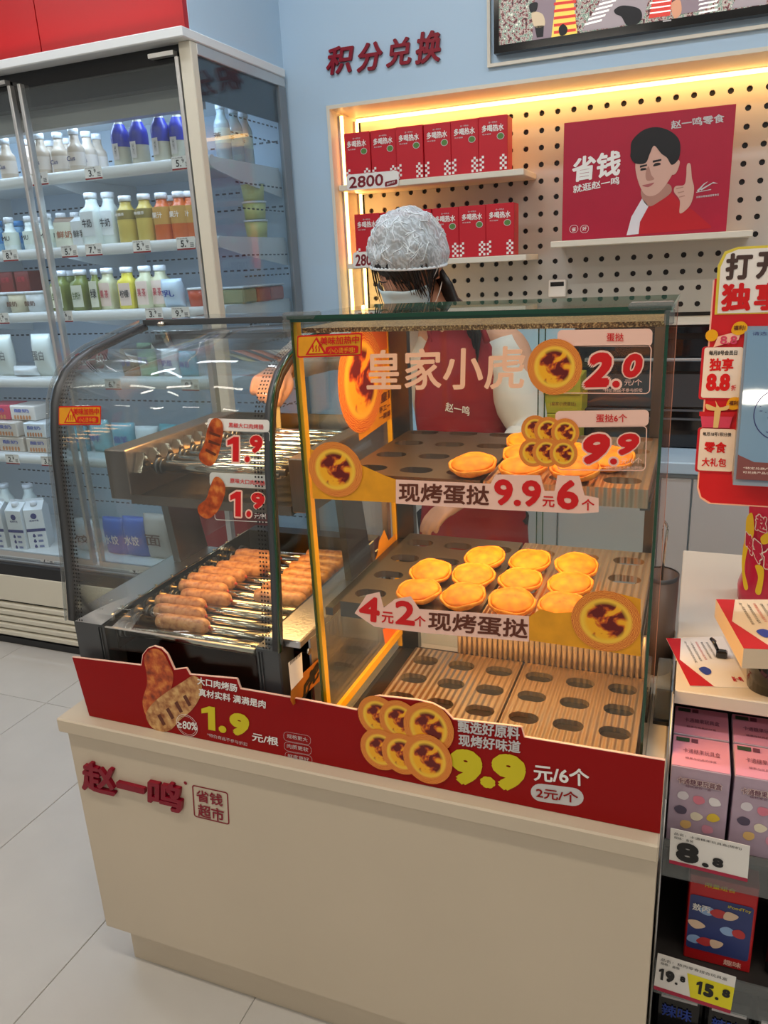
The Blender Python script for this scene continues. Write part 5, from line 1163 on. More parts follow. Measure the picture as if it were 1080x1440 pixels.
sticker(t, 'printed_sausage', s1, 'printed grilled sausage picture')
sticker(t, 'printed_sausage', lambda a: ppoly(a, hp, [(303, 671), (312, 673), (318, 685), (315, 702), (306, 720), (293, 729), (281, 722), (280, 711), (291, 701), (296, 686)], PSAUS, 5, sm=True), 'printed plain sausage picture')
# right flank of the grill: white tag and orange plate with black brush lettering
rp = Plane((RX1 + 0.0375, 1.2, 0.76), (1, 0, 0), (0, 1, 0))
def flank(a):
    ppoly(a, rp, [(409, 962), (452, 922), (452, 955), (412, 992), (408, 985)], mat('dull_orange_plate', (168, 100, 22), 0.5), 0)
sticker(t, 'orange_plate', flank)
a = MB(); ptext(a, rp, '虎', (424, 988), (448, 950), (424, 962), BLK, bold=0.06, lay=2); a.build('glass_lettering', None, t)
a = MB(); ppoly(a, rp, [(404, 932), (423, 917), (425, 952), (408, 971)], WHP, 3); o = a.build('hanging_tag', None, t)
a = MB(); ptext(a, rp, '扫码安全', (406, 935), (421, 922), (406, 930), BLK, bold=0.02, lay=5); a.build('lettering', None, o)
a = MB(); a.lathe([(0.006, 0), (0.006, 0.004)], (RX1 + 0.038, 1.105, 0.842), 12, None, 'X'); a.build('tag_hook', STEELB, t)

# sausages
def make_sausage(seed):
    t = thing('grilled_sausage', 'x', 'sausage', (0, 0, 0), 'sausages on the lower rollers')
    b = MB(); rings = []; Ls = 0.061; r = 0.0152
    for i in range(19):
        u = -1 + 2 * i / 18; x = Ls * math.copysign(abs(u) ** 0.92, u); e = max(0.0, 1 - abs(u) ** 7); rr = r * (e ** 0.5) * (1 + 0.04 * math.sin(i * 1.7 + seed)) + 0.0008
        rings.append([(x, rr * math.cos(2 * math.pi * j / 16) + 0.0012 * math.sin(u * 2 + seed), rr * math.sin(2 * math.pi * j / 16)) for j in range(16)])
    b.loft(rings); b.build('sausage_body', SAUS, t)
    b = MB(); b.lathe([(0.0032, -0.0005), (0.004, 0.001), (0.0015, 0.004)], (Ls - 0.0002, 0, 0), 8, None, 'X'); b.build('sausage_tip', mat('sausage_tip_%d' % seed, (190, 70, 50), 0.5), t)
    return t
ssp = [(-0.891, 1.113), (-0.926, 1.153), (-0.953, 1.193), (-0.918, 1.233), (-0.952, 1.273), (-0.957, 1.313), (-0.956, 1.353), (-0.934, 1.393), (-0.925, 1.433), (-0.935, 1.473)]
sn = ['nearest the front glass', 'second from the front', 'third from the front', 'fourth from the front', 'fifth from the front', 'sixth from the front', 'seventh from the front', 'eighth from the front', 'ninth from the front', 'furthest back']
s0 = make_sausage(0)
for k, ((x, y), nm) in enumerate(zip(ssp, sn)):
    lab = 'pale brown sausage in the left hand row, ' + nm
    if k == 0: pos(s0, (x, y, 0.8570), 0, lab)
    else: o = dup(s0, (x, y, 0.8570), 0, lab)
for k, (x, y) in enumerate([(-0.765, 1.273), (-0.768, 1.313), (-0.765, 1.353), (-0.762, 1.393), (-0.768, 1.433), (-0.765, 1.473), (-0.766, 1.513)]):
    dup(s0, (x, y, 0.857), 0, 'brown sausage in the right hand row beside the tart case, ' + ['nearest the front', 'second from the front', 'third from the front', 'fourth from the front', 'fifth from the front', 'sixth from the front', 'furthest back'][k])
t = thing('red_bin', 'dark red bin standing on the floor between the fridge and the counter', 'bin', (-1.34, 2.0, 0))
a = MB(); a.box(-1.43, -1.245, 1.93, 2.10, 0.0, 0.955, bev=0.006); a.build('bin_body', MAROON, t); a = MB(); a.box(-1.434, -1.241, 1.926, 2.104, 0.956, 0.985, bev=0.006); a.build('lid', MAROON, t)

# ================================================================== THE RED PROMOTION BOARD
BY = 1.044
bp_ = front_plane(BY)
t = pb = thing('promotion_board', 'long red cut-out board with prices along the front of both hot cases', 'sign', (-0.55, BY, CZ))
outl = [(105, 925), (199, 936), (201, 921), (208, 912), (217, 909), (227, 912), (235, 920), (245, 942), (262, 940), (267, 949), (333, 955), (338, 969), (430, 985), (502, 999), (508, 990), (520, 982), (533, 979), (560, 982), (587, 985), (608, 990), (625, 999), (637, 1012), (733, 1023), (737, 1037), (935, 1070)]
top = [bp_.uv(*p) for p in outl]
brd = [tuple(p) for p in top]; brd[0] = (-1.118 + 0.55, top[0].y); brd[-1] = (-0.0035 + 0.55, top[-1].y)
loop = brd + [(-0.0035 + 0.55, CZ - CZ + 0.001), (-1.100 + 0.55, 0.001)]
bp_ = front_plane(BY, 0, 0)
loop = [(x, z) for x, z in [(p[0] , p[1]) for p in [tuple(bp_.uv(*p)) for p in outl]]]
loop[0] = (-1.116, loop[0][1]); loop[-1] = (-0.0035, loop[-1][1]); loop += [(-0.0035, CZ + 0.001), (-1.100, CZ + 0.001)]
a = MB(); flat(a, bp_, loop, RED, -1.0, 0.004); brd = a.build('board', None, t)
a = MB()
for i in range(len(outl) - 1):      # pale cut edge of the card along the top
    p, q = loop[i], loop[i + 1]; d = (Vector(q) - Vector(p)).normalized(); n_ = Vector((-d.y, d.x)) * 0.0012
    flat(a, bp_, [p, q, (q[0] + n_.x, q[1] + n_.y), (p[0] + n_.x, p[1] + n_.y)], PINKBG, -1.0, 0.004)
a.build('cut_edge', None, t)
P3 = lambda body, ll, lr, ul, m, **k: (body, ll, lr, ul, m, k)
def lets(parent, name, pl, items):
    a = MB()
    for body, ll, lr, ul, m, k in items: ptext(a, pl, body, ll, lr, ul, m, **k)
    return a.build(name, None, parent)
lets(t, 'lettering', bp_, [
    P3('大口肉烤肠', (278, 962), (334, 973), (278, 951), WHP, bold=0.035), P3('真材实料 满满是肉', (280, 978), (374, 996), (280, 967), WHP, bold=0.03),
    P3('元/根', (355, 1041), (392, 1049), (355, 1029), WHP, bold=0.035), P3('*特价商品不参与折扣', (292, 1035), (348, 1049), (292, 1030), GREYP, bold=0.01),
    P3('规格更大', (404, 1037), (433, 1043), (404, 1031), GREYP, bold=0.01), P3('肉质更软', (404, 1051), (434, 1057), (404, 1045), GREYP, bold=0.01), P3('鲜度更好', (405, 1065), (435, 1071), (405, 1059), GREYP, bold=0.01),
    P3('≥80%', (250, 1023), (278, 1027), (250, 1012), WHP, bold=0.03), P3('甄选好原料', (644, 1029), (731, 1040), (644, 1011), GREYP, bold=0.035), P3('现烤好味道', (645, 1048), (732, 1059), (645, 1031), GREYP, bold=0.035),
    P3('元/6个', (751, 1097), (829, 1106), (750, 1073), WHP, bold=0.03)])
a = MB(); ptext(a, bp_, '1', (284, 1024), (304, 1028), (283, 990), YEL, bold=0.02); ptext(a, bp_, '.', (308, 1029), (319, 1031), (308, 1019), YEL, bold=0.03); ptext(a, bp_, '9', (323, 1032), (351, 1037), (323, 1000), YEL, bold=0.11); a.build('price_digits', None, t)
a = MB(); ptext(a, bp_, '9.9', (634, 1101), (741, 1115), (631, 1050), YEL, bold=0.11); a.build('price_digits', None, t)
a = MB(); prr(a, bp_, (746, 1125), (820, 1135), (747, 1100), 0.017, GREYP, 0); ptext(a, bp_, '2元/个', (754, 1121), (813, 1129), (754, 1106), RED, bold=0.03); a.build('price_pill', None, t)
a = MB()
for (x, y) in ((418, 1037), (419, 1051), (420, 1065)): pring(a, bp_, (x - 19, y + 4), (x + 19, y + 11), (x - 19, y - 9), 0.008, 0.0005, GREYP, 0)
c_ = bp_.uv(264, 1019); n = 28
for r0_, r1_ in ((0.024, 0.0232), (0.0205, 0.020)):
    for j in range(n):
        a0, a1 = 2 * math.pi * j / n, 2 * math.pi * (j + 1) / n; flat(a, bp_, [(c_.x + r0_ * math.cos(a0), c_.y + r0_ * math.sin(a0)), (c_.x + r0_ * math.cos(a1), c_.y + r0_ * math.sin(a1)), (c_.x + r1_ * math.cos(a1), c_.y + r1_ * math.sin(a1)), (c_.x + r1_ * math.cos(a0), c_.y + r1_ * math.sin(a0))], WHP, 5)
a.build('outlined_badges', None, t)
sticker(t, 'printed_sausage', lambda a: ppoly(a, bp_, [(203, 926), (209, 915), (219, 912), (229, 917), (238, 933), (244, 948), (242, 965), (234, 985), (228, 1008), (216, 1016), (205, 1004), (201, 985), (207, 962), (206, 944)], PSAUS, 1, sm=True), 'printed red brown sausage standing up')
PS2 = ramp_mat('printed_grilled_sausage', [(0.3, (140, 70, 30)), (0.5, (196, 140, 84)), (0.7, (226, 184, 120))], 70, 0.45)
sticker(t, 'printed_sausage', lambda a: (ppoly(a, bp_, [(206, 1004), (216, 988), (236, 972), (258, 958), (272, 950), (283, 957), (283, 976), (272, 996), (254, 1012), (240, 1026), (225, 1028), (212, 1020)], PS2, 2, sm=True), [ppoly(a, bp_, [(222 + 12 * k, 1006 - 9 * k), (226 + 12 * k, 1003 - 9 * k), (234 + 12 * k, 1018 - 9 * k), (230 + 12 * k, 1020 - 9 * k)], BRN, 3) for k in range(4)]), 'printed grilled sausage with scored skin')
for k, (c, r) in enumerate([((532, 1007), 28), ((562, 1013), 28), ((603, 1023), 35), ((536, 1053), 28), ((566, 1059), 28), ((602, 1066), 34)]): disc_px(bp_, c, r, 'printed_tart', t, 2 + k)

# ================================================================== THE DISPLAY RACK ON THE RIGHT
KX0, KX1 = 0.0005, 0.52
RKD = mat('rack_dark_back', (52, 48, 46), 0.5); RKW = mat('rack_white', (222, 214, 200), 0.4)
t = thing('display_rack', 'white display rack at the counter end with shelves of small boxes', 'shelf', (0.26, 1.6, 0))
a = MB(); a.box(KX0, KX1, 1.314, 2.04, 0.722, 0.750, bev=0.002); a.build('top_board', RKW, t)
a = MB(); a.box(KX0 + 0.002, KX1, 1.425, 2.03, 0.0, 0.722); a.build('back_body', RKD, t)
a = MB(); vs = [(1.425, 0.75), (1.31, 0.75), (1.205, 0.60), (1.195, 0.0), (1.425, 0.0)]
for name, x0, mm in (('side_panel', KX0, RKW), ('side_panel', KX1, RKW)):
    a = MB(); v = [(x0, *p) for p in vs] + [(x0 + 0.003, *p) for p in vs]; n = 5
    a.add(v, [tuple(range(n)), tuple(reversed(range(n, 2 * n)))] + [(i, (i + 1) % n, (i + 1) % n + n, i + n) for i in range(n)]); a.build(name, mm if x0 > 0.3 else RKD, t)
a = MB(); a.tube([(KX0 + 0.001, 1.311, 0.748), (KX0 + 0.001, 1.204, 0.60)], 0.0022, 6); a.tube([(KX0 + 0.001, 1.204, 0.60), (KX0 + 0.001, 1.194, 0.001)], 0.0018, 6); a.build('edge_trim', ALU, t)
for z in (0.505, 0.235):
    a = MB(); a.box(KX0 + 0.003, KX1, 1.20, 1.425, z - 0.010, z); s_ = a.build('shelf', RKD, t)
    a = MB(); a.box(KX0 + 0.003, KX1, 1.190, 1.194, z - 0.055, z + 0.022); a.build('clear_lip', ACR, s_)
a = MB(); a.box(KX0 + 0.003, KX1, 1.20, 1.425, 0.0, 0.03); a.build('base_shelf', RKD, t)
LILAC = mat('box_lilac', (186, 164, 182), 0.4, noise=0.08, nscale=40); PINKT = mat('box_pink_top', (232, 160, 186), 0.35); PINKD = mat('box_print_plum', (120, 70, 90), 0.5)
def toybox():
    t = thing('pink_toy_box', 'x', 'box', (0, 0, 0), 'pink candy toy boxes'); a = MB(); a.box(0, 0.094, 0, 0.094, 0, 0.1545, LILAC, bev=0.0012)
    a.build('box', None, t)
    a = MB(); a.box(0.0012, 0.0928, 0.0012, 0.0928, 0.1545, 0.1555, PINKT); a.build('top_panel', None, t)
    f = front_plane(0); a = MB(); mtext(a, f, '卡通糖果玩具盒', 0.012, 0.122, 0.07, 0.012, PINKD, bold=0.02, outline=mat('box_print_cream', (240, 220, 214), 0.5), ow=0.06)
    mtext(a, f, '随机发货一盒', 0.026, 0.116, 0.04, 0.005, PINKD, bold=0.0); a.build('lettering', None, t)
    a = MB(); cs = [(0.022, 0.098), (0.047, 0.094), (0.072, 0.096), (0.020, 0.068), (0.045, 0.060), (0.072, 0.064), (0.03, 0.04), (0.064, 0.038)]
    cols = [(226, 220, 226), (226, 130, 150), (240, 236, 238), (90, 80, 100), (236, 226, 200), (236, 204, 70), (230, 190, 120), (220, 150, 170)]
    for k, ((x, z), c) in enumerate(zip(cs, cols)):
        m_ = MATS.get('toy_%d' % k) or mat('toy_%d' % k, c, 0.5)
        flat(a, f, smooth_loop([(x + 0.010 * math.cos(j * 1.2566 + k) * (1 + 0.25 * math.sin(j * 2 + k)), z + 0.009 * math.sin(j * 1.2566 + k)) for j in range(5)], 4), m_, 1)
    a.build('candy_pictures', None, t)
    tp_ = Plane((0, 0, 0.1556), (0, 0, 1), (1, 0, 0)); tp_.v = Vector((0, 1, 0)); a = MB()
    mtext(a, tp_, '卡通糖果玩具盒', 0.018, 0.040, 0.06, 0.014, PINKD, bold=0.0); mtext(a, tp_, '糖果与玩具的惊喜', 0.022, 0.022, 0.05, 0.006, PINKD, bold=0.0)
    flat(a, tp_, [(0.006, 0.074), (0.028, 0.074), (0.028, 0.086), (0.006, 0.086)], mat('box_badge_green', (60, 86, 66), 0.5), 2); flat(a, tp_, [(0.031, 0.074), (0.042, 0.074), (0.042, 0.086), (0.031, 0.086)], PINKD, 2)
    a.build('lettering', None, t); return t
tb = toybox()
for k, (x, y, nm) in enumerate([(0.006, 1.218, 'front row, leftmost'), (0.106, 1.220, 'front row, second from the left'), (0.206, 1.219, 'front row, third from the left'), (0.006, 1.318, 'back row, leftmost'), (0.106, 1.319, 'back row, second from the left')]):
    lab = 'pink lilac toy candy box on the rack shelf, ' + nm
    if k == 0: pos(tb, (x, y, 0.5055), 0, lab)
    else: dup(tb, (x, y, 0.5055), 0, lab)
def shelf_tag(label, pts, y, big, small, hdr, bg=WHP, extra=None):
    pl = front_plane(y); ll, lr, ul = pts; t = thing('shelf_price_card', label, 'price tag', tuple(pl.hit(*ll)))
    a = MB(); prr(a, pl, ll, lr, ul, 0.001, bg, 0, 0.001); A, U, V = frame3(pl, ll, lr, ul); P = lambda u, v: tuple(A + U * u + V * v)
    flat(a, pl, [P(0, 0), P(1, 0), P(1, .10), P(0, .10)], mat('tag_magenta', (176, 30, 66), 0.5) if 'tag_magenta' not in MATS else MATS['tag_magenta'], 1)
    if extra: flat(a, pl, [P(.48, .1), P(1, .1), P(1, .72), P(.40, .72)], extra, 1)
    a.build('card', None, t); a = MB()
    for (b_, u, v, w_, h, m_) in big: text_into(a, pl, b_, A + U * u + V * v, U * w_, V * h, m_, lay=3, bold=0.10)
    text_into(a, pl, hdr, A + U * .05 + V * .84, U * .85, V * .08, BLK, lay=3, bold=0.01); text_into(a, pl, '规格：盒装', A + U * .05 + V * .74, U * .25, V * .07, BLK, lay=3, bold=0.01)
    a.build('lettering', None, t)
shelf_tag('white price card reading 8.8 under the pink boxes', ((941, 1213), (1051, 1240), (943, 1164)), 1.186, [('8', .08, .14, .30, .56, BLK), ('.', .42, .14, .09, .12, BLK), ('8', .55, .22, .14, .26, BLK)], None, '品名：卡通糖果玩具盒(随机)')
shelf_tag('white and yellow price card reading 19.8 and 15.8', ((919, 1390), (1027, 1425), (925, 1340)), 1.186, [('1', .04, .32, .07, .32, BLK), ('9', .13, .32, .12, .32, BLK), ('.', .26, .32, .04, .06, BLK), ('8', .32, .44, .07, .16, BLK), ('1', .53, .26, .08, .36, BLK), ('5', .63, .26, .13, .36, BLK), ('.', .78, .26, .05, .08, BLK), ('8', .86, .40, .10, .22, BLK)], None, '品名：敖丙零食组合玩具盒', WHP, mat('tag_yellow', (240, 226, 30), 0.5))
# red and blue toy carton on the second shelf, dark packs below
t = thing('red_toy_carton', 'red carton with blue front panel on the lower rack shelf', 'box', (0.115, 1.24, 0.2355))
a = MB(); a.box(0.052, 0.165, 1.235, 1.31, 0.2355, 0.428, bev=0.002); a.build('box', mat('carton_scarlet', (192, 26, 30), 0.4), t)
a = MB(); a.add([(0.052, 1.235, 0.428), (0.165, 1.235, 0.428), (0.165, 1.31, 0.452), (0.052, 1.31, 0.452), (0.165, 1.31, 0.428), (0.052, 1.31, 0.428)], [(0, 1, 2, 3), (1, 4, 2), (0, 3, 5), (3, 2, 4, 5)]); a.build('sloped_lid', MATS['carton_scarlet'], t)
f = front_plane(1.2345); a = MB(); flat(a, f, rrect(0.055, 0.262, 0.160, 0.385, 0.006), mat('carton_navy', (52, 64, 120), 0.45), 0)
for k in range(9):
    x, z = 0.068 + 0.018 * (k % 5), 0.285 + 0.035 * (k // 3); flat(a, f, smooth_loop([(x + 0.013 * math.cos(j * 1.2566 + k) * (1 + .3 * math.sin(3 * j + k)), z + 0.010 * math.sin(j * 1.2566 + k)) for j in range(5)], 4), [mat('carton_a', (150, 180, 220), 0.5) if 'carton_a' not in MATS else MATS['carton_a'], MATS.get('carton_b') or mat('carton_b', (196, 60, 60), 0.5), MATS.get('carton_c') or mat('carton_c', (232, 200, 170), 0.5)][k % 3], 1 + (k % 3))
a.build('picture_panel', None, t)
a = MB(); mtext(a, f, '敖丙', 0.060, 0.352, 0.03, 0.016, WHP, bold=0.03, lay=5); mtext(a, f, 'iFoodToy', 0.118, 0.372, 0.038, 0.008, YEL, bold=0.02, lay=5); mtext(a, f, '限量组合', 0.078, 0.408, 0.05, 0.010, YEL, bold=0.02); mtext(a, f, '趣味', 0.12, 0.243, 0.03, 0.013, PINKBG, bold=0.03); a.build('lettering', None, t)
for k, (x, z, w_) in enumerate(((0.010, 0.0305, 0.085), (0.10, 0.0305, 0.08), (0.185, 0.0305, 0.08), (0.19, 0.2355, 0.09))):
    t = thing('dark_snack_pack', ['black snack pack at the bottom left of the rack', 'black snack pack in the bottom of the rack, second from the left', 'black snack pack in the bottom of the rack at the picture edge', 'black snack pack on the lower rack shelf beside the red carton'][k], 'packet', (x, 1.25, z))
    a = MB(); a.box(x, x + w_, 1.24, 1.30, z, z + 0.115, bev=0.006); a.build('pack', BLACKG, t); a = MB(); q = front_plane(1.2395)
    flat(a, q, [(x + 0.01, z + 0.09), (x + w_ - 0.01, z + 0.09), (x + w_ - 0.01, z + 0.10), (x + 0.01, z + 0.10)], GREYP, 0); mtext(a, q, '辣味', x + 0.012, z + 0.045, w_ - 0.03, 0.03, BLUEP, bold=0.02); a.build('lettering', None, t)
# flyers
def flyer(name, label, cs, z, th, m_side, loc):
    t = thing(name, label, 'leaflet', loc); n = 4
    lo = [(x, y, z) for x, y in cs]; hi = [(x, y, z + th) for x, y in cs]
    a = MB(); a.add(lo + hi, [(0, 1, 2, 3), (7, 6, 5, 4)] + [(i, i + 4, (i + 1) % 4 + 4, (i + 1) % 4) for i in range(4)], m_side); a.build('paper', None, t)
    p0 = Vector((cs[3][0], cs[3][1])); U = Vector(cs[2]) - p0; V = Vector(cs[0]) - p0      # order: back-left, back-right, front-right, front-left
    pl = Plane((0, 0, z + th), (0, 0, 1), (1, 0, 0)); pl.v = Vector((0, 1, 0)); P = lambda u, v: tuple(p0 + U * u + V * v)
    a = MB(); flat(a, pl, [P(0, 0), P(0.40, 0.0), P(0.05, 0.52), P(0.28, 1), P(0, 1)], REDB, 0)
    a.build('red_corner', None, t); a = MB()
    for k in range(6):
        text_into(a, pl, '赵一鸣零食欢迎您的光临天天好价'[k:k + 11], p0 + U * (0.30 + 0.10 * k) + V * (0.92), V * (-0.46 + 0.03 * k), U * 0.045, [BLK, BLK, REDB, BLK, BLK, BLK][k], lay=1, bold=0.0)
    text_into(a, pl, '赵一鸣', p0 + U * 0.78 + V * 0.10, U * 0.17, V * 0.10, REDB, lay=1, bold=0.03)
    flat(a, pl, smooth_loop([P(.30, .33), P(.36, .22), P(.46, .24), P(.50, .32), P(.42, .38)], 3), BLUEP, 1)
    a.build('lettering', None, t); return t
flyer('paper_leaflet', 'single red and white leaflet lying flat on the white rack top', [(-0.020, 1.513), (0.086, 1.552), (0.128, 1.357), (0.028, 1.334)], 0.7505, 0.0008, WHP, (0.05, 1.44, 0.7505))
PAGES = mat('paper_stack_edge', (226, 206, 176), 0.7)
t = thing('black_cup', 'black round holder carrying the stack of leaflets', 'holder', (0.165, 1.40, 0.75))
a = MB(); a.lathe([(0.038, 0.7505), (0.042, 0.80), (0.045, 0.826), (0.045, 0.8295)], (0.160, 1.372, 0), 28); a.build('holder_body', BLACKG, t); a = MB(); a.lathe([(0.047, 0.822), (0.047, 0.8298)], (0.160, 1.372, 0), 28); a.build('rim', BLACKG, t)
for k in range(1):
    flyer('leaflet_stack', 'thick stack of red and white leaflets raised on the black holder', [(0.064, 1.47), (0.178, 1.50), (0.222, 1.30), (0.104, 1.277)], 0.830, 0.036, PAGES, (0.14, 1.39, 0.83))
t = thing('black_clip', 'black plastic cable clip behind the leaflet stack', 'clip', (0.085, 1.47, 0.75))
a = MB(); a.tube([(0.070, 1.49, 0.768), (0.063, 1.485, 0.776), (0.062, 1.475, 0.780), (0.068, 1.468, 0.776), (0.076, 1.462, 0.762)], 0.0032, 8); a.build('hook', BLACKG, t)
a = MB(); a.box(0.072, 0.092, 1.452, 1.468, 0.7505, 0.766, bev=0.003); a.build('clip_body', BLACKG, t)
# snack bag
t = thing('snack_gift_bag', 'magenta and yellow printed snack bag standing on the rack under the sign', 'bag', (0.20, 1.77, 0.75))
MAG = mat('bag_magenta', (196, 24, 70), 0.3, coat=0.3); YBAG = mat('bag_yellow', (236, 206, 40), 0.35)
a = MB(); rings = []
for i in range(10):
    f_ = i / 9; wd = 0.088 - 0.012 * f_ + 0.004 * math.sin(i * 2.1); dp = 0.045 * (1 - f_ ** 2) + 0.004
    rings.append([(0.208 + wd * math.copysign(abs(math.cos(u)) ** 0.5, math.cos(u)), 1.77 + dp * math.copysign(abs(math.sin(u)) ** 0.7, math.sin(u)) + 0.002 * math.sin(5 * u + i), 0.7505 + 0.27 * f_) for u in [2 * math.pi * j / 20 for j in range(20)]])
a.loft(rings); a.build('bag_body', MAG, t)
q = Plane((0.2, 1.715, 0.75), (0, -1, 0.10), (1, 0, 0)); a = MB()
for pts in ([(1050, 728), (1058, 722), (1060, 750), (1052, 770), (1047, 800), (1052, 826), (1046, 826), (1043, 790), (1048, 750)], [(1070, 755), (1082, 748), (1082, 762), (1072, 765)], [(1062, 795), (1074, 800), (1070, 834), (1062, 832), (1066, 812)]): ppoly(a, q, pts, YBAG, 1, sm=True)
ptext(a, q, '鸣', (1048, 770), (1058, 782), (1049, 745), MAG, bold=0.06, outline=WHP, ow=0.05); ptext(a, q, '零', (1058, 785), (1071, 796), (1059, 756), MAG, bold=0.06, outline=WHP, ow=0.05); ptext(a, q, '食', (1072, 797), (1088, 806), (1073, 768), MAG, bold=0.06, outline=WHP, ow=0.05)
ptext(a, q, '赵', (1062, 745), (1078, 750), (1063, 722), MAG, bold=0.06, outline=WHP, ow=0.05); a.build('lettering', None, t)

# the payment screen with its red cardboard surround
SY = 1.45; sp_ = front_plane(SY); SX1 = 0.46
t = thing('payment_sign', 'red cardboard surround of a customer screen, with white characters panel on top', 'sign', (0.26, SY, 0.75))
a = MB(); L0 = sp_.uv(1000, 440); B0 = sp_.uv(990, 700)
body = [(0.018, 1.45), (0.018, 1.09), (0.024, 1.072), (0.040, 1.062), (SX1 - 0.02, 1.062), (SX1, 1.09), (SX1, 1.45)]
flat(a, sp_, body, mat('sign_red', (206, 22, 34), 0.45), 0, 0.006); a.build('surround', None, t)
a = MB(); ed = 0.0025; flat(a, sp_, [(x + (ed if x < 0.2 else -ed) * -1, z - ed) for x, z in body], PINKBG, -1, 0.004); a.build('cut_edge', None, t)
a = MB(); hd = [tuple(sp_.uv(*p)) for p in [(1003, 442), (1006, 432), (1010, 365), (1022, 347)]]; hd = [(0.022, 1.392), (0.021, 1.47), (0.030, 1.492), (0.05, 1.4985), (SX1 - 0.03, 1.4985), (SX1 - 0.005, 1.47), (SX1 - 0.006, 1.392)]
flat(a, sp_, hd, mat('sign_yellow_rim', (226, 206, 70), 0.5), 3, 0.004); flat(a, sp_, [(0.026, 1.394), (0.0255, 1.468), (0.033, 1.488), (0.05, 1.4945), (SX1 - 0.03, 1.4945), (SX1 - 0.010, 1.47), (SX1 - 0.010, 1.394)], WHP, 5); a.build('header_panel', None, t)
BRD = mat('sign_dark_brown', (74, 52, 46), 0.5)
a = MB(); mtext(a, sp_, '打', 0.033, 1.447, 0.040, 0.042, BRD, bold=0.06, lay=7); mtext(a, sp_, '开', 0.079, 1.447, 0.040, 0.042, BRD, bold=0.06, lay=7); mtext(a, sp_, '小程序', 0.125, 1.447, 0.125, 0.042, BRD, bold=0.06, lay=7)
mtext(a, sp_, '独', 0.030, 1.397, 0.046, 0.045, DRD, bold=0.07, lay=7); mtext(a, sp_, '享', 0.080, 1.397, 0.044, 0.045, DRD, bold=0.07, lay=7); mtext(a, sp_, '优惠', 0.130, 1.397, 0.092, 0.045, DRD, bold=0.07, lay=7); a.build('lettering', None, t)
SP0 = sp_       # the screen leans back out of its surround
sp_ = Plane((0.0, 1.382, 1.122), (0, -0.96917, 0.24639), (1, 0, 0)); SC_ = lambda z: (z - 1.122) / 0.96917
def tz(pts): return [(x, SC_(z)) for x, z in pts]
a = MB(); vs = []
for x in (0.0705, SX1 - 0.05): vs += [(x, 1.3820, 1.116), (x, 1.4471, 1.372), (x, 1.4488, 1.372), (x, 1.4488, 1.116)]
a.add(vs, [(0, 1, 2, 3), (7, 6, 5, 4), (0, 4, 5, 1), (1, 5, 6, 2), (2, 6, 7, 3), (3, 7, 4, 0)], mat('screen_bezel', (132, 150, 172), 0.3)); bz = a.build('screen_bezel', None, t)
a = MB(); flat(a, sp_, tz(rrect(0.0745, 1.126, SX1 - 0.054, 1.366, 0.004)), mat('screen_glass_blue', (104, 136, 162), 0.03, emit=0.22, coat=1.0), 4); a.build('screen', None, bz)
a = MB(); flat(a, sp_, tz([(0.0745, 1.126), (SX1 - 0.054, 1.126), (SX1 - 0.054, 1.150), (0.10, 1.155), (0.0745, 1.166)]), mat('screen_brown', (110, 60, 58), 0.3, emit=0.15), 5)
mtext(a, sp_, '请选择您要的优惠', 0.082, SC_(1.357), 0.09, 0.006, NAVY, bold=0.0, lay=6); mtext(a, sp_, '*特定兑换产品不参与', 0.084, SC_(1.143), 0.07, 0.004, WHP, bold=0.0, lay=6); mtext(a, sp_, '可兑换产品以门店为准', 0.084, SC_(1.136), 0.07, 0.004, WHP, bold=0.0, lay=6)
c_ = (0.135, 1.232)
for j in range(40):
    a0, a1 = 2 * math.pi * j / 40, 2 * math.pi * (j + 1) / 40; flat(a, sp_, tz([(c_[0] + 0.042 * math.cos(a0), c_[1] + 0.042 * math.sin(a0)), (c_[0] + 0.042 * math.cos(a1), c_[1] + 0.042 * math.sin(a1)), (c_[0] + 0.0405 * math.cos(a1), c_[1] + 0.0405 * math.sin(a1)), (c_[0] + 0.0405 * math.cos(a0), c_[1] + 0.0405 * math.sin(a0))]), NAVY, 6)
for j in range(60):
    r_ = 0.036 * math.sqrt(random.random()); th_ = random.random() * 6.28; x, z = c_[0] + r_ * math.cos(th_), c_[1] + r_ * math.sin(th_); flat(a, sp_, tz([(x, z), (x + 0.0022, z + 0.0006), (x + 0.002, z + 0.0016), (x - 0.0002, z + 0.001)]), NAVY, 6)
tag(a.build('screen_picture', None, bz), kind='stuff'); sp_ = SP0
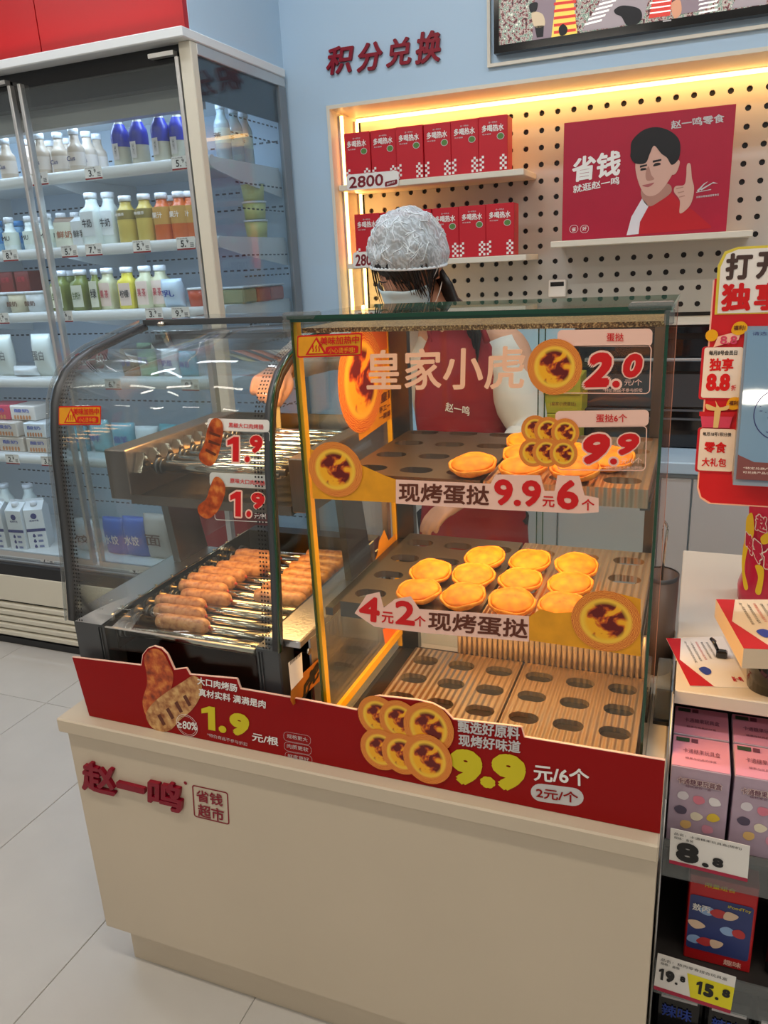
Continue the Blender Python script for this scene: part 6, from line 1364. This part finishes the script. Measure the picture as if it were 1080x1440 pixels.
# two white cards on the left edge
for k, (z0, z1, cz_) in enumerate(((1.252, 1.338, 1.30), (1.122, 1.198, 1.16))):
    a = MB(); x0 = 0.0085 if k == 0 else 0.0115
    flat(a, sp_, rrect(x0 - 0.002, z0 - 0.003, 0.072, z1 + 0.001, 0.005), REDB, 5, 0.003); flat(a, sp_, rrect(x0 + 0.002, z0, 0.071, z1, 0.004), WHP, 7)
    o = a.build('offer_card', None, t); a = MB()
    if k == 0:
        mtext(a, sp_, '每月8号会员日', 0.018, 1.325, 0.044, 0.008, BLK, bold=0.03, lay=9); mtext(a, sp_, '独享', 0.020, 1.298, 0.038, 0.022, DRD, bold=0.05, lay=9); mtext(a, sp_, '8.8', 0.017, 1.264, 0.038, 0.030, DRD, bold=0.07, lay=9); mtext(a, sp_, '折', 0.057, 1.265, 0.008, 0.010, DRD, bold=0.02, lay=9)
        flat(a, sp_, [(0.020 + 0.010 * math.cos(j * .5236), 1.358 + 0.010 * math.sin(j * .5236)) for j in range(12)], YELF, 10); flat(a, sp_, [(0.024, 1.338), (0.062, 1.350), (0.066, 1.366), (0.030, 1.356)], PINKBG, 9); mtext(a, sp_, '8.8', 0.034, 1.343, 0.026, 0.014, mat('sign_rose', (214, 70, 110), 0.5), bold=0.04, lay=11)
        flat(a, sp_, smooth_loop([(0.050, 1.364), (0.060, 1.358), (0.071, 1.362), (0.074, 1.372), (0.066, 1.380), (0.054, 1.377)], 4), YELF, 11); mtext(a, sp_, '福利1', 0.053, 1.366, 0.018, 0.008, BRN, bold=0.03, lay=13)
    else:
        mtext(a, sp_, '每月18号1积分换', 0.018, 1.185, 0.046, 0.007, BLK, bold=0.02, lay=9); mtext(a, sp_, '零食', 0.022, 1.155, 0.036, 0.020, DRD, bold=0.04, lay=9); mtext(a, sp_, '大礼包', 0.020, 1.130, 0.040, 0.016, DRD, bold=0.03, lay=9)
        flat(a, sp_, [(0.016, 1.200), (0.060, 1.200), (0.064, 1.222), (0.012, 1.222)], MATS['sign_rose'], 9); flat(a, sp_, [(0.010, 1.220), (0.066, 1.220), (0.066, 1.228), (0.010, 1.228)], REDB, 10)
        flat(a, sp_, [(0.034, 1.200), (0.042, 1.200), (0.044, 1.230), (0.034, 1.230)], YEL if False else mat('ribbon_gold', (226, 204, 140), 0.4), 11); flat(a, sp_, smooth_loop([(0.038, 1.230), (0.022, 1.232), (0.020, 1.242), (0.036, 1.236), (0.034, 1.248), (0.042, 1.236), (0.056, 1.240), (0.054, 1.232)], 3), MATS['ribbon_gold'], 12)
        flat(a, sp_, smooth_loop([(0.052, 1.238), (0.062, 1.232), (0.073, 1.236), (0.076, 1.246), (0.068, 1.254), (0.056, 1.251)], 4), YELF, 11); mtext(a, sp_, '福利2', 0.056, 1.240, 0.018, 0.008, BRN, bold=0.03, lay=13)
    a.build('lettering', None, o)
a = MB(); a.box(0.34, 0.38, SY + 0.01, SY + 0.03, 0.78, 1.20); a.build('pole', ALU, t); a = MB(); a.box(0.27, 0.45, SY - 0.05, SY + 0.10, 0.7505, 0.78, bev=0.004); a.build('stand_base', FRIDGEW, t)

# brown cup with wire tongs on the counter behind the case
UX, UY = -0.046, 1.565
t = thing('utensil_cup', 'tall brown cylinder cup on the counter behind the tart case', 'cup', (UX, UY, CZ))
CUPM = mat('cup_brown', (92, 78, 70), 0.4)
a = MB(); a.lathe([(0.039, CZ + 0.0005), (0.0405, CZ + 0.02), (0.0425, 0.868), (0.0405, 0.868), (0.0385, 0.68)], (UX, UY, 0), 36, None, cap=False); a.lathe([(0.0385, 0.680), (0.001, 0.680)], (UX, UY, 0), 36, None, cap=False); a.build('cup_body', CUPM, t)
a = MB(); a.lathe([(0.0427, 0.862), (0.0429, 0.8705), (0.040, 0.8705)], (UX, UY, 0), 36, None, cap=False); a.build('rim', BRACKET, t)
t = thing('wire_tongs', 'looped steel wire tongs standing in the brown cup', 'tongs', (UX, UY, 0.70))
a = MB(); pts = [(UX - 0.024, UY + 0.0, 0.70), (UX - 0.022, UY, 0.93)] + [(UX - 0.004 - 0.018 * math.cos(k * math.pi / 10), UY, 0.965 + 0.022 * math.sin(k * math.pi / 10)) for k in range(11)] + [(UX + 0.012, UY, 0.93), (UX + 0.004, UY, 0.70)]
a.tube(pts, 0.0026, 8); a.build('wire_loop', STEELB, t)
a = MB(); a.tube([(UX - 0.012, UY - 0.01, 0.70), (UX - 0.006, UY - 0.012, 0.86), (UX - 0.008, UY - 0.012, 0.90)], 0.0016, 8); a.tube([(UX - 0.02, UY - 0.02, 0.81), (UX - 0.010, UY - 0.018, 0.845), (UX + 0.006, UY - 0.016, 0.83), (UX + 0.010, UY - 0.012, 0.79)], 0.0028, 8); a.build('inner_wire', STEELB, t)
t = thing('clear_tong_rest', 'small clear plastic stand with a black foot between the case and the rack', 'stand', (-0.02, 1.40, CZ))
a = MB(); a.box(-0.030, -0.003, 1.350, 1.46, CZ + 0.008, 0.735, bev=0.002); a.build('clear_body', ACR, t); a = MB(); a.box(-0.031, -0.002, 1.345, 1.465, CZ + 0.0005, CZ + 0.008); a.build('foot', BLACKG, t)

# ================================================================== THE SHOP ASSISTANT
SKIN = mat('skin', (214, 160, 132), 0.5); HAIR = mat('black_hair', (22, 17, 16), 0.38, bump=0.3, bscale=120)
MASK = mat('surgical_mask_blue', (196, 222, 232), 0.8, bump=0.3, bscale=40); CLOTH = mat('white_tunic', (214, 208, 202), 0.8, bump=0.6, bscale=14)
APR = mat('red_apron', (150, 18, 32), 0.75, noise=0.10, nscale=12); PANTS = mat('dark_trousers', (40, 40, 48), 0.8); SHOE = mat('white_shoe', (200, 200, 198), 0.6)
person = thing('person', 'person in a white hair net, blue mask and red apron leaning over the hot cases', 'person', (-0.60, 2.03, 0.0))
HC = Vector((-0.693, 1.930, 1.492))
HR = Matrix.Rotation(math.radians(3), 3, 'Y') @ Matrix.Rotation(math.radians(-9), 3, 'Z') @ Matrix.Rotation(math.radians(24), 3, 'X')
# head frame: face looks to local -y; the pitch bows it down, the yaw turns it to the person's right
def hw(p): return HC + HR @ Vector(p)
def skinned(joints, edges, name, m, parent, root=0, sub=1, extra=None, remesh=None, smooth=True):
    me = bpy.data.meshes.new(name); me.from_pydata([j[0] for j in joints], edges, [])
    o = bpy.data.objects.new(name, me); C.objects.link(o)
    sk = o.modifiers.new('s', 'SKIN'); 
    for i, j in enumerate(joints):
        r = j[1] if isinstance(j[1], tuple) else (j[1], j[1]); me.skin_vertices[0].data[i].radius = r
    me.skin_vertices[0].data[root].use_root = True
    sk.use_smooth_shade = True
    sb = o.modifiers.new('b', 'SUBSURF'); sb.levels = sub; sb.render_levels = sub
    dg = bpy.context.evaluated_depsgraph_get(); dg.update(); ev = o.evaluated_get(dg); e = bpy.data.meshes.new_from_object(ev)
    vs = [v.co.copy() for v in e.vertices]; fs = [tuple(p.vertices) for p in e.polygons]
    bpy.data.objects.remove(o)
    b = MB(); b.add(vs, fs, None, True)
    if extra: extra(b)
    o = b.build(name, m, parent)
    if remesh:
        md = o.modifiers.new('r', 'REMESH'); md.mode = 'VOXEL'; md.voxel_size = remesh; md.use_smooth_shade = True
        s2 = o.modifiers.new('sm', 'SMOOTH'); s2.factor = 0.5; s2.iterations = 3
        dg = bpy.context.evaluated_depsgraph_get(); dg.update(); e = bpy.data.meshes.new_from_object(o.evaluated_get(dg))
        o.modifiers.clear(); o.data = e
        if not e.materials: e.materials.append(m)
    return o
WR = Vector((-0.925, 1.655, 1.275)); EL = Vector((-0.935, 1.84, 1.290)); SHR = Vector((-0.775, 2.005, 1.315))
WL = Vector((-0.52, 1.80, 0.93)); ELL = Vector((-0.385, 1.965, 1.06)); SHL = Vector((-0.445, 2.05, 1.290))
J = [((-0.575, 2.06, 0.86), 0.105), ((-0.585, 2.05, 1.02), 0.095), ((-0.60, 2.04, 1.18), 0.10), ((-0.615, 2.03, 1.30), 0.070), ((-0.635, 2.00, 1.375), 0.046), (tuple(hw((0, 0.03, -0.055))), 0.045),
     (tuple(SHR), 0.050), (tuple(EL), 0.036), (tuple(WR), 0.023),
     (tuple(SHL), 0.050), (tuple(ELL), 0.036), (tuple(WL), 0.023),
     ((-0.64, 2.06, 0.80), 0.085), ((-0.645, 2.05, 0.44), 0.055), ((-0.645, 2.07, 0.10), 0.036), ((-0.645, 2.00, 0.045), 0.030),
     ((-0.51, 2.07, 0.80), 0.085), ((-0.505, 2.06, 0.44), 0.055), ((-0.505, 2.08, 0.10), 0.036), ((-0.505, 2.01, 0.045), 0.030)]
Ed = [(0, 1), (1, 2), (2, 3), (3, 4), (4, 5), (3, 6), (6, 7), (7, 8), (3, 9), (9, 10), (10, 11), (0, 12), (12, 13), (13, 14), (14, 15), (0, 16), (16, 17), (17, 18), (18, 19)]
def hand_joints(W, F, Up, side, curl, S=1.0):
    """palm and five fingers; F = along the forearm, Up = back of the hand, side = towards the thumb"""
    F, Up, side = F.normalized(), Up.normalized(), side.normalized()
    k0 = len(J); J.append((tuple(W + F * 0.045 * S), (0.034 * S, 0.021 * S))); Ed.append((k0 - 0, k0) if False else (W_IDX, k0))
    lens = [v_ * S for v_ in (0.068, 0.078, 0.072, 0.056)]
    for i in range(4):
        b_ = W + (F * 0.078 + side * (0.027 - 0.018 * i)) * S; a = len(J); J.append((tuple(b_), 0.0092 * S)); Ed.append((k0, a))
        ang = 0; p = b_; L = lens[i]
        for s_, fr in ((1, 0.45), (2, 0.32), (3, 0.23)):
            ang += curl * (0.85 if s_ == 1 else 1.0); d = F * math.cos(ang) - Up * math.sin(ang); p = p + d * (L * fr); J.append((tuple(p), (0.0084 - 0.0007 * s_) * S)); Ed.append((len(J) - 2, len(J) - 1))
    p = W + (F * 0.025 + side * 0.022) * S; a = len(J); J.append((tuple(p), 0.0115)); Ed.append((k0, a))
    for d, L, r in ((F * .8 + side * .45 - Up * .35, 0.028, 0.0108), (F * .8 - side * .15 - Up * .6, 0.026, 0.0098), (F * .4 - side * .6 - Up * .6, 0.020, 0.0085)):
        p = p + d.normalized() * L * S; J.append((tuple(p), r * S)); Ed.append((len(J) - 2, len(J) - 1))
W_IDX = 8
hand_joints(WR, Vector((0.10, -1, -0.25)), Vector((0.35, -0.25, 1)), Vector((1, 0.1, -0.3)), 1.32, 1.2)
W_IDX = 11
hand_joints(WL, Vector((-0.6, -0.7, -0.3)), Vector((0, -0.3, 1)), Vector((-0.8, 0.6, 0)), 0.5)
def headmesh(b):
    rings = []; N = 36; M_ = 28
    for i in range(M_ + 1):
        ph = math.pi * i / M_; cz_, sz_ = math.cos(ph), math.sin(ph); ring = []
        for j in range(N):
            th = 2 * math.pi * j / N; x, y, z = sz_ * math.sin(th), -sz_ * math.cos(th), cz_
            X, Y_, Zz = x * 0.074, y * (0.088 if y < 0 else 0.098), z * 0.112
            if z < -0.1:
                t_ = min(1, (-z - 0.1) / 0.9); X *= 1 - 0.34 * t_; Y_ = Y_ * (1 - 0.25 * t_ * (y > 0)) - (0.004 * t_ if y < 0 else 0) + 0.0
            f = max(0, -y)
            if f > 0.3:
                # eye sockets, brow, nose, lips, chin
                for sx in (-1, 1): e = math.exp(-(((x - sx * 0.42) / 0.20) ** 2 + ((z - 0.02) / 0.13) ** 2)); Y_ += 0.008 * e; 
                for sx in (-1, 1): e = math.exp(-(((x - sx * 0.42) / 0.13) ** 2 + ((z - 0.01) / 0.07) ** 2)); Y_ -= 0.005 * e
                nz = math.exp(-((x / 0.13) ** 2)) * math.exp(-(((z + 0.22) / 0.17) ** 2)); Y_ -= 0.017 * nz
                Y_ -= 0.004 * math.exp(-((x / 0.3) ** 2)) * math.exp(-(((z - 0.2) / 0.08) ** 2))
                Y_ -= 0.005 * math.exp(-((x / 0.22) ** 2)) * math.exp(-(((z + 0.52) / 0.07) ** 2))
                Y_ -= 0.006 * math.exp(-((x / 0.25) ** 2)) * math.exp(-(((z + 0.85) / 0.12) ** 2))
            ring.append(tuple(hw((X, Y_, Zz))))
        rings.append(ring)
    b.loft(rings)
    for sx in (-1, 1):
        er = []
        for i in range(9):
            ph = math.pi * i / 8; er.append([tuple(hw((sx * (0.074 + 0.008 * math.sin(ph) * max(0, math.cos(u)) + 0.004 * math.sin(u)), 0.012 + 0.016 * math.sin(ph) * math.sin(u) + 0.006 * math.cos(ph), -0.008 + 0.030 * math.cos(ph)))) for u in [2 * math.pi * k / 10 for k in range(10)]])
        b.loft(er)
body = skinned(J, Ed, 'body', SKIN, person, 0, 2, headmesh, 0.0048)
# eyes looking down: lids, lash line, brow
a = MB()
for sx in (-1, 1):
    pts = [hw((sx * 0.031 + 0.016 * math.cos(u), -0.0835 + 0.004 * abs(math.cos(u)) , -0.001 - 0.0035 * (1 - math.cos(u) ** 2))) for u in [math.pi * k / 8 for k in range(9)]]
    a.tube(pts, [0.0006, 0.0014, 0.0017, 0.0018, 0.0018, 0.0018, 0.0017, 0.0014, 0.0006], 6)
a.build('lash_line', HAIR, person)
a = MB()
for sx in (-1, 1):
    pts = [hw((sx * (0.014 + 0.034 * f), -0.0845 + 0.009 * f * f, 0.021 + 0.005 * math.sin(f * 2.4))) for f in [k / 6 for k in range(7)]]
    a.tube(pts, [0.0012, 0.0022, 0.0024, 0.0022, 0.002, 0.0014, 0.0006], 6)
a.build('eyebrow', mat('brow', (50, 36, 30), 0.7), person)
# mask: pleated sheet wrapped round the lower face, with ear loops
a = MB(); rings = []; NU, NV = 21, 15
for v in range(NV):
    fz = v / (NV - 1); z = -0.022 - 0.082 * fz; ring = []
    for u in range(NU):
        s_ = -1 + 2 * u / (NU - 1); ang = s_ * 1.22 * (1 - 0.12 * fz); rx = 0.079 * (1 - 0.20 * fz); ry = 0.100 - 0.010 * fz
        nose = 0.016 * math.exp(-(s_ / 0.22) ** 2) * math.exp(-((fz - 0.1) / 0.4) ** 2); pl_ = 0.0016 * math.sin(fz * 20)
        tent = 0.006 * math.exp(-(s_ / 0.5) ** 2)
        ring.append(tuple(hw((rx * math.sin(ang), -(ry * math.cos(ang)) + 0.002 - nose * 0.4 - tent - pl_ * math.cos(ang), z + 0.010 * math.exp(-(s_ / 0.28) ** 2) * (1 - fz) - 0.004 * abs(s_) + 0.012 * (1 - abs(s_)) * -fz))))
    rings.append(ring)
a.loft(rings, closed=False, cap=False); mk = a.build('face_mask', MASK, person)
md = mk.modifiers.new('t', 'SOLIDIFY'); md.thickness = 0.0015
a = MB()
for s_ in (-1, 1):
    for z0, z1 in ((-0.028, 0.014), (-0.088, -0.030)):
        zt = z0; a.tube([hw((s_ * 0.0725, -0.032, z0 + 0.0)), hw((s_ * 0.081, -0.005, (z0 + z1) / 2)), hw((s_ * 0.084, 0.016, z1 if z0 > -0.05 else -0.034))], 0.0013, 6)
a.build('ear_loop', WHP, person)
# hair: cap under the net, fringe locks, side locks, long tail behind the shoulder
a = MB(); rings = []
for i in range(13):
    ph = math.radians(4 + 100 * i / 12); ring = []
    for j in range(28):
        th = 2 * math.pi * j / 28; x, y = math.sin(th), -math.cos(th); back = 1 if y > -0.2 else 0
        zc = math.cos(ph); lim = 0.40 if y < -0.35 else -0.9
        zc = max(zc, lim * 1.0) if y < -0.35 else zc
        s_ = math.sin(ph) if y >= -0.35 else math.sqrt(max(0, 1 - zc * zc))
        ring.append(tuple(hw((x * s_ * 0.081, y * s_ * (0.093 if y < 0 else 0.106), zc * 0.119 + 0.002))))
    rings.append(ring)
a.loft(rings); a.build('hair_cap', HAIR, person)
random.seed(11); a = MB()
def lock(p0, p1, p2, w_, th=0.004, n=7):
    pts = []; 
    for k in range(n):
        f = k / (n - 1); p = Vector(p0).lerp(Vector(p1), f).lerp(Vector(p1).lerp(Vector(p2), f), f); pts.append(hw(p))
    a.tube(pts, [w_ * (1 - 0.85 * (k / (n - 1)) ** 1.5) for k in range(n)], 5)
def fr(s_, L, sweep, w_, fl=0.0):
    ang = s_ * 1.15; x = 0.0785 * math.sin(ang); y = -0.0950 * math.cos(ang)
    ang2 = (s_ + sweep) * 1.15; x2 = 0.082 * math.sin(ang2); y2 = -(0.0975 + fl) * math.cos(ang2)
    lock((x * 0.94, y * 0.93, 0.045), ((x + x2) / 2 * 1.04, (y + y2) / 2 * 1.04, 0.045 - L * 0.25), (x2, y2, 0.052 - L), w_)
for k in range(12): fr(-0.98 + 0.030 * k, 0.085 + random.uniform(-0.02, 0.02), random.uniform(-0.04, 0.05), 0.0028, 0.004)
for k in range(26): f = k / 25; fr(-0.62 + 0.62 * f, 0.026 + 0.022 * f + random.uniform(-0.004, 0.006), 0.18 + 0.12 * f, 0.0042)
for k in range(34): f = k / 33; fr(-0.22 + 0.72 * f, 0.050 + 0.050 * f + random.uniform(-0.012, 0.014), 0.34 + random.uniform(-0.05, 0.08), 0.0040, 0.002)
for k in range(22): f = k / 21; fr(0.42 + 0.55 * f, 0.085 + random.uniform(-0.015, 0.025), 0.10 + random.uniform(-0.03, 0.08), 0.0038, 0.004)
for k in range(8): fr(-0.5 + 0.1 * k, 0.085 + random.uniform(-0.02, 0.01), 0.22 + random.uniform(-0.05, 0.1), 0.0011)
for s_ in (-1, 1):
    for k in range(6):
        lock((s_ * 0.077, -0.045 + 0.010 * k, 0.03), (s_ * 0.083, -0.050 + 0.010 * k, -0.02), (s_ * (0.072 - 0.004 * k), -0.058 + 0.007 * k + random.uniform(-.006, .006), -0.090 + random.uniform(-0.02, 0.03)), 0.0026)
a.build('fringe', HAIR, person)
a = MB()
for k in range(40):
    f = k / 39; x0 = 0.020 + 0.060 * f; p0 = hw((x0, 0.075 - 0.06 * f, -0.02)); m_ = p0 + Vector((0.02 + 0.012 * f, 0.01, -0.07)); e = p0 + Vector((0.048 + 0.028 * f, 0.015 - 0.01 * f, -0.135 - 0.02 * math.sin(k))); q = e + Vector((0.012, 0.0, -0.10))
    e = e + Vector((0.022 * f, -0.01 * f, 0)); a.tube([p0, p0.lerp(m_, .5) + Vector((0.004, 0, 0)), m_, m_.lerp(e, .5), e, q], [0.009, 0.011, 0.011, 0.010, 0.007, 0.001], 6)
a.build('long_hair', HAIR, person)
# hair net: bouffant cap with crumpled film, gathered band
NET = glass('hair_net_film', (232, 238, 242), 1.25, 0.4, haze=0.42, hcol=(226, 238, 246))
def net_threads(m):
    nt = m.node_tree; mix = [n for n in nt.nodes if n.type == 'MIX_SHADER'][-1]; tc = nt.nodes.new('ShaderNodeTexCoord'); wv = nt.nodes.new('ShaderNodeTexWave')
    wv.bands_direction = 'DIAGONAL'; wv.inputs['Scale'].default_value = 30; wv.inputs['Distortion'].default_value = 16; wv.inputs['Detail'].default_value = 3; wv.inputs['Detail Scale'].default_value = 1.2
    n = nt.nodes.new('ShaderNodeTexNoise'); n.inputs['Scale'].default_value = 14; n.inputs['Detail'].default_value = 4
    nt.links.new(tc.outputs['Object'], wv.inputs['Vector']); nt.links.new(tc.outputs['Object'], n.inputs['Vector'])
    a_ = nt.nodes.new('ShaderNodeMath'); a_.operation = 'MULTIPLY'; nt.links.new(wv.outputs['Fac'], a_.inputs[0]); nt.links.new(n.outputs['Fac'], a_.inputs[1])
    r = nt.nodes.new('ShaderNodeMapRange'); r.inputs['From Min'].default_value = 0.15; r.inputs['From Max'].default_value = 0.5; r.inputs['To Min'].default_value = 0.46; r.inputs['To Max'].default_value = 0.74
    nt.links.new(a_.outputs[0], r.inputs['Value']); nt.links.new(r.outputs[0], mix.inputs[0])
net_threads(NET); NETL = mat('hair_net_thread', (226, 236, 242), 0.7)
def bouf(th, ph):
    x, y, z = math.sin(ph) * math.sin(th), -math.sin(ph) * math.cos(th), math.cos(ph)
    v = Vector((x * 3, y * 3, z * 3)); w_ = 0.010 * mn.noise(v) + 0.005 * mn.noise(v * 2.6) + 0.004 * abs(mn.noise(v * 4))
    r = 1.0
    pz = max(0, min(1, (math.cos(ph) + 0.35) / 0.5)); return Vector((x * (0.096 + w_) , y * (0.108 + w_) + 0.006 + 0.016 * max(0, y) , z * (0.126 + w_) + 0.012))
a = MB(); rings = []; NB = 216; net_tilt = lambda th: 0.035 - 0.075 * (1 - math.cos(th)) / 2      # band height: high over the brow, low at the nape
for i in range(23):
    f = i / 22; ring = []
    for j in range(NB):
        th = 2 * math.pi * j / NB; zb = net_tilt(th); phm = math.acos(max(-1, min(1, (zb - 0.012) / 0.126))); ph = 0.02 + (phm - 0.02) * f
        p = bouf(th, ph)
        if f > 0.66: g2 = (f - 0.66) / 0.34; g3 = 1 + 0.014 * g2 * math.sin(th * 54); p.x *= g3; p.y *= g3
        if f > 0.86: k = (f - 0.86) / 0.14; g = 1 - 0.08 * k; p.x *= g; p.y = (p.y - 0.01) * g + 0.01
        ring.append(tuple(hw(p)))
    rings.append(ring)
a.loft(rings, cap=False); a.build('hair_net', NET, person)
a = MB()
bandp = []
for j in range(97):
    th = 2 * math.pi * j / 96; zb = net_tilt(th); s_ = math.sin(math.acos(max(-1, min(1, (zb - 0.012) / 0.126)))); bandp.append(hw((math.sin(th) * 0.091 * s_ * (1 + 0.010 * (j % 2)), -math.cos(th) * 0.1045 * s_ * (1 + 0.010 * (j % 2)) + 0.006, zb + 0.0015 * (j % 2))))
a.tube(bandp, [0.0040 if j % 2 else 0.0026 for j in range(97)], 6, cap=False); a.build('net_band', NETL, person)
a = MB(); random.seed(5)
for k in range(80):      # creases of the net
    th = random.uniform(-2.2, 2.2); ph = random.uniform(0.15, 1.15); d1, d2 = random.uniform(-0.5, 0.5), random.uniform(-0.05, 0.4); pts = []
    for q_ in range(7):
        u = q_ / 6; p = bouf(th + d1 * u + 0.03 * math.sin(u * 9 + k), min(1.35, ph + d2 * u)); pts.append(hw(p * 1.006))
    a.tube(pts, [0.0004, 0.0010, 0.0013, 0.0014, 0.0012, 0.0009, 0.0004], 4)
tag(a.build('net_creases', NETL, person), kind='stuff')
# clothes
tun = [((-0.575, 2.06, 0.74), (0.155, 0.120)), ((-0.575, 2.06, 0.86), (0.140, 0.115)), ((-0.585, 2.05, 1.00), (0.122, 0.105)), ((-0.60, 2.045, 1.15), (0.135, 0.115)), ((-0.612, 2.035, 1.27), (0.142, 0.098)), ((-0.622, 2.03, 1.335), (0.088, 0.070)), ((-0.632, 2.01, 1.362), (0.060, 0.056))]
a = MB(); rings = []
for (cx_, cy_, z), (rx, ry) in tun:
    rings.append([(cx_ + rx * math.copysign(abs(math.cos(u)) ** 0.85, math.cos(u)) * (1 + 0.02 * math.sin(4 * u + z * 20)), cy_ + ry * math.sin(u) * (1 + 0.02 * math.sin(5 * u + z * 13)), z) for u in [2 * math.pi * j / 40 for j in range(40)]])
a.loft(rings, cap=False); o = a.build('tunic', CLOTH, person); o.modifiers.new('t', 'SOLIDIFY').thickness = 0.003
def sleeve(S, E, W, r0_, r1_, r2_):
    a = MB(); S, E, W = Vector(S), Vector(E), Vector(W); P = []; R = []
    for k in range(7): f = k / 6; P.append(S.lerp(E, f)); R.append(r0_ + (r1_ - r0_) * f + 0.004 * math.sin(k * 2.2))
    for k in range(1, 8): f = k / 7; P.append(E.lerp(W, f * 0.97)); R.append(r1_ + (r2_ - r1_) * f + 0.004 * math.sin(k * 2.7))
    a.tube(P, R, 18, cap=True); o = a.build('sleeve', CLOTH, person); return o
sleeve((-0.72, 2.03, 1.305), EL, WR + Vector((0, 0.015, 0.002)), 0.068, 0.055, 0.036)
sleeve((-0.49, 2.05, 1.275), ELL, WL + (ELL - WL).normalized() * 0.02, 0.070, 0.058, 0.038)
a = MB(); a.tube([WR + Vector((-0.002, 0.030, 0.005)), WR + Vector((0, 0.008, 0.001))], 0.034, 16); a.build('cuff', mat('brown_cuff', (120, 84, 62), 0.8), person)
a = MB(); cl = []
for j in range(25):
    u = 2 * math.pi * j / 24; cl.append(Vector((-0.630 + 0.062 * math.cos(u), 2.008 + 0.058 * math.sin(u), 1.366 - 0.010 * math.sin(u))))
a.tube(cl, 0.010, 8, cap=False); a.build('collar', mat('collar_red', (150, 30, 40), 0.7), person)
# apron: front panel following the tunic
a = MB(); rings = []
for i in range(15):
    f = i / 14; z = 1.33 - 0.66 * f; k = 0
    while k < len(tun) - 2 and tun[k + 1][0][2] < z: k += 1
    (c0, r0q), (c1, r1q) = tun[k], tun[k + 1]; g = max(0, min(1, (z - c0[2]) / (c1[2] - c0[2]))); cx_ = c0[0] + (c1[0] - c0[0]) * g; cy_ = c0[1] + (c1[1] - c0[1]) * g; rx = r0q[0] + (r1q[0] - r0q[0]) * g + 0.007; ry = r0q[1] + (r1q[1] - r0q[1]) * g + 0.007
    half = 0.55 + 0.75 * min(1, f * 2.4); row_ = []
    for j in range(21):
        u = -math.pi / 2 + 0.38 + half * (-1 + 2 * j / 20); row_.append((cx_ + rx * math.copysign(abs(math.cos(u)) ** 0.85, math.cos(u)), cy_ + ry * math.sin(u) - 0.002 * math.sin(j * 1.1 + f * 6), z))
    rings.append(row_)
a.loft(rings, cap=False, closed=False); ap = a.build('apron', APR, person); md = ap.modifiers.new('t', 'SOLIDIFY'); md.thickness = 0.003
ax = Plane((-0.58, 1.920, 1.10), (0.12, -1, 0.02), (1, 0.12, 0)); a = MB(); ptext(a, ax, '赵一鸣', (626, 578), (660, 585), (627, 565), WHP, bold=0.02); a.build('apron_lettering', None, ap)
a = MB()
for s_ in (-0.07, 0.075): a.tube([(-0.60 + s_ + 0.03, 1.945, 1.30), (-0.61 + s_ * 0.95 + 0.02, 1.965, 1.345), (-0.615 + s_ * 0.8, 2.02, 1.372)], 0.009, 6)
a.build('apron_strap', APR, person)
for (h, kn, an) in (((-0.64, 2.06, 0.80), (-0.645, 2.05, 0.44), (-0.645, 2.07, 0.09)), ((-0.51, 2.07, 0.80), (-0.505, 2.06, 0.44), (-0.505, 2.08, 0.09))):
    a = MB(); h, kn, an = Vector(h), Vector(kn), Vector(an); P = [h + Vector((0, 0, 0.06)), h, h.lerp(kn, .5), kn, kn.lerp(an, .5), an]; a.tube(P, [0.10, 0.098, 0.080, 0.066, 0.058, 0.052], 18); a.build('trouser_leg', PANTS, person)
    a = MB(); rings = []
    for i in range(9):
        f = i / 8; y = an.y + 0.05 - 0.22 * f; r = 0.040 * (1 - 0.25 * f) * (0.4 + 0.6 * math.sin(math.pi * (0.15 + 0.8 * f))) + 0.012
        rings.append([(an.x + r * math.cos(u), y, 0.002 + max(0, (0.055 - 0.025 * f) * (1 + math.sin(u)) * 0.9)) for u in [2 * math.pi * j / 14 for j in range(14)]])
    a.loft(rings); a.build('shoe', SHOE, person)
# tongs in the raised hand
TG0 = WR + Vector((0.012, -0.075, -0.030))
t = thing('serving_tongs', 'pale metal serving tongs held down over the rollers by the raised hand', 'tongs', tuple(TG0))
TGM = mat('tong_metal', (222, 204, 150), 0.3, 0.6)
for k, dx in enumerate((-0.010, 0.010)):
    a = MB(); p0 = TG0 + Vector((0.0, 0.0, 0.028)); p1 = TG0 + Vector((dx, -0.004, -0.03)); p2 = TG0 + Vector((dx * 1.6 + 0.0, -0.02, -0.12)); p3 = TG0 + Vector((dx * 0.8, -0.03, -0.185))
    n_ = Vector((0, -0.98, 0.2)); P = [p0, p1, p2, p3]; vs = []
    for p, w_ in zip(P, (0.004, 0.0055, 0.006, 0.008)):
        vs += [p + Vector((-w_, 0, 0)), p + Vector((w_, 0, 0)), p + Vector((w_, 0.002, 0)), p + Vector((-w_, 0.002, 0))]
    f = [(0, 1, 2, 3), (15, 14, 13, 12)]
    for i in range(3): b0 = 4 * i; f += [(b0 + q_, b0 + 4 + q_, b0 + 4 + (q_ + 1) % 4, b0 + (q_ + 1) % 4) for q_ in range(4)]
    a.add(vs, f, None, False); a.build('tong_arm', TGM, t)
